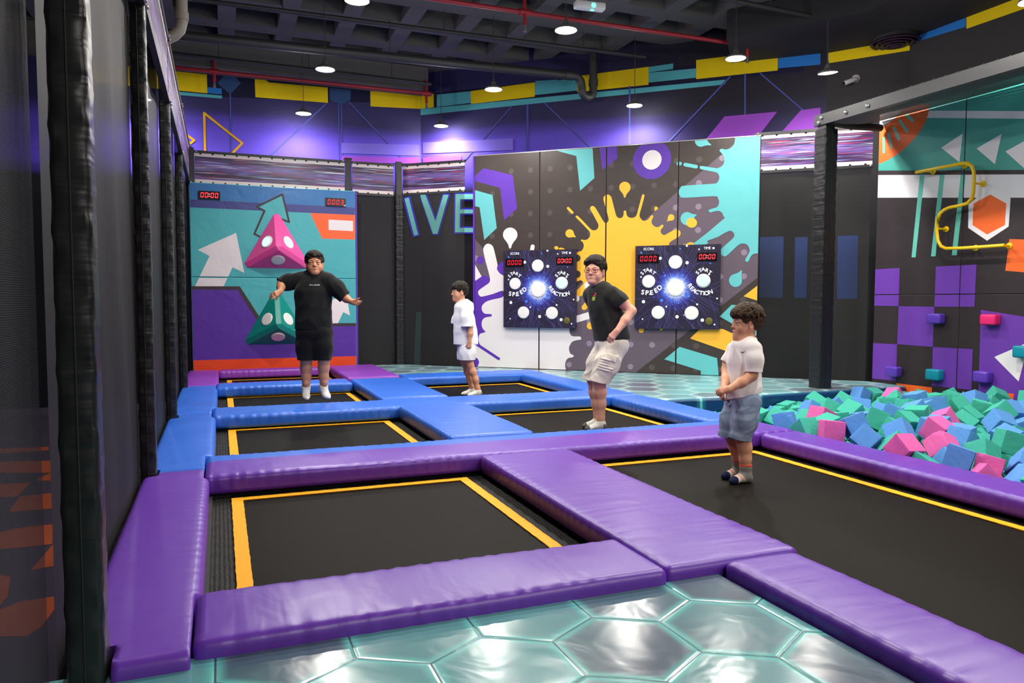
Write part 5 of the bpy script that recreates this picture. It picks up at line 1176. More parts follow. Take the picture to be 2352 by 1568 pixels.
# ================================================================== FOAM CUBES (settled positions: x, y, z, quaternion in thousandths, colour)
def foam(name, col):
    t = NT(name); n = t.noise(t.coord('Object'), 60, 3, .6)
    t.set(Base_Color=t.mix(t.math('MULTIPLY', n, .35), tuple(col), tuple(x*.8 for x in col)), Roughness=.95, Specular_IOR_Level=.15); t.bump(n, .25, .004); return t.m
FOAM = [foam('teal_foam', S(70,176,154)), foam('blue_foam', S(94,150,216)), foam('pink_foam', S(226,104,172))]
CUBES = (
    "4407,2983,-47,148,-453,-650,-592,1;4334,3310,-28,199,103,13,974,0;4310,3510,35,157,54,-965,-204,0;4313,3776,19,318,839,-136,-421,1;4344,3929,-61,445,489,746,82,1;4334,4138,-18,622,"
    "-170,345,-682,0;4314,4402,-19,645,50,739,-190,1;4311,4686,-20,326,-39,938,-114,0;4288,4877,-42,6,-43,-770,-636,0;4314,5046,-13,462,508,-557,-467,0;4291,5317,-7,720,62,-677,-138,0;4"
    "287,5488,-102,675,-56,-73,-732,0;4302,5683,-144,363,-737,513,248,0;4312,5825,-262,715,-350,583,-160,0;4303,6030,-271,599,-282,731,-164,0;4292,6271,-251,578,-282,338,687,0;4285,6488"
    ",-346,183,-652,199,-708,0;4509,3216,88,369,709,-306,517,2;4477,3678,3,861,367,-63,347,0;4614,3925,-16,231,-187,-871,-392,0;4527,4211,51,441,-640,534,333,0;4545,4365,-19,450,360,-50"
    "2,645,0;4460,5284,-69,51,-56,883,463,1;4491,5470,-152,349,718,536,273,1;4599,5746,-230,474,-680,-198,-524,0;4485,5958,-252,14,-159,467,-870,0;4450,6096,-323,730,334,-500,-324,0;440"
    "1,6337,-398,113,437,-704,548,0;4783,3201,-29,643,-24,-81,-761,0;4660,3358,-15,428,122,306,841,0;4818,3862,34,606,-355,-612,364,0;4753,4459,76,72,-333,748,-569,0;4769,6053,-321,866,"
    "145,337,340,0;4912,3391,34,61,-976,-162,130,0;4996,6078,-298,112,-253,534,-799,0;5182,6032,-294,191,647,-724,140,0;5769,3902,76,358,463,441,-681,0;5710,4155,28,529,204,-164,807,0;5"
    "973,3982,18,92,-121,628,763,1;5874,4220,27,526,320,541,573,0;6122,4109,79,395,-414,-750,-332,1;4325,2827,-11,163,-486,-680,-525,1;4335,3115,45,578,642,34,-503,2;4385,3326,135,272,-"
    "754,-115,-586,1;4294,3655,140,655,223,264,-672,2;4440,3846,98,293,901,96,306,0;4392,4065,125,802,-55,380,-457,1;4329,4334,151,649,376,-553,364,2;4285,4550,120,618,344,298,-641,0;43"
    "15,4818,142,417,555,-214,687,1;4467,5069,106,730,-549,-322,-248,0;4344,5219,127,154,-142,786,-582,0;4309,5557,47,558,-665,312,-386,0;4289,5811,-13,898,440,3,-5,0;4295,6126,-142,685"
    ",-279,-175,-650,0;4405,6415,-130,127,-599,-768,186,0;4303,6563,-158,673,-29,-20,739,1;4447,2821,92,875,-47,469,-111,0;4531,2979,52,411,192,-622,639,1;4681,3093,109,485,418,-764,-76"
    ",1;4519,3489,49,231,105,-323,912,1;4605,3615,140,775,167,-516,-323,2;4632,3985,167,111,-573,651,485,1;4503,4278,192,578,-520,597,199,1;4460,4504,148,102,131,734,-659,0;4593,4717,17"
    "7,146,-665,-715,160,2;4457,5441,53,583,276,645,-410,0;4286,5927,-121,897,439,-21,44,0;4572,6563,-182,7,-7,676,-737,0;4730,3417,114,248,1,-944,216,0;4834,3652,160,68,-854,-32,-515,1"
    ";4833,3834,203,673,135,694,218,2;4767,4025,92,658,308,68,684,0;4813,4173,140,973,170,156,-1,0;4849,4390,197,519,-152,766,349,0;4774,4738,134,561,498,-495,-439,0;4699,4966,103,8,347"
    ",-10,938,0;4724,5380,76,257,38,-700,665,1;4961,3398,185,188,-572,188,776,0;5010,3802,157,991,82,-71,78,1;4972,3991,175,790,-608,-32,66,1;5029,4271,172,571,-389,646,-325,0;4929,4573"
    ",151,483,-599,-440,463,1;4970,4757,189,445,62,-890,-78,0;4930,4963,182,293,-260,-911,129,0;4899,5148,153,748,129,254,599,1;5075,6560,-151,45,42,756,-652,0;5348,3697,56,932,207,270,"
    "125,1;5139,4089,162,538,-603,375,454,1;5209,4327,212,242,79,-14,-967,0;5222,4560,189,355,-425,296,779,1;5208,4821,124,320,651,510,462,0;5350,5035,165,110,308,814,480,1;5324,5406,10"
    "2,814,-281,-32,-507,0;5466,5705,123,186,632,-587,470,0;5119,5653,-16,112,-666,737,6,0;5548,3825,96,657,-311,467,-503,1;5582,3992,-4,690,449,566,-36,0;5434,4263,172,802,-256,539,-9,"
    "2;5436,4463,170,36,-517,-817,253,0;5301,5699,33,387,-680,392,484,0;5645,4263,132,549,153,-277,773,0;5563,4640,187,546,236,577,560,1;5742,5122,94,351,-513,670,-406,1;5820,4073,161,6"
    "65,-147,461,569,1;5862,4377,155,229,569,407,676,0;5744,4704,168,208,700,683,11,1;5802,4879,163,92,-579,205,784,0;5915,5024,142,528,-371,611,458,0;5939,5224,138,99,950,-295,-16,0;57"
    "54,6561,-126,991,-19,-118,51,0;6130,4287,190,173,522,183,815,0;5988,4797,191,566,410,415,-583,1;6106,5088,201,755,645,-12,116,1;5908,6400,-118,30,-908,-49,-416,0;5909,6566,-77,77,-"
    "717,686,-91,0;6334,4352,183,742,253,-232,576,1;6201,4517,190,280,702,-343,557,0;6155,4904,168,577,455,-583,-347,0;6301,5064,144,309,-581,536,-529,0;6141,6571,-113,0,949,0,-314,0;64"
    "66,4933,137,712,-293,176,613,0;6494,5121,138,737,-165,79,651,0;6524,5349,108,437,-524,728,61,0;6464,6425,-65,924,-168,-329,-99,1;6690,4934,185,697,466,-321,440,1;6714,5374,126,32,7"
    "67,640,27,0;6728,6004,-21,113,220,-324,913,0;6686,6537,-24,160,814,-427,-359,0;7070,4692,105,531,-796,170,236,1;6846,4889,120,529,-785,275,171,0;6830,5096,145,508,-558,-476,453,0;6"
    "873,5260,144,450,617,471,442,0;6915,6046,79,690,588,307,-290,2;6843,6429,-91,309,206,-894,-251,1;6983,6562,32,387,334,584,-631,1;7055,4858,85,858,-83,-489,134,1;6758,5864,63,460,20"
    ",391,-797,0;7136,6337,-40,639,-728,-201,149,0;7172,6540,17,400,557,-418,-596,0;7475,4937,156,129,539,43,-831,0;7670,5408,118,532,-539,-120,-642,0;7686,5749,16,252,661,498,502,1;764"
    "1,5942,47,457,-871,-7,-182,0;7672,6295,-3,89,-969,95,208,0;7589,6480,-36,713,54,39,-698,0;4394,2381,-25,17,-706,707,-34,3;4575,2771,-14,207,-483,-494,-693,3;4686,2931,-27,608,-639,"
    "441,167,3;4637,3770,40,436,-661,201,-576,3;4564,4552,-14,362,600,572,427,3;4537,4748,12,492,-172,-437,733,3;4599,4992,-19,635,686,292,-202,3;4512,6553,-340,702,-86,-707,-25,3;4914,"
    "2747,-36,572,676,-409,221,3;4726,3576,32,647,539,-344,416,3;4699,4108,-29,770,-568,250,148,3;4736,4268,10,633,-399,-508,427,3;4749,4704,-22,379,-597,-448,-547,3;4839,5030,18,553,-6"
    "87,-434,-182,3;4855,5202,-54,429,-580,458,519,3;4838,5369,-83,550,16,-820,154,3;4816,5564,-139,887,369,146,-237,3;4696,5874,-231,20,-378,-591,-712,3;4665,6232,-313,919,-192,284,-19"
    "5,3;4673,6535,-358,174,982,-75,16,3;5015,3081,22,864,-163,196,-434,3;4909,3686,-13,612,280,227,704,3;4990,3855,2,747,78,659,48,3;4974,4095,18,94,-950,-261,141,3;4917,4314,-5,506,-4"
    "31,-466,-584,3;4901,4581,-12,37,734,-66,-675,3;4932,4812,8,328,453,546,624,3;5043,5055,10,567,402,-356,624,3;5038,5212,-54,215,968,108,-65,3;5020,5459,-43,195,-225,-61,-953,3;4997,"
    "5693,-194,691,-300,-540,377,3;4978,5881,-217,25,994,5,109,3;4940,6236,-349,8,881,-468,68,3;4962,6558,-330,234,699,-667,-105,3;5370,2726,19,310,722,472,-399,3;5180,3175,0,400,-418,-"
    "779,-241,3;5129,3383,13,579,-185,-513,-606,3;5213,3838,-3,886,7,-446,-129,3;5137,4220,-15,598,494,446,-448,3;5089,4397,50,419,651,-269,-574,3;5104,4645,50,227,-574,-261,742,3;5100,"
    "4855,-14,815,-563,-30,135,3;5224,5087,-15,697,113,701,-103,3;5194,5322,-15,75,-60,-243,-965,3;5203,5469,-113,590,-267,736,-197,3;5202,5664,-171,988,36,-142,39,3;5140,5895,-217,650,"
    "419,292,-563,3;5152,6228,-305,693,5,-720,-28,3;5208,6504,-300,57,340,-310,886,3;5556,3387,20,31,-417,571,-707,3;5543,3673,52,806,-591,-24,17,3;5311,4052,8,555,674,-268,-406,3;5490,"
    "4137,21,612,366,666,-220,3;5272,4360,42,139,984,58,96,3;5271,4528,-3,29,-72,-37,-996,3;5343,4891,43,634,-16,267,726,3;5436,5088,-15,88,99,530,838,3;5365,5309,-49,306,708,-632,83,3;"
    "5377,5471,-139,430,-618,-559,-348,3;5439,5672,-140,531,-101,829,-142,3;5479,5841,-223,292,943,112,111,3;5345,5996,-295,398,-914,66,-48,3;5539,6120,-285,496,-206,758,370,3;5406,6498"
    ",-310,98,130,565,809,3;5837,3503,20,567,244,539,-573,3;5465,4386,7,129,135,-545,818,3;5652,4611,18,241,642,-724,-72,3;5757,4866,12,785,59,155,597,3;5681,5166,-46,908,144,165,357,3;"
    "5547,5362,-14,302,-693,577,310,3;5624,5490,-118,333,942,23,-30,3;5603,5652,-179,823,503,160,-209,3;5659,5816,-211,361,-543,-653,-385,3;5723,6013,-276,477,-292,-783,-273,3;5676,6235"
    ",-317,742,223,580,-253,3;5633,6459,-295,651,-388,401,-515,3;6107,3421,14,6,162,-955,-248,3;5820,4456,23,450,612,-616,211,3;5854,4663,43,675,382,427,464,3;5949,4878,-22,664,-150,-73"
    "2,-12,3;5918,5110,-16,750,143,-637,102,3;5892,5311,-53,968,-108,211,-82,3;5814,5468,-126,215,133,599,-760,3;5796,5630,-148,800,-107,-580,106,3;5819,5850,-204,336,-574,-667,-336,3;5"
    "939,6020,-236,394,341,657,545,3;5809,6386,-281,599,-437,397,-540,3;5814,6566,-274,72,97,694,-710,3;6158,3832,4,692,710,30,-126,3;6066,4280,-15,49,-962,-155,219,3;6070,4645,36,58,52"
    "3,-258,-810,3;6104,4818,18,767,-38,608,-201,3;6164,5041,24,848,-40,-521,92,3;6071,5260,-113,478,477,-692,-253,3;6081,5479,-99,831,347,60,430,3;5990,5655,-170,686,-172,-331,-625,3;6"
    "006,5838,-204,108,-245,816,513,3;6076,6140,-279,331,278,-700,-568,3;6024,6369,-274,146,26,-830,538,3;5983,6565,-238,503,-494,459,-541,3;6342,3837,66,578,-782,-82,-221,3;6363,4009,5"
    ",499,515,404,-569,3;6299,4192,61,616,-75,783,38,3;6206,4526,29,868,110,21,484,3;6313,4841,-11,128,804,115,569,3;6330,5039,-74,625,-392,333,-587,3;6253,5235,-55,418,-540,578,447,3;6"
    "286,5424,-103,568,-57,-83,-817,3;6201,5616,-202,226,521,-815,-117,3;6259,5787,-254,867,-257,-416,-93,3;6312,5984,-257,666,383,-51,-638,3;6201,6285,-257,800,103,569,-161,3;6197,6521"
    ",-293,609,-140,-110,773,3;6529,3982,45,344,522,-504,-595,3;6480,4263,40,895,-187,403,40,3;6386,4470,37,137,-848,-503,92,3;6501,4757,46,57,732,-670,110,3;6503,5077,-15,377,-553,-606"
    ",-429,3;6440,5246,-72,180,777,-57,-601,3;6463,5443,-122,970,-165,1,-177,3;6533,5572,-188,184,39,152,970,3;6579,5760,-171,507,-98,272,-812,3;6525,6012,-214,365,-65,-383,-846,3;6402,"
    "6330,-236,625,-81,-106,-769,3;6497,6526,-286,644,650,248,-318,3;6708,3984,44,385,-629,643,207,3;6595,4576,-1,824,566,-2,26,3;6682,4834,41,507,-668,-458,-294,3;6670,5015,-33,256,670"
    ",224,660,3;6661,5215,-41,271,-663,-329,615,3;6648,5422,-59,83,703,-692,143,3;6772,5621,-88,405,-709,544,-192,3;6748,5868,-170,434,-774,-461,31,3;6727,6057,-228,355,-494,-730,-312,3"
    ";6611,6309,-162,13,-471,-667,578,3;6760,6497,-211,908,124,379,-127,3;7141,4201,24,206,496,-23,843,3;6936,4621,12,775,296,-219,-514,3;6938,4812,-21,847,-160,-500,90,3;6834,5034,-11,"
    "36,718,695,14,3;6843,5264,-38,586,85,743,312,3;6843,5477,-112,985,91,-5,148,3;6930,5701,-169,268,470,-794,-279,3;6948,5904,-116,144,145,136,-969,3;6904,6118,-149,55,657,-699,278,3;"
    "6924,6312,-225,604,273,-171,-729,3;6975,6566,-191,15,696,-22,-717,3;7259,4502,0,378,211,-883,-181,3;7223,4790,38,78,-185,-230,-952,3;7177,4978,-47,60,-515,-654,-551,3;7166,5196,-37"
    ",435,31,-889,140,3;7046,5382,-53,450,485,-97,744,3;7146,5516,-103,170,-932,-222,233,3;7157,5999,-161,369,80,-926,14,3;7091,6167,-178,389,-508,-477,603,3;7131,6356,-204,678,50,-727,"
    "94,3;7142,6549,-157,576,815,-38,51,3;7602,4597,-1,347,561,-695,-286,3;7416,4873,-16,259,487,-508,662,3;7383,5198,-11,498,-647,-537,-213,3;7290,5387,-85,275,120,-696,-653,3;7425,553"
    "9,-96,137,-310,561,-755,3;7401,5783,-136,101,804,556,188,3;7303,6219,-159,484,-469,-213,707,3;7301,6409,-186,24,56,695,-717,3;7328,6570,-189,4,622,-4,-783,3;7622,4918,32,529,389,58"
    "1,-480,3;7570,5124,-62,413,3,131,-901,3;7679,5491,-20,344,737,324,483,3;7651,5632,-112,213,-618,-196,731,3;7658,5828,-130,507,670,-461,285,3;7634,6069,-171,23,-140,-987,74,3;7578,6"
    "299,-139,329,436,648,-531,3;7634,6530,-188,247,-204,711,-626,3;4466,4901,56,353,-120,-661,-652,3;4652,5195,-34,507,590,-480,405,3;4464,5654,-64,229,-63,872,-428,3;4490,5841,-117,12"
    "7,-731,484,-464,3;4461,6142,-145,498,369,492,-612,3;4534,6391,-285,16,-456,56,888,3;4873,2922,53,395,388,-760,340,3;4623,5515,-39,389,241,839,-293,3;4703,5708,-98,278,6,-766,579,3;"
    "4846,5875,-85,776,173,584,-161,3;4644,6096,-183,677,183,342,625,3;4797,6388,-321,163,512,-303,787,3;4851,6554,-199,424,276,565,-652,3;5039,3554,55,398,101,805,428,3;5043,5297,81,84"
    "4,533,55,-12,3;4899,5649,-32,892,286,-111,-332,3;5010,5846,-46,247,-111,-3,963,3;4954,6211,-167,87,596,-785,148,3;5078,6395,-228,498,809,261,-169,3;5111,2890,20,272,843,172,-431,3;"
    "5093,3273,152,427,-555,212,682,3;5392,3519,-4,655,-113,89,742,3;5283,5873,-132,440,563,-539,-445,3;5196,6154,-145,7,717,-84,692,3;5202,6347,-135,170,261,-809,498,3;5323,3324,35,403"
    ",-302,-689,-522,3;5376,4625,134,658,515,-340,-431,3;5505,4782,34,317,590,193,-717,3;5568,4966,63,795,73,453,-396,3;5522,5225,81,653,-352,-173,-648,3;5437,5542,28,445,583,-175,-657,"
    "3;5439,5949,-97,56,138,-363,-920,3;5393,6156,-171,356,854,71,371,3;5412,6304,-241,394,-808,422,117,3;5378,6479,-149,510,495,641,-288,3;5962,3236,16,197,926,312,-82,3;5744,3687,17,6"
    "51,-69,318,-685,3;5655,4450,75,195,137,-529,814,3;5727,5349,36,14,979,-113,171,3;5602,5577,24,236,-526,-321,751,3;5520,5787,-5,232,-845,-439,-199,3;5608,5965,-102,894,420,-88,127,3"
    ";5640,6240,-135,99,265,-954,100,3;5583,6435,-147,375,424,-649,509,3;6036,3560,86,719,31,653,236,3;5937,3772,79,353,459,304,757,3;5942,5503,-11,798,478,-240,278,3;5878,5760,-41,738,"
    "296,-275,541,3;5809,5966,-89,438,-500,-725,-183,3;5865,6201,-207,487,844,-10,225,3;6149,3878,170,902,64,91,417,3;6021,4436,74,711,229,-651,-135,3;6142,5244,107,750,-96,649,-83,3;61"
    "90,5418,66,62,587,799,-112,3;6130,5742,-73,826,450,-58,334,3;6005,6047,-81,634,-754,-105,139,3;6089,6231,-116,38,-751,641,-157,3;6288,3561,37,166,650,-317,670,3;6337,4043,160,992,-"
    "78,4,97,3;6343,5241,105,78,470,-871,117,3;6361,5466,50,564,427,466,-531,3;6343,5631,-102,725,612,27,-316,3;6153,5924,-165,751,-581,-312,38,3;6320,6153,-196,485,-530,-648,252,3;6157"
    ",6409,-97,1,-34,25,999,3;6538,4133,164,181,207,-903,331,3;6619,4438,79,494,518,-647,-262,3;6350,4678,26,44,33,-115,-992,3;6575,5671,-10,105,-129,-556,-814,3;6491,6138,-122,385,861,"
    "328,-49,3;6353,6525,-198,631,215,389,635,3;6758,4163,-25,677,-366,129,-625,3;6822,4437,19,243,-192,-951,-10,3;6764,4662,88,236,578,727,288,3;6668,5117,89,636,287,-644,-314,3;6717,5"
    "571,79,216,-922,80,-311,3;6691,6169,-115,902,-289,-41,318,3;6595,6548,-157,282,597,-699,-273,3;6991,4359,39,647,514,463,321,3;6899,5743,7,920,-228,-318,24,3;7180,4385,100,835,231,4"
    "63,188,3;7276,4646,123,749,283,-512,-312,3;7023,5040,66,309,-674,-608,284,3;7050,5199,94,197,-100,692,687,3;7178,5802,-144,580,424,603,348,3;7074,6010,-8,543,-712,213,392,3;7448,46"
    "98,59,623,-487,93,-605,3;7549,5314,-32,185,-92,788,-580,3;7148,5847,13,234,625,-41,-743,3;7348,5730,11,665,715,-186,112,3;7424,5993,-165,754,-10,556,-349,3;7423,6274,-59,161,-481,6"
    "48,567,3;7328,6466,-18,565,469,-511,446,3;7669,4851,188,53,912,-404,-51,3;7656,6118,-20,500,-465,599,418,3")
def foam_mesh(mat, seed):
    rng = random.Random(seed); bm = bmesh.new(); bmesh.ops.create_cube(bm, size=.156)
    bmesh.ops.subdivide_edges(bm, edges=bm.edges[:], cuts=6, use_grid_fill=True)
    for v in bm.verts:
        ex = sum(abs(abs(c)-.078) < 1e-4 for c in v.co)
        if ex >= 2: v.co *= 1-rng.uniform(.004,.02)*(1.6 if rng.random() < .12 else 1)
        else: v.co += v.co.normalized()*rng.uniform(-.0008,.0008)
    if seed % 3 == 1:                      # a torn corner
        c = Vector((.078,.078,.078))
        for v in bm.verts:
            d = (v.co-c).length
            if d < .05: v.co -= c.normalized()*(.05-d)*.4*rng.uniform(.6,1)
    bmesh.ops.bevel(bm, geom=[e for e in bm.edges if e.calc_face_angle(0) > R(60)], offset=.002, segments=1, affect='EDGES')
    me = bpy.data.meshes.new('foam_cube'); bm.to_mesh(me); bm.free(); me.materials.append(mat); return me
FM = [[foam_mesh(FOAM[c], 3*c+s) for s in range(3)] for c in range(3)]
FL = ['teal foam cube in the heap of the foam pit', 'light blue foam cube in the heap of the foam pit', 'pink foam cube among the teal and blue ones in the foam pit']
rest = MB(); bxs = [(x,y,z) for z in (-.078,.078) for x,y in ((-.078,-.078),(.078,-.078),(.078,.078),(-.078,.078))]
from mathutils import Quaternion
for i, row in enumerate(CUBES.split(';')):
    v = [int(q)/1000 for q in row.split(',')]; c = round(v[7]*1000)
    if c == 3:         # buried under the others
        q = Quaternion(v[3:7]); rest.add([q @ Vector(b)+Vector(v[:3]) for b in bxs], [(3,2,1,0),(4,5,6,7),(0,1,5,4),(1,2,6,5),(2,3,7,6),(3,0,4,7)], 1 if i % 4 == 0 else 0); continue
    o = bpy.data.objects.new('foam_cube', FM[c][i % 3]); o.location = v[:3]; o.rotation_mode = 'QUATERNION'; o.rotation_quaternion = v[3:7]
    COL.objects.link(o); tag(o, FL[c], 'foam cube', 'foam cubes in the pit')
tag(rest.build('foam_cubes', FOAM[:2]), 'foam cubes lying deeper in the pit, under the visible ones', 'foam cubes', 'foam cubes in the pit', 'stuff')
# ================================================================== PEOPLE: smooth implicit bodies turned into meshes
def nz_(v): v = np.asarray(v, float); return v/np.linalg.norm(v)
class Sh:
    """implicit shape: primitives blended one after the other"""
    def __init__(s): s.P = []; s.post = []
    def _add(s, fn, lo, hi, k, op): s.P.append((fn, np.asarray(lo, float), np.asarray(hi, float), k, op)); return s
    def rc(s, a, b, ra, rb, k=.02, op='u', flat=None):
        """capsule tapering from ra to rb; flat=(axis, factor) thins it along axis"""
        a, b = np.asarray(a, float), np.asarray(b, float); ba = b-a; L2 = max(ba@ba, 1e-12)
        if flat is not None: ax, f = nz_(flat[0]), flat[1]
        def fn(p):
            q = p-a
            if flat is not None: q = q + np.outer(q@ax - ((q@ba)/L2).clip(0,1)*(ba@ax), ax)*(1/f-1)
            t = ((q@ba)/L2).clip(0, 1); d = np.linalg.norm(q-t[:,None]*ba, axis=1)-(ra+(rb-ra)*t)
            return d*(f if flat is not None else 1)**.5 if flat is not None else d
        r = max(ra, rb); return s._add(fn, np.minimum(a,b)-r, np.maximum(a,b)+r, k, op)
    def ch(s, pts, rs, k=.02, op='u', flat=None):
        for i in range(len(pts)-1): s.rc(pts[i], pts[i+1], rs[i], rs[i+1], k, op, flat)
        return s
    def el(s, c, r, ax=None, k=.02, op='u'):
        c, r = np.asarray(c, float), np.asarray(r, float); A = np.eye(3) if ax is None else np.asarray(ax, float)
        def fn(p):
            q = (p-c)@A.T; k0 = np.linalg.norm(q/r, axis=1); k1 = np.linalg.norm(q/(r*r), axis=1)+1e-9; return k0*(k0-1)/k1
        ext = np.sqrt(((A*r[:,None])**2).sum(0)); return s._add(fn, c-ext, c+ext, k, op)
    def ev(s, p, only=None):
        D = np.full(len(p), .5); pl, ph = p.min(0), p.max(0)
        for fn, lo, hi, k, op in s.P:
            if np.any(pl > hi+k+.012) or np.any(ph < lo-k-.012): continue
            m = np.all((p > lo-k-.012) & (p < hi+k+.012), axis=1)
            if m.any(): D[m] = s._mix(D[m], fn(p[m]), k, op)
        for f in s.post: D = f(p, D)
        return D
    @staticmethod
    def _mix(a, b, k, op):
        if op == 'u': h = np.maximum(k-np.abs(a-b), 0)/k; return np.minimum(a, b)-h*h*k*.25
        b = -b; h = np.maximum(k-np.abs(a-b), 0)/k; return np.maximum(a, b)+h*h*k*.25
    def mesh(s, vox):
        N = 8; B = N*vox
        lo = np.min([q[1] for q in s.P if q[4] == 'u'], axis=0)-.012; hi = np.max([q[2] for q in s.P if q[4] == 'u'], axis=0)+.012
        nb = np.ceil((hi-lo)/B).astype(int); G = np.stack(np.meshgrid(*[np.arange(k) for k in nb], indexing='ij'), -1).reshape(-1,3)
        bl = lo+G*B; keep = np.zeros(len(G), bool)
        for fn, l, h, k, op in s.P:
            if op == 'u': keep |= np.all((bl < h+.008) & (bl+B > l-.008), axis=1)
        G = G[keep]; bl = bl[keep]
        # coarse rejection at block centres
        dc = np.concatenate([s.ev(bl[i:i+200]+B/2) for i in range(0, len(bl), 200)]); kk = np.abs(dc) < B*1.25+.012; G = G[kk]; bl = bl[kk]
        g = np.stack(np.meshgrid(*[np.arange(N+1)]*3, indexing='ij'), -1).reshape(-1,3)*vox
        o_ = np.lexsort((G[:,0]//2,G[:,1]//2,G[:,2]//2)); G = G[o_]; bl = bl[o_]
        V = np.concatenate([s.ev((bl[i:i+10,None,:]+g[None]).reshape(-1,3)) for i in range(0, len(bl), 10)]).reshape(-1,N+1,N+1,N+1)
        V = np.where(np.abs(V) < 1e-9, 1e-9, V)
        c8 = np.stack([V[:,i:N+i,j:N+j,k:N+k] for i in (0,1) for j in (0,1) for k in (0,1)], -1)
        act = (c8.min(-1) < 0) & (c8.max(-1) > 0); bi, ci, cj, ck = np.nonzero(act); cv = c8[bi,ci,cj,ck]
        off = np.array([(i,j,k) for i in (0,1) for j in (0,1) for k in (0,1)], float)
        acc = np.zeros((len(bi),3)); cnt = np.zeros(len(bi))
        for a in range(8):
            for b in range(a+1,8):
                if np.abs(off[a]-off[b]).sum() != 1: continue
                va, vb = cv[:,a], cv[:,b]; m = (va < 0) != (vb < 0); t = np.where(m, va/np.where(m, va-vb, 1), 0)
                acc += np.where(m[:,None], off[a]+(off[b]-off[a])*t[:,None], 0); cnt += m
        cell = G[bi]*N+np.stack([ci,cj,ck],1); pos = lo+(cell+acc/cnt[:,None])*vox
        dim = nb*N+4; key = ((cell[:,0]+1)*dim[1]+cell[:,1]+1)*dim[2]+cell[:,2]+1
        order = np.argsort(key); sk = key[order]
        def look(c):
            q = ((c[:,0]+1)*dim[1]+c[:,1]+1)*dim[2]+c[:,2]+1; i = np.searchsorted(sk, q).clip(0, len(sk)-1); return np.where(sk[i] == q, order[i], -1)
        F_ = []
        for ax in range(3):
            sl = [slice(0,N)]*3; sl2 = list(sl); sl2[ax] = slice(1,N+1); A = V[(slice(None),*sl)]; Bv = V[(slice(None),*sl2)]
            e = np.nonzero((A < 0) != (Bv < 0)); base = G[e[0]]*N+np.stack(e[1:],1); inside = A[e] < 0
            u, v = (ax+1)%3, (ax+2)%3; du = np.zeros(3,int); du[u] = 1; dv = np.zeros(3,int); dv[v] = 1
            q = np.stack([look(base-du-dv), look(base-dv), look(base), look(base-du)],1); ok = (q >= 0).all(1); q = q[ok]; ins = inside[ok]
            q[~ins] = q[~ins][:,::-1]; F_.append(q)
        return pos, np.concatenate(F_)
    def hit(s, o, d, tmax=1.0):
        """march rays o + t d onto the surface"""
        o = np.atleast_2d(o).astype(float); t = np.zeros(len(o)); d = np.asarray(d, float)
        for _ in range(90): t += np.minimum(s.ev(o+t[:,None]*d), .02)*.7
        return o+t[:,None]*d
def wrinkle(seed, freq, amp, axis=(0,0,1), stretch=.35, n=6):
    rng = np.random.RandomState(seed); ax = nz_(axis); W = rng.randn(n,3); W -= np.outer(W@ax, ax)*(1-stretch); W = W/np.linalg.norm(W,axis=1,keepdims=True)*freq*rng.uniform(.6,1.7,(n,1)); ph = rng.rand(n)*6.28; A_ = rng.randn(3,3)*freq*.25
    def f(p):
        q = p+.02*np.sin(p@A_+ph[:3]); r = np.zeros(len(p))
        for i in range(n): r += np.sin(q@W[i]+ph[i])
        r = r/n; return amp*(np.abs(r)*2-.5)
    return f
def sdf_obj(name, sh, vox, mat, parent, paints=None, base=None, o0=None, extra=None):
    pos, F_ = sh.mesh(vox)
    me = bpy.data.meshes.new(name); o0 = np.asarray(o0 if o0 is not None else (0,0,0), float); loc = pos-o0
    me.vertices.add(len(loc)); me.vertices.foreach_set('co', loc.ravel())
    me.loops.add(F_.size); me.loops.foreach_set('vertex_index', F_.ravel().astype(np.int32)); me.polygons.add(len(F_)); me.polygons.foreach_set('loop_start', np.arange(0,F_.size,4,dtype=np.int32))
    me.update(calc_edges=True); me.validate(); me.polygons.foreach_set('use_smooth', [True]*len(me.polygons))
    for m_ in (mat if isinstance(mat, list) else [mat]): me.materials.append(m_)
    if base is not None:
        C = np.tile(np.array(base, float), (len(pos),1))
        for fn in (paints or []): C = fn(pos, C)
        ca = me.color_attributes.new('Col', 'FLOAT_COLOR', 'POINT'); ca.data.foreach_set('color', np.concatenate([C, np.ones((len(C),1))],1).ravel())
    o = bpy.data.objects.new(name, me); return link(o, parent)
def paint(c, r, col, s=1.0, soft=.4, ax=None):
    c = np.asarray(c, float); r = np.asarray(r if np.ndim(r) else (r,r,r), float); A = np.eye(3) if ax is None else np.asarray(ax, float); col = np.array(col, float)
    def f(p, C):
        d = np.linalg.norm(((p-c)@A.T)/r, axis=1); m = np.clip((1-d)/soft, 0, 1)[:,None]*s; return C*(1-m)+col*m
    return f
def attr_mat(name, rough, spec=.4, sss=0, bump=None, bscale=200, bdist=.001, noise_col=0):
    t = NT(name); a = t.n('ShaderNodeAttribute', attribute_name='Col'); c = a.outputs['Color']
    if noise_col: c = t.mix(t.math('MULTIPLY', t.noise(t.coord('Object'), 40, 3), noise_col), c, (0,0,0,1))
    t.set(Base_Color=c, Roughness=rough, Specular_IOR_Level=spec)
    if sss: t.set(Subsurface_Weight=sss, Subsurface_Radius=(.6,.25,.15), Subsurface_Scale=.012)
    if bump: t.bump(t.noise(t.coord('Object'), bscale, 3), bump, bdist)
    return t.m
M['skin'] = attr_mat('skin', .5, .35, .12)
M['sock'] = attr_mat('knit_sock', .9, .15, 0, .5, 420, .002)
M['print_cloth'] = attr_mat('coloured_cloth', .9, .15, 0, .3, 380, .0015)
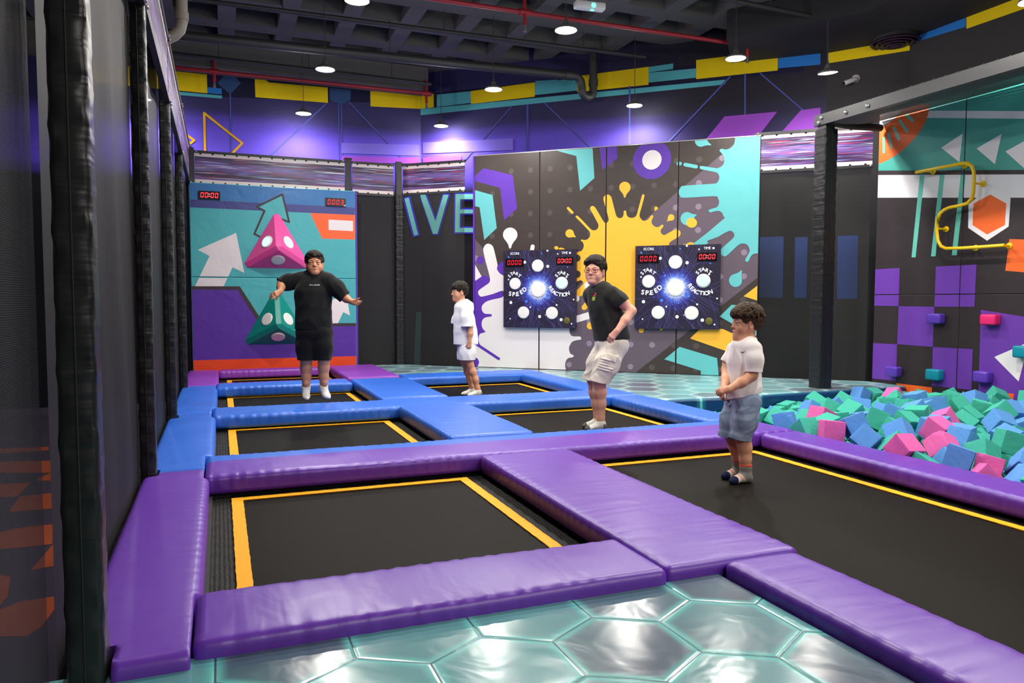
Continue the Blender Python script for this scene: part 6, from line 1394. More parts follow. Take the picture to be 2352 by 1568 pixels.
def cloth_mat(name, col, rough=.9, b=.25):
    t = NT(name); n = t.noise(t.coord('Object'), 300, 2); v = t.noise(t.coord('Object'), 9, 3)
    t.set(Base_Color=t.mix(t.math('MULTIPLY', v, .18), tuple(col), tuple(x*.8 for x in col)), Roughness=rough, Specular_IOR_Level=.2, Sheen_Weight=.12)
    t.bump(t.math('ADD', t.math('MULTIPLY', v, 2), n), b, .004); return t.m
def hair_mat(name, c1, c2):
    t = NT(name); n = t.noise(t.coord('Object', (1,1,.35)), 170, 3, .6); v = t.noise(t.coord('Object'), 25, 2)
    t.set(Base_Color=t.mix(t.math('MULTIPLY', t.math('ADD', n, v), .5), tuple(c1), tuple(c2)), Roughness=.6, Specular_IOR_Level=.16); t.bump(n, .8, .003); return t.m
M['eye_white'] = plain('eye_white', (.62,.58,.55), .25); M['iris'] = plain('brown_iris', (.035,.016,.008), .2); M['pupil'] = plain('black_pupil', (.003,.003,.003), .15)

class Fig:
    """one boy: crop coordinates of the photograph plus a depth offset give joints at real distances"""
    def __init__(s, ox, oy, sc, depth, name_label, foot):
        s.ox, s.oy, s.sc, s.D = ox, oy, sc, depth; s.u = depth/F_PX/sc      # metres per crop pixel
        s.e = empty('person', foot, name_label, 'person', 'people on the trampolines'); s.o = np.array(foot)
        g = np.array(foot)-np.array(CAM); s.cam = nz_(np.array([-g[0], -g[1], 0])); s.rt = nz_(np.array([g[1], -g[0], 0])); s.up = np.array([0,0,1.0])
    def p(s, x, y, dv=0.0):
        q = at_d(s.ox+x/s.sc, s.oy+y/s.sc, s.D-dv); return np.array(q)
    def dirv(s, right, up, cam): return nz_(s.rt*right+s.up*up+s.cam*cam)
class Head:
    def __init__(s, chin, crown, fwd, tilt_up=None, h=.22):
        """local axes: x to the person's left, y forward, z up (chin to crown)"""
        s.U = nz_(np.asarray(crown)-np.asarray(chin)); f = np.asarray(fwd, float); s.F = nz_(f-s.U*(f@s.U)); s.L = np.cross(s.U, s.F); s.A = np.stack([s.L, s.F, s.U]); s.k = h/.22; s.c = np.asarray(chin, float)
    def q(s, x, y, z): return s.c+(s.L*x+s.F*y+s.U*z)*s.k
    def build(s, S, chub=0.0, ear=1.0, mouth=0.0):
        k = s.k; q = s.q; A = s.A
        S.el(q(0,-.012,.140), np.array([.073,.090,.082])*k, A, .03)
        S.el(q(0,.020,.078), np.array([.052+.009*chub,.060,.072])*k, A, .035)
        for sx in (-1,1):
            S.rc(q((.045+.005*chub)*sx,-.005,.064), q((.014+.005*chub)*sx,.058,.020), (.020+.007*chub)*k, (.0155+.005*chub)*k, .035)
            S.el(q(.034*sx,.050,.070), np.array([.022+.009*chub,.023,.027])*k, A, .035)
            S.rc(q(.016*sx,.076,.129), q(.046*sx,.062,.127), .010*k, .009*k, .022)
        S.el(q(0,.064,.017), np.array([.020+.005*chub,.018,.016])*k, A, .035)
        for sx in (-1,1): S.el(q(.0315*sx,.092,.108), np.array([.021,.017,.0145])*k, A, .016, 's')
        S.rc(q(0,.074,.116), q(0,.096,.082), .0078*k, .0104*k, .016)
        for sx in (-1,1): S.el(q(.0102*sx,.084,.077), np.array([.0085,.010,.0075])*k, A, .007)
        S.el(q(0,.072,.050), np.array([.024,.012,.013])*k, A, .02)
        S.el(q(0,.0805,.0475), np.array([.0205,.0075,.0052])*k, A, .006); S.el(q(0,.0785,.0372), np.array([.0175,.008,.0062])*k, A, .006)
        S.el(q(0,.092,.0424), np.array([.019,.008,.0012+.0012*mouth])*k, A, .004, 's')
        for sx in (-1,1):       # lids over the eyeballs
            for dz, r in ((.0092,.0062),(-.0088,.0052)): S.el(q(.0315*sx,.0745,.108+dz), np.array([.0165,.0105,r])*k, A, .006)
        for sx in (-1,1):
            E_ = np.stack([nz_(s.L*sx*.93-s.F*.35), nz_(s.F*.93+s.L*sx*.35), s.U])
            S.el(q(.0755*sx,-.010,.096), np.array([.0075,.020,.031])*k*ear, E_, .012); S.el(q(.083*sx,-.006,.098), np.array([.006,.011,.019])*k*ear, E_, .006, 's')
        return s
    def paints(s, skin, lip=(.42,.16,.14), brow=(.018,.012,.010), bw=1.0, flush=(.62,.30,.24)):
        k = s.k; q = s.q; A = s.A; out = []
        for sx in (-1,1): out.append(paint(q(.038*sx,.066,.066), .028*k, flush, .22, .9))
        out.append(paint(q(0,.102,.078), .014*k, flush, .25, .9))
        out += [paint(q(0,.084,.0474), np.array([.021,.014,.0048])*k, lip, .85, .5, A), paint(q(0,.084,.0368), np.array([.018,.014,.0062])*k, lip, .85, .5, A), paint(q(0,.09,.0424), np.array([.019,.014,.0018])*k, (.06,.02,.02), .8, .6, A)]
        for sx in (-1,1):
            out.append(paint(q(.0098*sx,.095,.0725), .0042*k, (.07,.025,.02), .8, .6))
            R_ = np.stack([nz_(s.L*sx-s.U*.10), s.F, nz_(s.U+s.L*sx*.10)])
            out.append(paint(q(.032*sx,.078,.1315), np.array([.0205,.03,.0042*bw])*k, brow, .9, .45, R_))
            out.append(paint(q(.0315*sx,.084,.1155), np.array([.0165,.016,.0026])*k, (.03,.018,.014), .75, .6, A))
            out.append(paint(q(.0315*sx,.080,.103), np.array([.019,.02,.010])*k, tuple(c*.72 for c in skin), .35, .8, A))
        return out
    def eyes(s, parent, o0, gaze=(0,1,0), r=.0130):
        g = nz_(s.L*gaze[0]+s.F*gaze[1]+s.U*gaze[2]); k = s.k
        for sx in (-1,1):
            c = s.q(.0315*sx,.0685,.1078)-o0; mb = MB(); rr = r*k; prof = [(rr*math.sin(a), rr*math.cos(a)) for a in [math.pi*i/14 for i in range(15)]]
            mb.lathe(prof[::-1], c, 18, 0, g); a1 = .50; mb.lathe([(rr*1.012*math.sin(a), rr*1.012*math.cos(a)) for a in (a1,a1*.75,a1*.5)], c, 18, 1, g); mb.lathe([(rr*1.016*math.sin(a), rr*1.016*math.cos(a)) for a in (a1*.52,a1*.25,0)], c, 14, 2, g)
            mb.build('eye', [M['eye_white'], M['iris'], M['pupil']], parent)
    def hair(s, cap, cuts, tufts, seed=1, k_=.008, curl=.0016):
        """cap: list of (centre, radii); cuts the same; tufts: (n, region fn(dir)->bool, comb fn(dir)->vec, length, r0, lift)"""
        H = Sh(); k = s.k; rng = np.random.RandomState(seed)
        for c, r in cap: H.el(s.q(*c), np.array(r)*k, s.A, .02)
        for c, r in cuts: H.el(s.q(*c), np.array(r)*k, s.A, .008, 's')
        c0, r0_ = np.array(cap[0][0]), np.array(cap[0][1])
        for n, reg, comb, ln, rad, lift in tufts:
            made = 0; tries = 0
            while made < n and tries < n*40:
                tries += 1; d = nz_(rng.randn(3))
                if not reg(d): continue
                made += 1; p0 = c0+d*r0_*.97; v = np.array(comb(d, rng)); v = v-d*(v@d)*.8; v = nz_(v); L_ = ln*rng.uniform(.7,1.25); pts = [p0]
                nrm = nz_(d/r0_)
                for j in range(1,4):
                    f = j/3; q_ = p0+v*L_*f; q2 = q_-c0; sc_ = np.linalg.norm(q2/r0_); onsurf = c0+q2/sc_; pts.append(onsurf+nrm*(lift*math.sin(f*2.0)+.002))
                H.ch([s.q(*x) for x in pts], [rad*k, rad*k*.95, rad*k*.75, rad*k*.35], k_)
        H.post.append(addfn(wrinkle(seed+100, 330, curl, s.U*.6+s.F, .35)))
        return H
def hand(S, wrist, d, n, side, k=1.0, curl=(.5,.6,.4), thumb=(.5,.5), spread=.06, curls=None, wr=.019):
    """palm and five fingers; d: wrist to knuckles, n: where the palm faces, side=+1 thumb on d x n"""
    w = np.asarray(wrist, float); d = nz_(d); n = nz_(np.asarray(n)-d*(np.asarray(n)@d)); t = np.cross(d, n)*side; k = k*.86
    base = w+d*.008*k
    S.rc(w-d*.01*k, w+d*.02*k, wr*k*1.05, wr*k, .012, 'u', (n,.82))
    offs = (.027,.0095,-.008,-.0245); Ls = ((.036,.022,.018),(.040,.025,.019),(.037,.023,.018),(.029,.018,.016)); rad = (.0082,.0084,.0080,.0070)
    for i in range(4):
        kn = w+d*(.080-.004*(i==0)-.006*(i==3))*k+t*offs[i]*k-n*.004*k
        S.rc(base+t*offs[i]*.55*k, kn, .0135*k, .0108*k, .016)
        cu = curl if curls is None else curls[i]; a = 0; p = kn; dd = nz_(d+t*(offs[i]/.027)*spread)
        for j in range(3):
            a += cu[j]; v = dd*math.cos(a)+n*math.sin(a); q = p+v*Ls[i][j]*k; S.rc(p, q, rad[i]*k*(1-.07*j), rad[i]*k*(.95-.09*j), .006); p = q
    S.rc(base+t*.012*k+n*.006*k, w+d*.042*k+t*.030*k+n*.012*k, .0155*k, .0125*k, .016)
    p = w+d*.042*k+t*.030*k+n*.012*k; v = nz_(d*.75+t*.6+n*thumb[0]); q = p+v*.032*k; S.rc(p, q, .0105*k, .0092*k, .008); v = nz_(v+n*thumb[1]-t*thumb[1]*.5); S.rc(q, q+v*.025*k, .0092*k, .0072*k, .006)
def foot_pts(ankle, fwd, down, k=1.0, pitch=0.0):
    """heel, ball and toe points for a foot whose sole lies 'down' from the ankle"""
    a = np.asarray(ankle, float); f = nz_(fwd); dn = nz_(down); return a, f, dn
def foot(S, ankle, fwd, down=(0,0,-1), k=1.0, gr=0.0, width=1.0):
    a, f, dn = foot_pts(ankle, fwd, down, k); s_ = np.cross(f, dn)
    g = gr
    S.rc(a-dn*.04*k, a+dn*.028*k-f*.012*k, (.031+g)*k, (.029+g)*k, .02)
    S.rc(a-f*.030*k+dn*.040*k, a+f*.03*k+dn*.038*k, (.026+g)*k, (.026+g)*k, .02)
    for o_, L_, r_ in ((.018,.135,.0165),(.0,.13,.017),(-.018,.115,.0155)):
        S.rc(a+f*.01*k+dn*.022*k+s_*o_*.5*k, a+f*(L_-.03)*k+dn*.046*k+s_*o_*width*k, (.025+g)*k, (r_+g)*k, .02)
        S.rc(a+f*(L_-.03)*k+dn*.046*k+s_*o_*width*k, a+f*L_*k+dn*.050*k+s_*o_*width*.9*k, (r_+g)*k, (.012+g)*k, .015)
def opening(n, c, th=.006, depth=.05):
    """cut the cloth at plane (c, n), n pointing out of the opening, and hollow it behind the cut"""
    n = nz_(n); c = np.asarray(c, float)
    def f(p, D):
        s_ = (p-c)@n; return np.maximum(np.maximum(D, s_), np.minimum(-(D+th), s_+depth))
    return f
def addfn(g): return lambda p, D: D+g(p)
def union(shapes, k=.012):
    """one shape made of several finished ones"""
    U = Sh()
    for s_ in shapes:
        lo = np.min([q[1] for q in s_.P if q[4] == 'u'], axis=0); hi = np.max([q[2] for q in s_.P if q[4] == 'u'], axis=0); U._add(s_.ev, lo, hi, k, 'u')
    return U
def decal(name, mats, polys, sh, fig, parent, off=.002, pull=.4):
    """flat print draped on the cloth: polys = [(mat index, [(crop x, crop y) ...])], seen along the view of the crop"""
    mb = MB()
    for mi_, P_ in polys:
        tr = tessellate_polygon([[Vector((x, -y, 0)) for x, y in P_]]); pts = np.array([fig.p(x, y, pull) for x, y in P_])
        d = nz_(pts.mean(0)-np.array(CAM)); H = sh.hit(pts, d)-d*off-fig.o
        fs = []
        for t_ in tr:
            a, b, c = [H[i] for i in t_]; fs.append(tuple(t_) if np.cross(b-a, c-a)@d < 0 else tuple(t_)[::-1])
        mb.add([tuple(h) for h in H], fs, mi_)
    return mb.build(name, mats, parent)
def text_polys(s_, c, size, mi_=0, space=.10):
    """letters as crop-space polygons centred on c"""
    out = []; ws = [(glyph(ch)[3]-glyph(ch)[2])*size/.69 if ch != ' ' else size*.45 for ch in s_]; x = c[0]-(sum(ws)+size*space*(len(s_)-1))/2
    for ch, w_ in zip(s_, ws):
        if ch != ' ':
            vs, fs, a, b = glyph(ch)
            for f in fs: out.append((mi_, [(x+(vs[i][0]-a)*size/.69, c[1]-(vs[i][1]-.345)*size/.69) for i in f]))
        x += w_+size*space
    return out
VOX, VOXC = .0030, .0036
DOWN = np.array([0,0,-1.0])
def setz(q, z): q = np.array(q); q[2] = z; return q
WHITE_C = cloth_mat('white_jersey', S(238,236,236)); BLACK_C = cloth_mat('black_jersey', S(22,22,24)); BLACK_S = cloth_mat('black_short_cloth', S(18,18,20)); POLO_C = cloth_mat('white_polo_knit', S(240,232,228)); CREAM_C = cloth_mat('cream_cotton', S(226,216,200), .9, .4); CHAR_C = cloth_mat('washed_black_jersey', S(34,34,34))
M['print_white'] = plain('white_shirt_print', S(230,230,230), .6); M['print_pink'] = plain('pink_print', S(230,50,90), .6); M['print_green'] = plain('green_print', S(130,160,40), .6); M['print_black'] = plain('black_logo', S(20,20,22), .6)
HB = hair_mat('black_brown_hair', (.010,.008,.007), (.042,.031,.024)); HD = hair_mat('dark_brown_hair', (.020,.012,.007), (.105,.062,.034))
def fin(S_, *posts): S_.post += list(posts); return S_

# ------------------------------------------------------------------ person in black, in mid-air
f = Fig(610, 550, 4.125, 7.45, 'person in black T-shirt and black shorts jumping in mid-air, arms spread', tuple(setz(at_d(724, 911, 7.45), .17)))
p, u, e, O = f.p, f.u, f.e, f.o
SKIN = S(198,138,104)
H = Head(p(466,338,.01), p(461,120,.0), f.dirv(.0,-.06,1), h=.228)
B = Sh(); H.build(B, .75)
B.rc(p(465,372,-.03), H.q(0,-.018,.055), .062, .058, .03)
B.ch([p(460,420,-.02), p(458,560,-.01), p(460,700,.01), p(462,840,0)], [.110,.125,.132,.125], .04, 'u', (f.cam,.78))
B.rc(p(350,385,-.02), p(575,385,-.02), .055, .055, .05)
B.ch([p(335,385,-.02), p(240,398,.0), p(152,420,.05)], [.052,.048,.043], .03); B.ch([p(152,420,.05), p(146,450,.09), p(138,490,.15)], [.043,.040,.027], .02)
hand(B, p(137,494,.155), f.dirv(-.62,-.36,.62), f.dirv(-.3,-.1,-.9), 1, .98, curls=((.25,.2,.1),(.5,.5,.3),(.6,.6,.4),(.7,.7,.4)), thumb=(.2,.3), wr=.024)
B.ch([p(588,388,-.02), p(665,455,-.01), p(728,530,.0)], [.052,.048,.042], .03); B.ch([p(728,530,.0), p(765,560,.02), p(815,588,.05)], [.042,.039,.026], .02)
hand(B, p(818,590,.052), f.dirv(.93,-.22,.28), f.dirv(-.25,.1,.95), -1, .98, curls=((.5,.7,.5),(.9,1.1,.6),(1.1,1.1,.6),(1.2,1.1,.6)), thumb=(.3,.2), wr=.024)
for hx, kx, ax, ay in ((400,385,384,1385),(532,552,550,1380)):
    B.ch([p(hx,870), p((hx+kx)/2,1000,.02), p(kx,1135,.03)], [.086,.074,.057], .03); B.ch([p(kx,1135,.03), p(kx-1,1215,.005), p((kx+ax)/2,1300,.0), p(ax,ay,0)], [.055,.053,.044,.035], .03)
FT = [(p(384,1392,0), f.dirv(-.02,-.50,.86)), (p(550,1388,0), f.dirv(.34,-.48,.82))]
for a, fw in FT: foot(B, a, fw, nz_(DOWN-fw*(DOWN@fw)), .98)
sdf_obj('body', B, VOX, M['skin'], e, H.paints(SKIN, (.34,.13,.12), bw=1.25), SKIN, O); H.eyes(e, O)
hr = H.hair([((0,-.014,.148),(.083,.098,.086)), ((0,-.03,.115),(.079,.085,.075))], [((0,.108,.084),(.068,.080,.088)), ((0,-.0,-.01),(.12,.13,.078)), ((.083,.004,.088),(.022,.026,.040)), ((-.083,.004,.088),(.022,.026,.040)), ((0,.12,.03),(.1,.1,.09))],
    [(150, lambda d: d[2] > .35, lambda d, r: (r.randn()*.5, 1.0+r.randn()*.4, .2), .040, .0062, .007), (70, lambda d: d[2] > .0 and d[1] < .25, lambda d, r: (r.randn()*.2, -.3, -1), .03, .005, .003), (26, lambda d: d[1] > .45 and .45 < d[2] < .8, lambda d, r: (r.randn()*.4, .7, .5), .032, .0058, .010)], 3)
sdf_obj('hair', hr, .0026, HB, e, None, None, O)
W = wrinkle(1, 24, .0065, f.rt*.6+f.up, .5)
T = Sh(); T.ch([p(462,415,-.015), p(452,520,0), p(454,650,.01), p(456,780,.01), p(457,870,.01)], [.152,.170,.160,.168,.174], .05, 'u', (f.cam,.70)); T.rc(p(420,368,-.025), p(512,368,-.025), .056, .056, .06)
T.rc(p(410,378,-.02), p(318,390,-.02), .064, .070, .05); T.rc(p(520,378,-.02), p(595,400,-.02), .064, .070, .05)
fin(T, addfn(W), opening((0,0,-1), p(457,846), .007, .07))
SL = []
for pts, rs, c, n in (([p(330,385,-.02), p(230,400,.0), p(120,432,.05)], [.082,.075,.066], p(150,432,.05), f.dirv(-.9,-.55,.25)), ([p(590,392,-.02), p(670,460,-.01), p(780,575,.01)], [.082,.076,.064], p(748,548,.0), f.dirv(.72,-.68,.15))):
    q = Sh(); q.ch(pts, rs, .05); fin(q, addfn(wrinkle(7, 34, .008, n, .3)), opening(n, c, .007, .07)); SL.append(q)
TT = union([T]+SL, .03); sdf_obj('t_shirt', TT, VOXC, BLACK_C, e, None, None, O)
mb = MB(); ring = [p(466,362,-.025)+f.rt*.068*math.cos(a)+f.cam*.062*math.sin(a)+f.up*(.004-.022*math.sin(a)) for a in [2*math.pi*i/28 for i in range(29)]]; mb.tube([Vector(r_-O) for r_ in ring], .0085, 8, 0, False); mb.build('collar', [BLACK_C], e)
decal('chest_print', [M['print_white']], text_polys('PRO GAMER', (465,430), 12, 0, .16), TT, f, e)
K = Sh(); K.el(p(462,880), (.178,.135,.12), np.stack([f.rt,f.cam,f.up]), .05)
LG = []
for pts, rs, c in (([p(398,890), p(390,1010,.015), p(381,1160,.03)], [.108,.098,.086], p(381,1139,.03)), ([p(532,890), p(545,1010,.015), p(554,1160,.03)], [.106,.092,.076], p(554,1139,.03))):
    q = Sh(); q.ch(pts, rs, .05); fin(q, addfn(wrinkle(9, 24, .008, (0,0,1), .3)), opening((0,0,-1), c, .007, .08)); LG.append(q)
fin(K, opening((0,0,1), p(462,815), .007, .0)); sdf_obj('shorts', union([K]+LG, .04), VOXC, BLACK_S, e, None, None, O)
SOCKW = S(226,220,208)
for a, fw in FT:
    q = Sh(); dn = nz_(DOWN-fw*(DOWN@fw)); foot(q, a, fw, dn, .98, .0045); q.rc(a, a-dn*.05, .040, .039, .02); fin(q, addfn(wrinkle(4, 60, .0012)), lambda p_, D, c=a-dn*.012, n=-dn: np.maximum(D, (p_-c)@n))
    sdf_obj('sock', q, VOX, M['sock'], e, None, SOCKW, O)

# ------------------------------------------------------------------ person in glasses
f = Fig(1290, 560, 3.565, 6.61, 'person in black T-shirt, cream cargo shorts and glasses, half crouching', tuple(setz(at_d(1370, 983, 6.61), 0)))
p, u, e, O = f.p, f.u, f.e, f.o
SKIN = S(222,164,140); FWD = f.dirv(-.72,0,.69); LT = np.cross(f.up, FWD)
H = Head(p(268,336,.0), p(277,112,-.01), f.dirv(-.36,-.02,.93), h=.238)
B = Sh(); H.build(B, .0, 1.0, .8)
B.rc(p(312,392,-.01), H.q(0,-.02,.055), .058, .050, .03)
B.ch([p(328,430,.0), p(356,560,.0), p(402,770,.0)], [.115,.122,.125], .05, 'u', (FWD,.82)); B.el(p(405,815), (.135,.115,.10), np.stack([LT,FWD,f.up]), .05)
B.rc(p(415,425,.10), p(245,420,-.11), .055, .055, .05)
B.ch([p(430,430,.12), p(505,485,.14), p(572,548,.15)], [.050,.046,.040], .03); B.ch([p(572,548,.15), p(520,625,.19), p(455,712,.23)], [.041,.039,.026], .02)
hand(B, p(452,716,.232), f.dirv(-.60,-.78,.05), f.dirv(.35,-.15,-.92), -1, 1.0, curls=((.35,.5,.3),(.45,.55,.3),(.5,.6,.3),(.55,.6,.3)), thumb=(.6,.3), wr=.025)
B.ch([p(235,430,-.12), p(290,550,-.20)], [.050,.042], .03); B.ch([p(290,550,-.20), p(345,690,-.20)], [.040,.027], .02)
hand(B, p(347,695,-.20), f.dirv(.2,-.95,.1), f.dirv(-.3,0,.9), 1, 1.0)
AK = [setz(p(318,1430,.07), .068), setz(p(298,1412,-.07), .068)]
B.ch([p(440,840,.07), p(375,980,.10), p(305,1105,.10)], [.088,.078,.060], .03); B.ch([p(305,1105,.10), p(312,1210,.08), p(318,1310,.07), AK[0]], [.059,.057,.046,.036], .03)
B.ch([p(375,840,-.07), p(310,980,-.06), p(262,1100,-.06)], [.088,.078,.058], .03); B.ch([p(262,1100,-.06), p(275,1210,-.07), p(288,1310,-.07), AK[1]], [.057,.055,.045,.036], .03)
FF = [f.dirv(-.93,0,.36), f.dirv(-.95,0,.28)]
for a, fw in zip(AK, FF): foot(B, a, fw, DOWN, 1.0)
sdf_obj('body', B, VOX, M['skin'], e, H.paints(SKIN, (.52,.17,.15), bw=1.1, flush=(.72,.30,.25)), SKIN, O); H.eyes(e, O, (.25,1,0))
hr = H.hair([((0,-.016,.150),(.082,.098,.086)), ((.006,.02,.188),(.066,.070,.044)), ((0,-.035,.115),(.078,.080,.075))], [((0,.112,.088),(.070,.082,.088)), ((0,.0,-.01),(.12,.13,.082)), ((.084,.004,.088),(.022,.026,.040)), ((-.084,.004,.088),(.022,.026,.040)), ((0,.12,.03),(.1,.1,.09))],
    [(130, lambda d: d[2] > .4, lambda d, r: (-.9+r.randn()*.2, .45+r.randn()*.2, .4), .080, .0072, .014), (60, lambda d: d[2] > .0 and d[1] < .25, lambda d, r: (r.randn()*.2, -.3, -1), .035, .0055, .004), (60, lambda d: d[1] > .30 and .42 < d[2] < .85, lambda d, r: (-1+r.randn()*.4, .6, .0), .048, .0058, .012), (26, lambda d: abs(d[0]) > .5 and d[1] > .15 and .3 < d[2] < .6, lambda d, r: (0, .5, -.8), .03, .005, .004)], 5)
sdf_obj('hair', hr, .0026, HB, e, None, None, O)
T = Sh(); T.ch([p(322,420,-.01), p(350,520,.0), p(384,650,.0), p(412,770,.0), p(418,830,.0)], [.125,.142,.150,.152,.152], .06, 'u', (FWD,.86)); T.rc(p(285,388,-.05), p(360,385,.05), .050, .052, .05); T.rc(p(395,410,.09), p(262,405,-.09), .062, .062, .05)
fin(T, addfn(wrinkle(12, 22, .010, f.rt*.7+f.up*.7, .4)), opening(nz_(f.up*-1+f.rt*.05), p(410,782), .007, .07))
n = f.dirv(.66,-.74,.1); q = Sh(); q.ch([p(415,420,.10), p(470,465,.125), p(540,530,.145)], [.078,.072,.062], .05); fin(q, addfn(wrinkle(13, 30, .008, n, .4)), opening(n, p(503,490,.135), .007, .06))
n2 = f.dirv(.3,-.9,-.2); q2 = Sh(); q2.ch([p(240,420,-.11), p(285,540,-.18)], [.076,.062], .05); fin(q2, opening(n2, p(272,505,-.16), .007, .06))
TT = union([T,q,q2], .03); sdf_obj('t_shirt', TT, VOXC, CHAR_C, e, None, None, O)
cn = p(308,372,-.0); mb = MB(); ring = [cn+LT*.066*math.cos(a)+FWD*.060*math.sin(a)+f.up*(-.012-.022*math.sin(a)) for a in [2*math.pi*i/28 for i in range(29)]]; mb.tube([Vector(r_-O) for r_ in ring], .008, 8, 0, False); mb.build('collar', [CHAR_C], e)
decal('chest_print', [M['print_pink'], M['print_green'], plain('yellow_print', S(214,190,60), .6)], [(0, [(257,418),(268,421),(274,412),(270,402),(276,398),(285,403),(281,412),(278,424),(266,429),(257,425)]), (1, [(250,432),(276,428),(274,464),(248,467)]), (2, [(255,440),(270,437),(268,450),(254,452)])], TT, f, e)
K = Sh(); K.el(p(408,815), (.158,.135,.11), np.stack([LT,FWD,f.up]), .05)
LG = []
for pts, rs, c, sd in (([p(440,835,.07), p(372,980,.10), p(296,1150,.10)], [.110,.100,.088], p(300,1128,.10), 3), ([p(375,835,-.07), p(305,980,-.06), p(240,1140,-.06)], [.108,.098,.086], p(246,1118,-.06), 8)):
    n = f.dirv(-.22,-.97,0); q = Sh(); q.ch(pts, rs, .05)
    if sd == 3:
        
        for (cor, rr_) in ((((330,893),(452,925),(440,962),(322,932)), .0085), (((322,935),(440,965),(412,1052),(298,1020)), .0055)):
            gr_ = [[tuple(np.array(cor[0])*(1-a_)*(1-b_)+np.array(cor[1])*a_*(1-b_)+np.array(cor[3])*(1-a_)*b_+np.array(cor[2])*a_*b_) for a_ in np.linspace(0,1,6)] for b_ in np.linspace(0,1,5)]
            for row in gr_:
                hp = q.hit(np.array([p(x, y, .45) for x, y in row]), nz_(p(385,970)-np.array(CAM))); q.ch(list(hp), [rr_]*6, .003)
    fin(q, addfn(wrinkle(20+sd, 30, .013, nz_(f.rt*.5+f.up), .5)), addfn(wrinkle(30+sd, 70, .0025)), opening(n, c, .007, .08)); LG.append(q)
fin(K, addfn(wrinkle(22, 34, .005)), opening((0,0,1), p(408,768), .007, .0)); KK = union([K]+LG, .03); sdf_obj('cargo_shorts', KK, VOXC, CREAM_C, e, None, None, O)
SOCKC = S(228,224,214)
for a, fw in zip(AK, FF):
    q = Sh(); foot(q, a, fw, DOWN, 1.0, .0045); q.rc(a, a+f.up*.05, .039, .038, .02); fin(q, addfn(wrinkle(4, 60, .0012)), lambda p_, D, c=a+f.up*.012: np.maximum(D, (p_-c)@np.array([0,0,1.0])))
    def pc(P_, C, a=a, fw=fw):
        s_ = (P_-a)@fw; z = P_[:,2]; g = np.array(S(96,96,92)); m = ((s_ > .112) | ((s_ < -.012) & (z < .055)))[:,None]; return np.where(m, g, C)
    sdf_obj('sock', q, VOX, M['sock'], e, [pc], SOCKC, O)
M['frame_red'] = plain('translucent_red_brown_frame', S(170,80,52), .25)
gl = empty('glasses', (0,0,0)); gl.parent = e
for sx in (-1,1):
    mb = MB(); rim_ = [H.q(.033*sx+.0245*math.cos(a)*(1-.06*math.sin(a)), .094-.006*abs(math.cos(a))*(1 if math.cos(a)*sx > 0 else .2), .106+.0195*math.sin(a)) for a in [2*math.pi*i/28 for i in range(29)]]
    mb.tube([Vector(r_-O) for r_ in rim_], .0019, 8, 0, False); mb.build('rim', [M['frame_red']], gl)
    mb = MB(); mb.tube([Vector(H.q(.056*sx,.090,.112)-O), Vector(H.q(.069*sx,.074,.113)-O), Vector(H.q(.078*sx,.02,.112)-O), Vector(H.q(.079*sx,-.01,.108)-O)], .0018, 6); mb.build('temple', [M['frame_red']], gl)
mb = MB(); mb.tube([Vector(H.q(-.010,.095,.111)-O), Vector(H.q(0,.099,.114)-O), Vector(H.q(.010,.095,.111)-O)], .0018, 6); mb.build('bridge', [M['frame_red']], gl)

# ------------------------------------------------------------------ person in the white hoodie
f = Fig(1010, 630, 5.41, 8.9, 'person in white short-sleeved hoodie and white shorts standing in profile, looking down', tuple(setz(at_d(1090, 903, 8.9), 0)))
p, u, e, O = f.p, f.u, f.e, f.o
SKIN = S(210,150,116); FWD = f.dirv(-.93,0,.36); LT = np.cross(f.up, FWD)
H = Head(p(249,330,.0), p(237,108,.0), f.dirv(-.93,-.12,.36), h=.216)
B = Sh(); H.build(B, .0)
B.rc(p(268,378,-.0), H.q(0,-.02,.055), .047, .044, .03)
B.ch([p(290,430), p(300,600), p(322,830)], [.095,.10,.105], .05); B.el(p(328,890), (.11,.10,.09), np.stack([LT,FWD,f.up]), .05)
B.rc(p(318,430,.11), p(268,430,-.11), .048, .048, .05)
B.ch([p(335,440,.12), p(352,550,.15), p(378,640,.16)], [.042,.039,.034], .03); B.ch([p(378,640,.16), p(377,740,.165), p(371,836,.17)], [.034,.033,.022], .02)
hand(B, p(371,840,.17), f.dirv(-.05,-1,.05), f.dirv(-.15,0,-.95), -1, .86, curls=((.7,.9,.5),(.9,1.0,.5),(1.0,1.0,.5),(1.0,1.0,.5)), thumb=(.5,.3), wr=.021)
B.ch([p(262,440,-.12), p(205,600,-.12)], [.042,.034], .03); B.ch([p(205,600,-.12), p(300,700,-.15)], [.034,.022], .02); hand(B, p(303,704,-.15), f.dirv(.4,-.85,0), f.dirv(0,0,.95), 1, .86)
AK = [setz(p(474,1408,.06), .060), setz(p(398,1404,-.05), .060)]
B.ch([p(348,930,.06), p(352,1050,.06), p(378,1120,.06)], [.064,.056,.041], .03); B.ch([p(378,1120,.06), p(412,1210,.06), p(448,1310,.06), AK[0]], [.040,.041,.034,.028], .03)
B.ch([p(310,930,-.05), p(308,1050,-.05), p(318,1110,-.05)], [.064,.055,.040], .03); B.ch([p(318,1110,-.05), p(345,1210,-.05), p(372,1310,-.05), AK[1]], [.039,.040,.033,.028], .03)
FF = [f.dirv(-.95,0,.30), f.dirv(-.96,0,.22)]
for a, fw in zip(AK, FF): foot(B, a, fw, DOWN, .88)
sdf_obj('body', B, VOX, M['skin'], e, H.paints(SKIN, (.42,.16,.14)), SKIN, O); H.eyes(e, O, (0,.9,-.45))
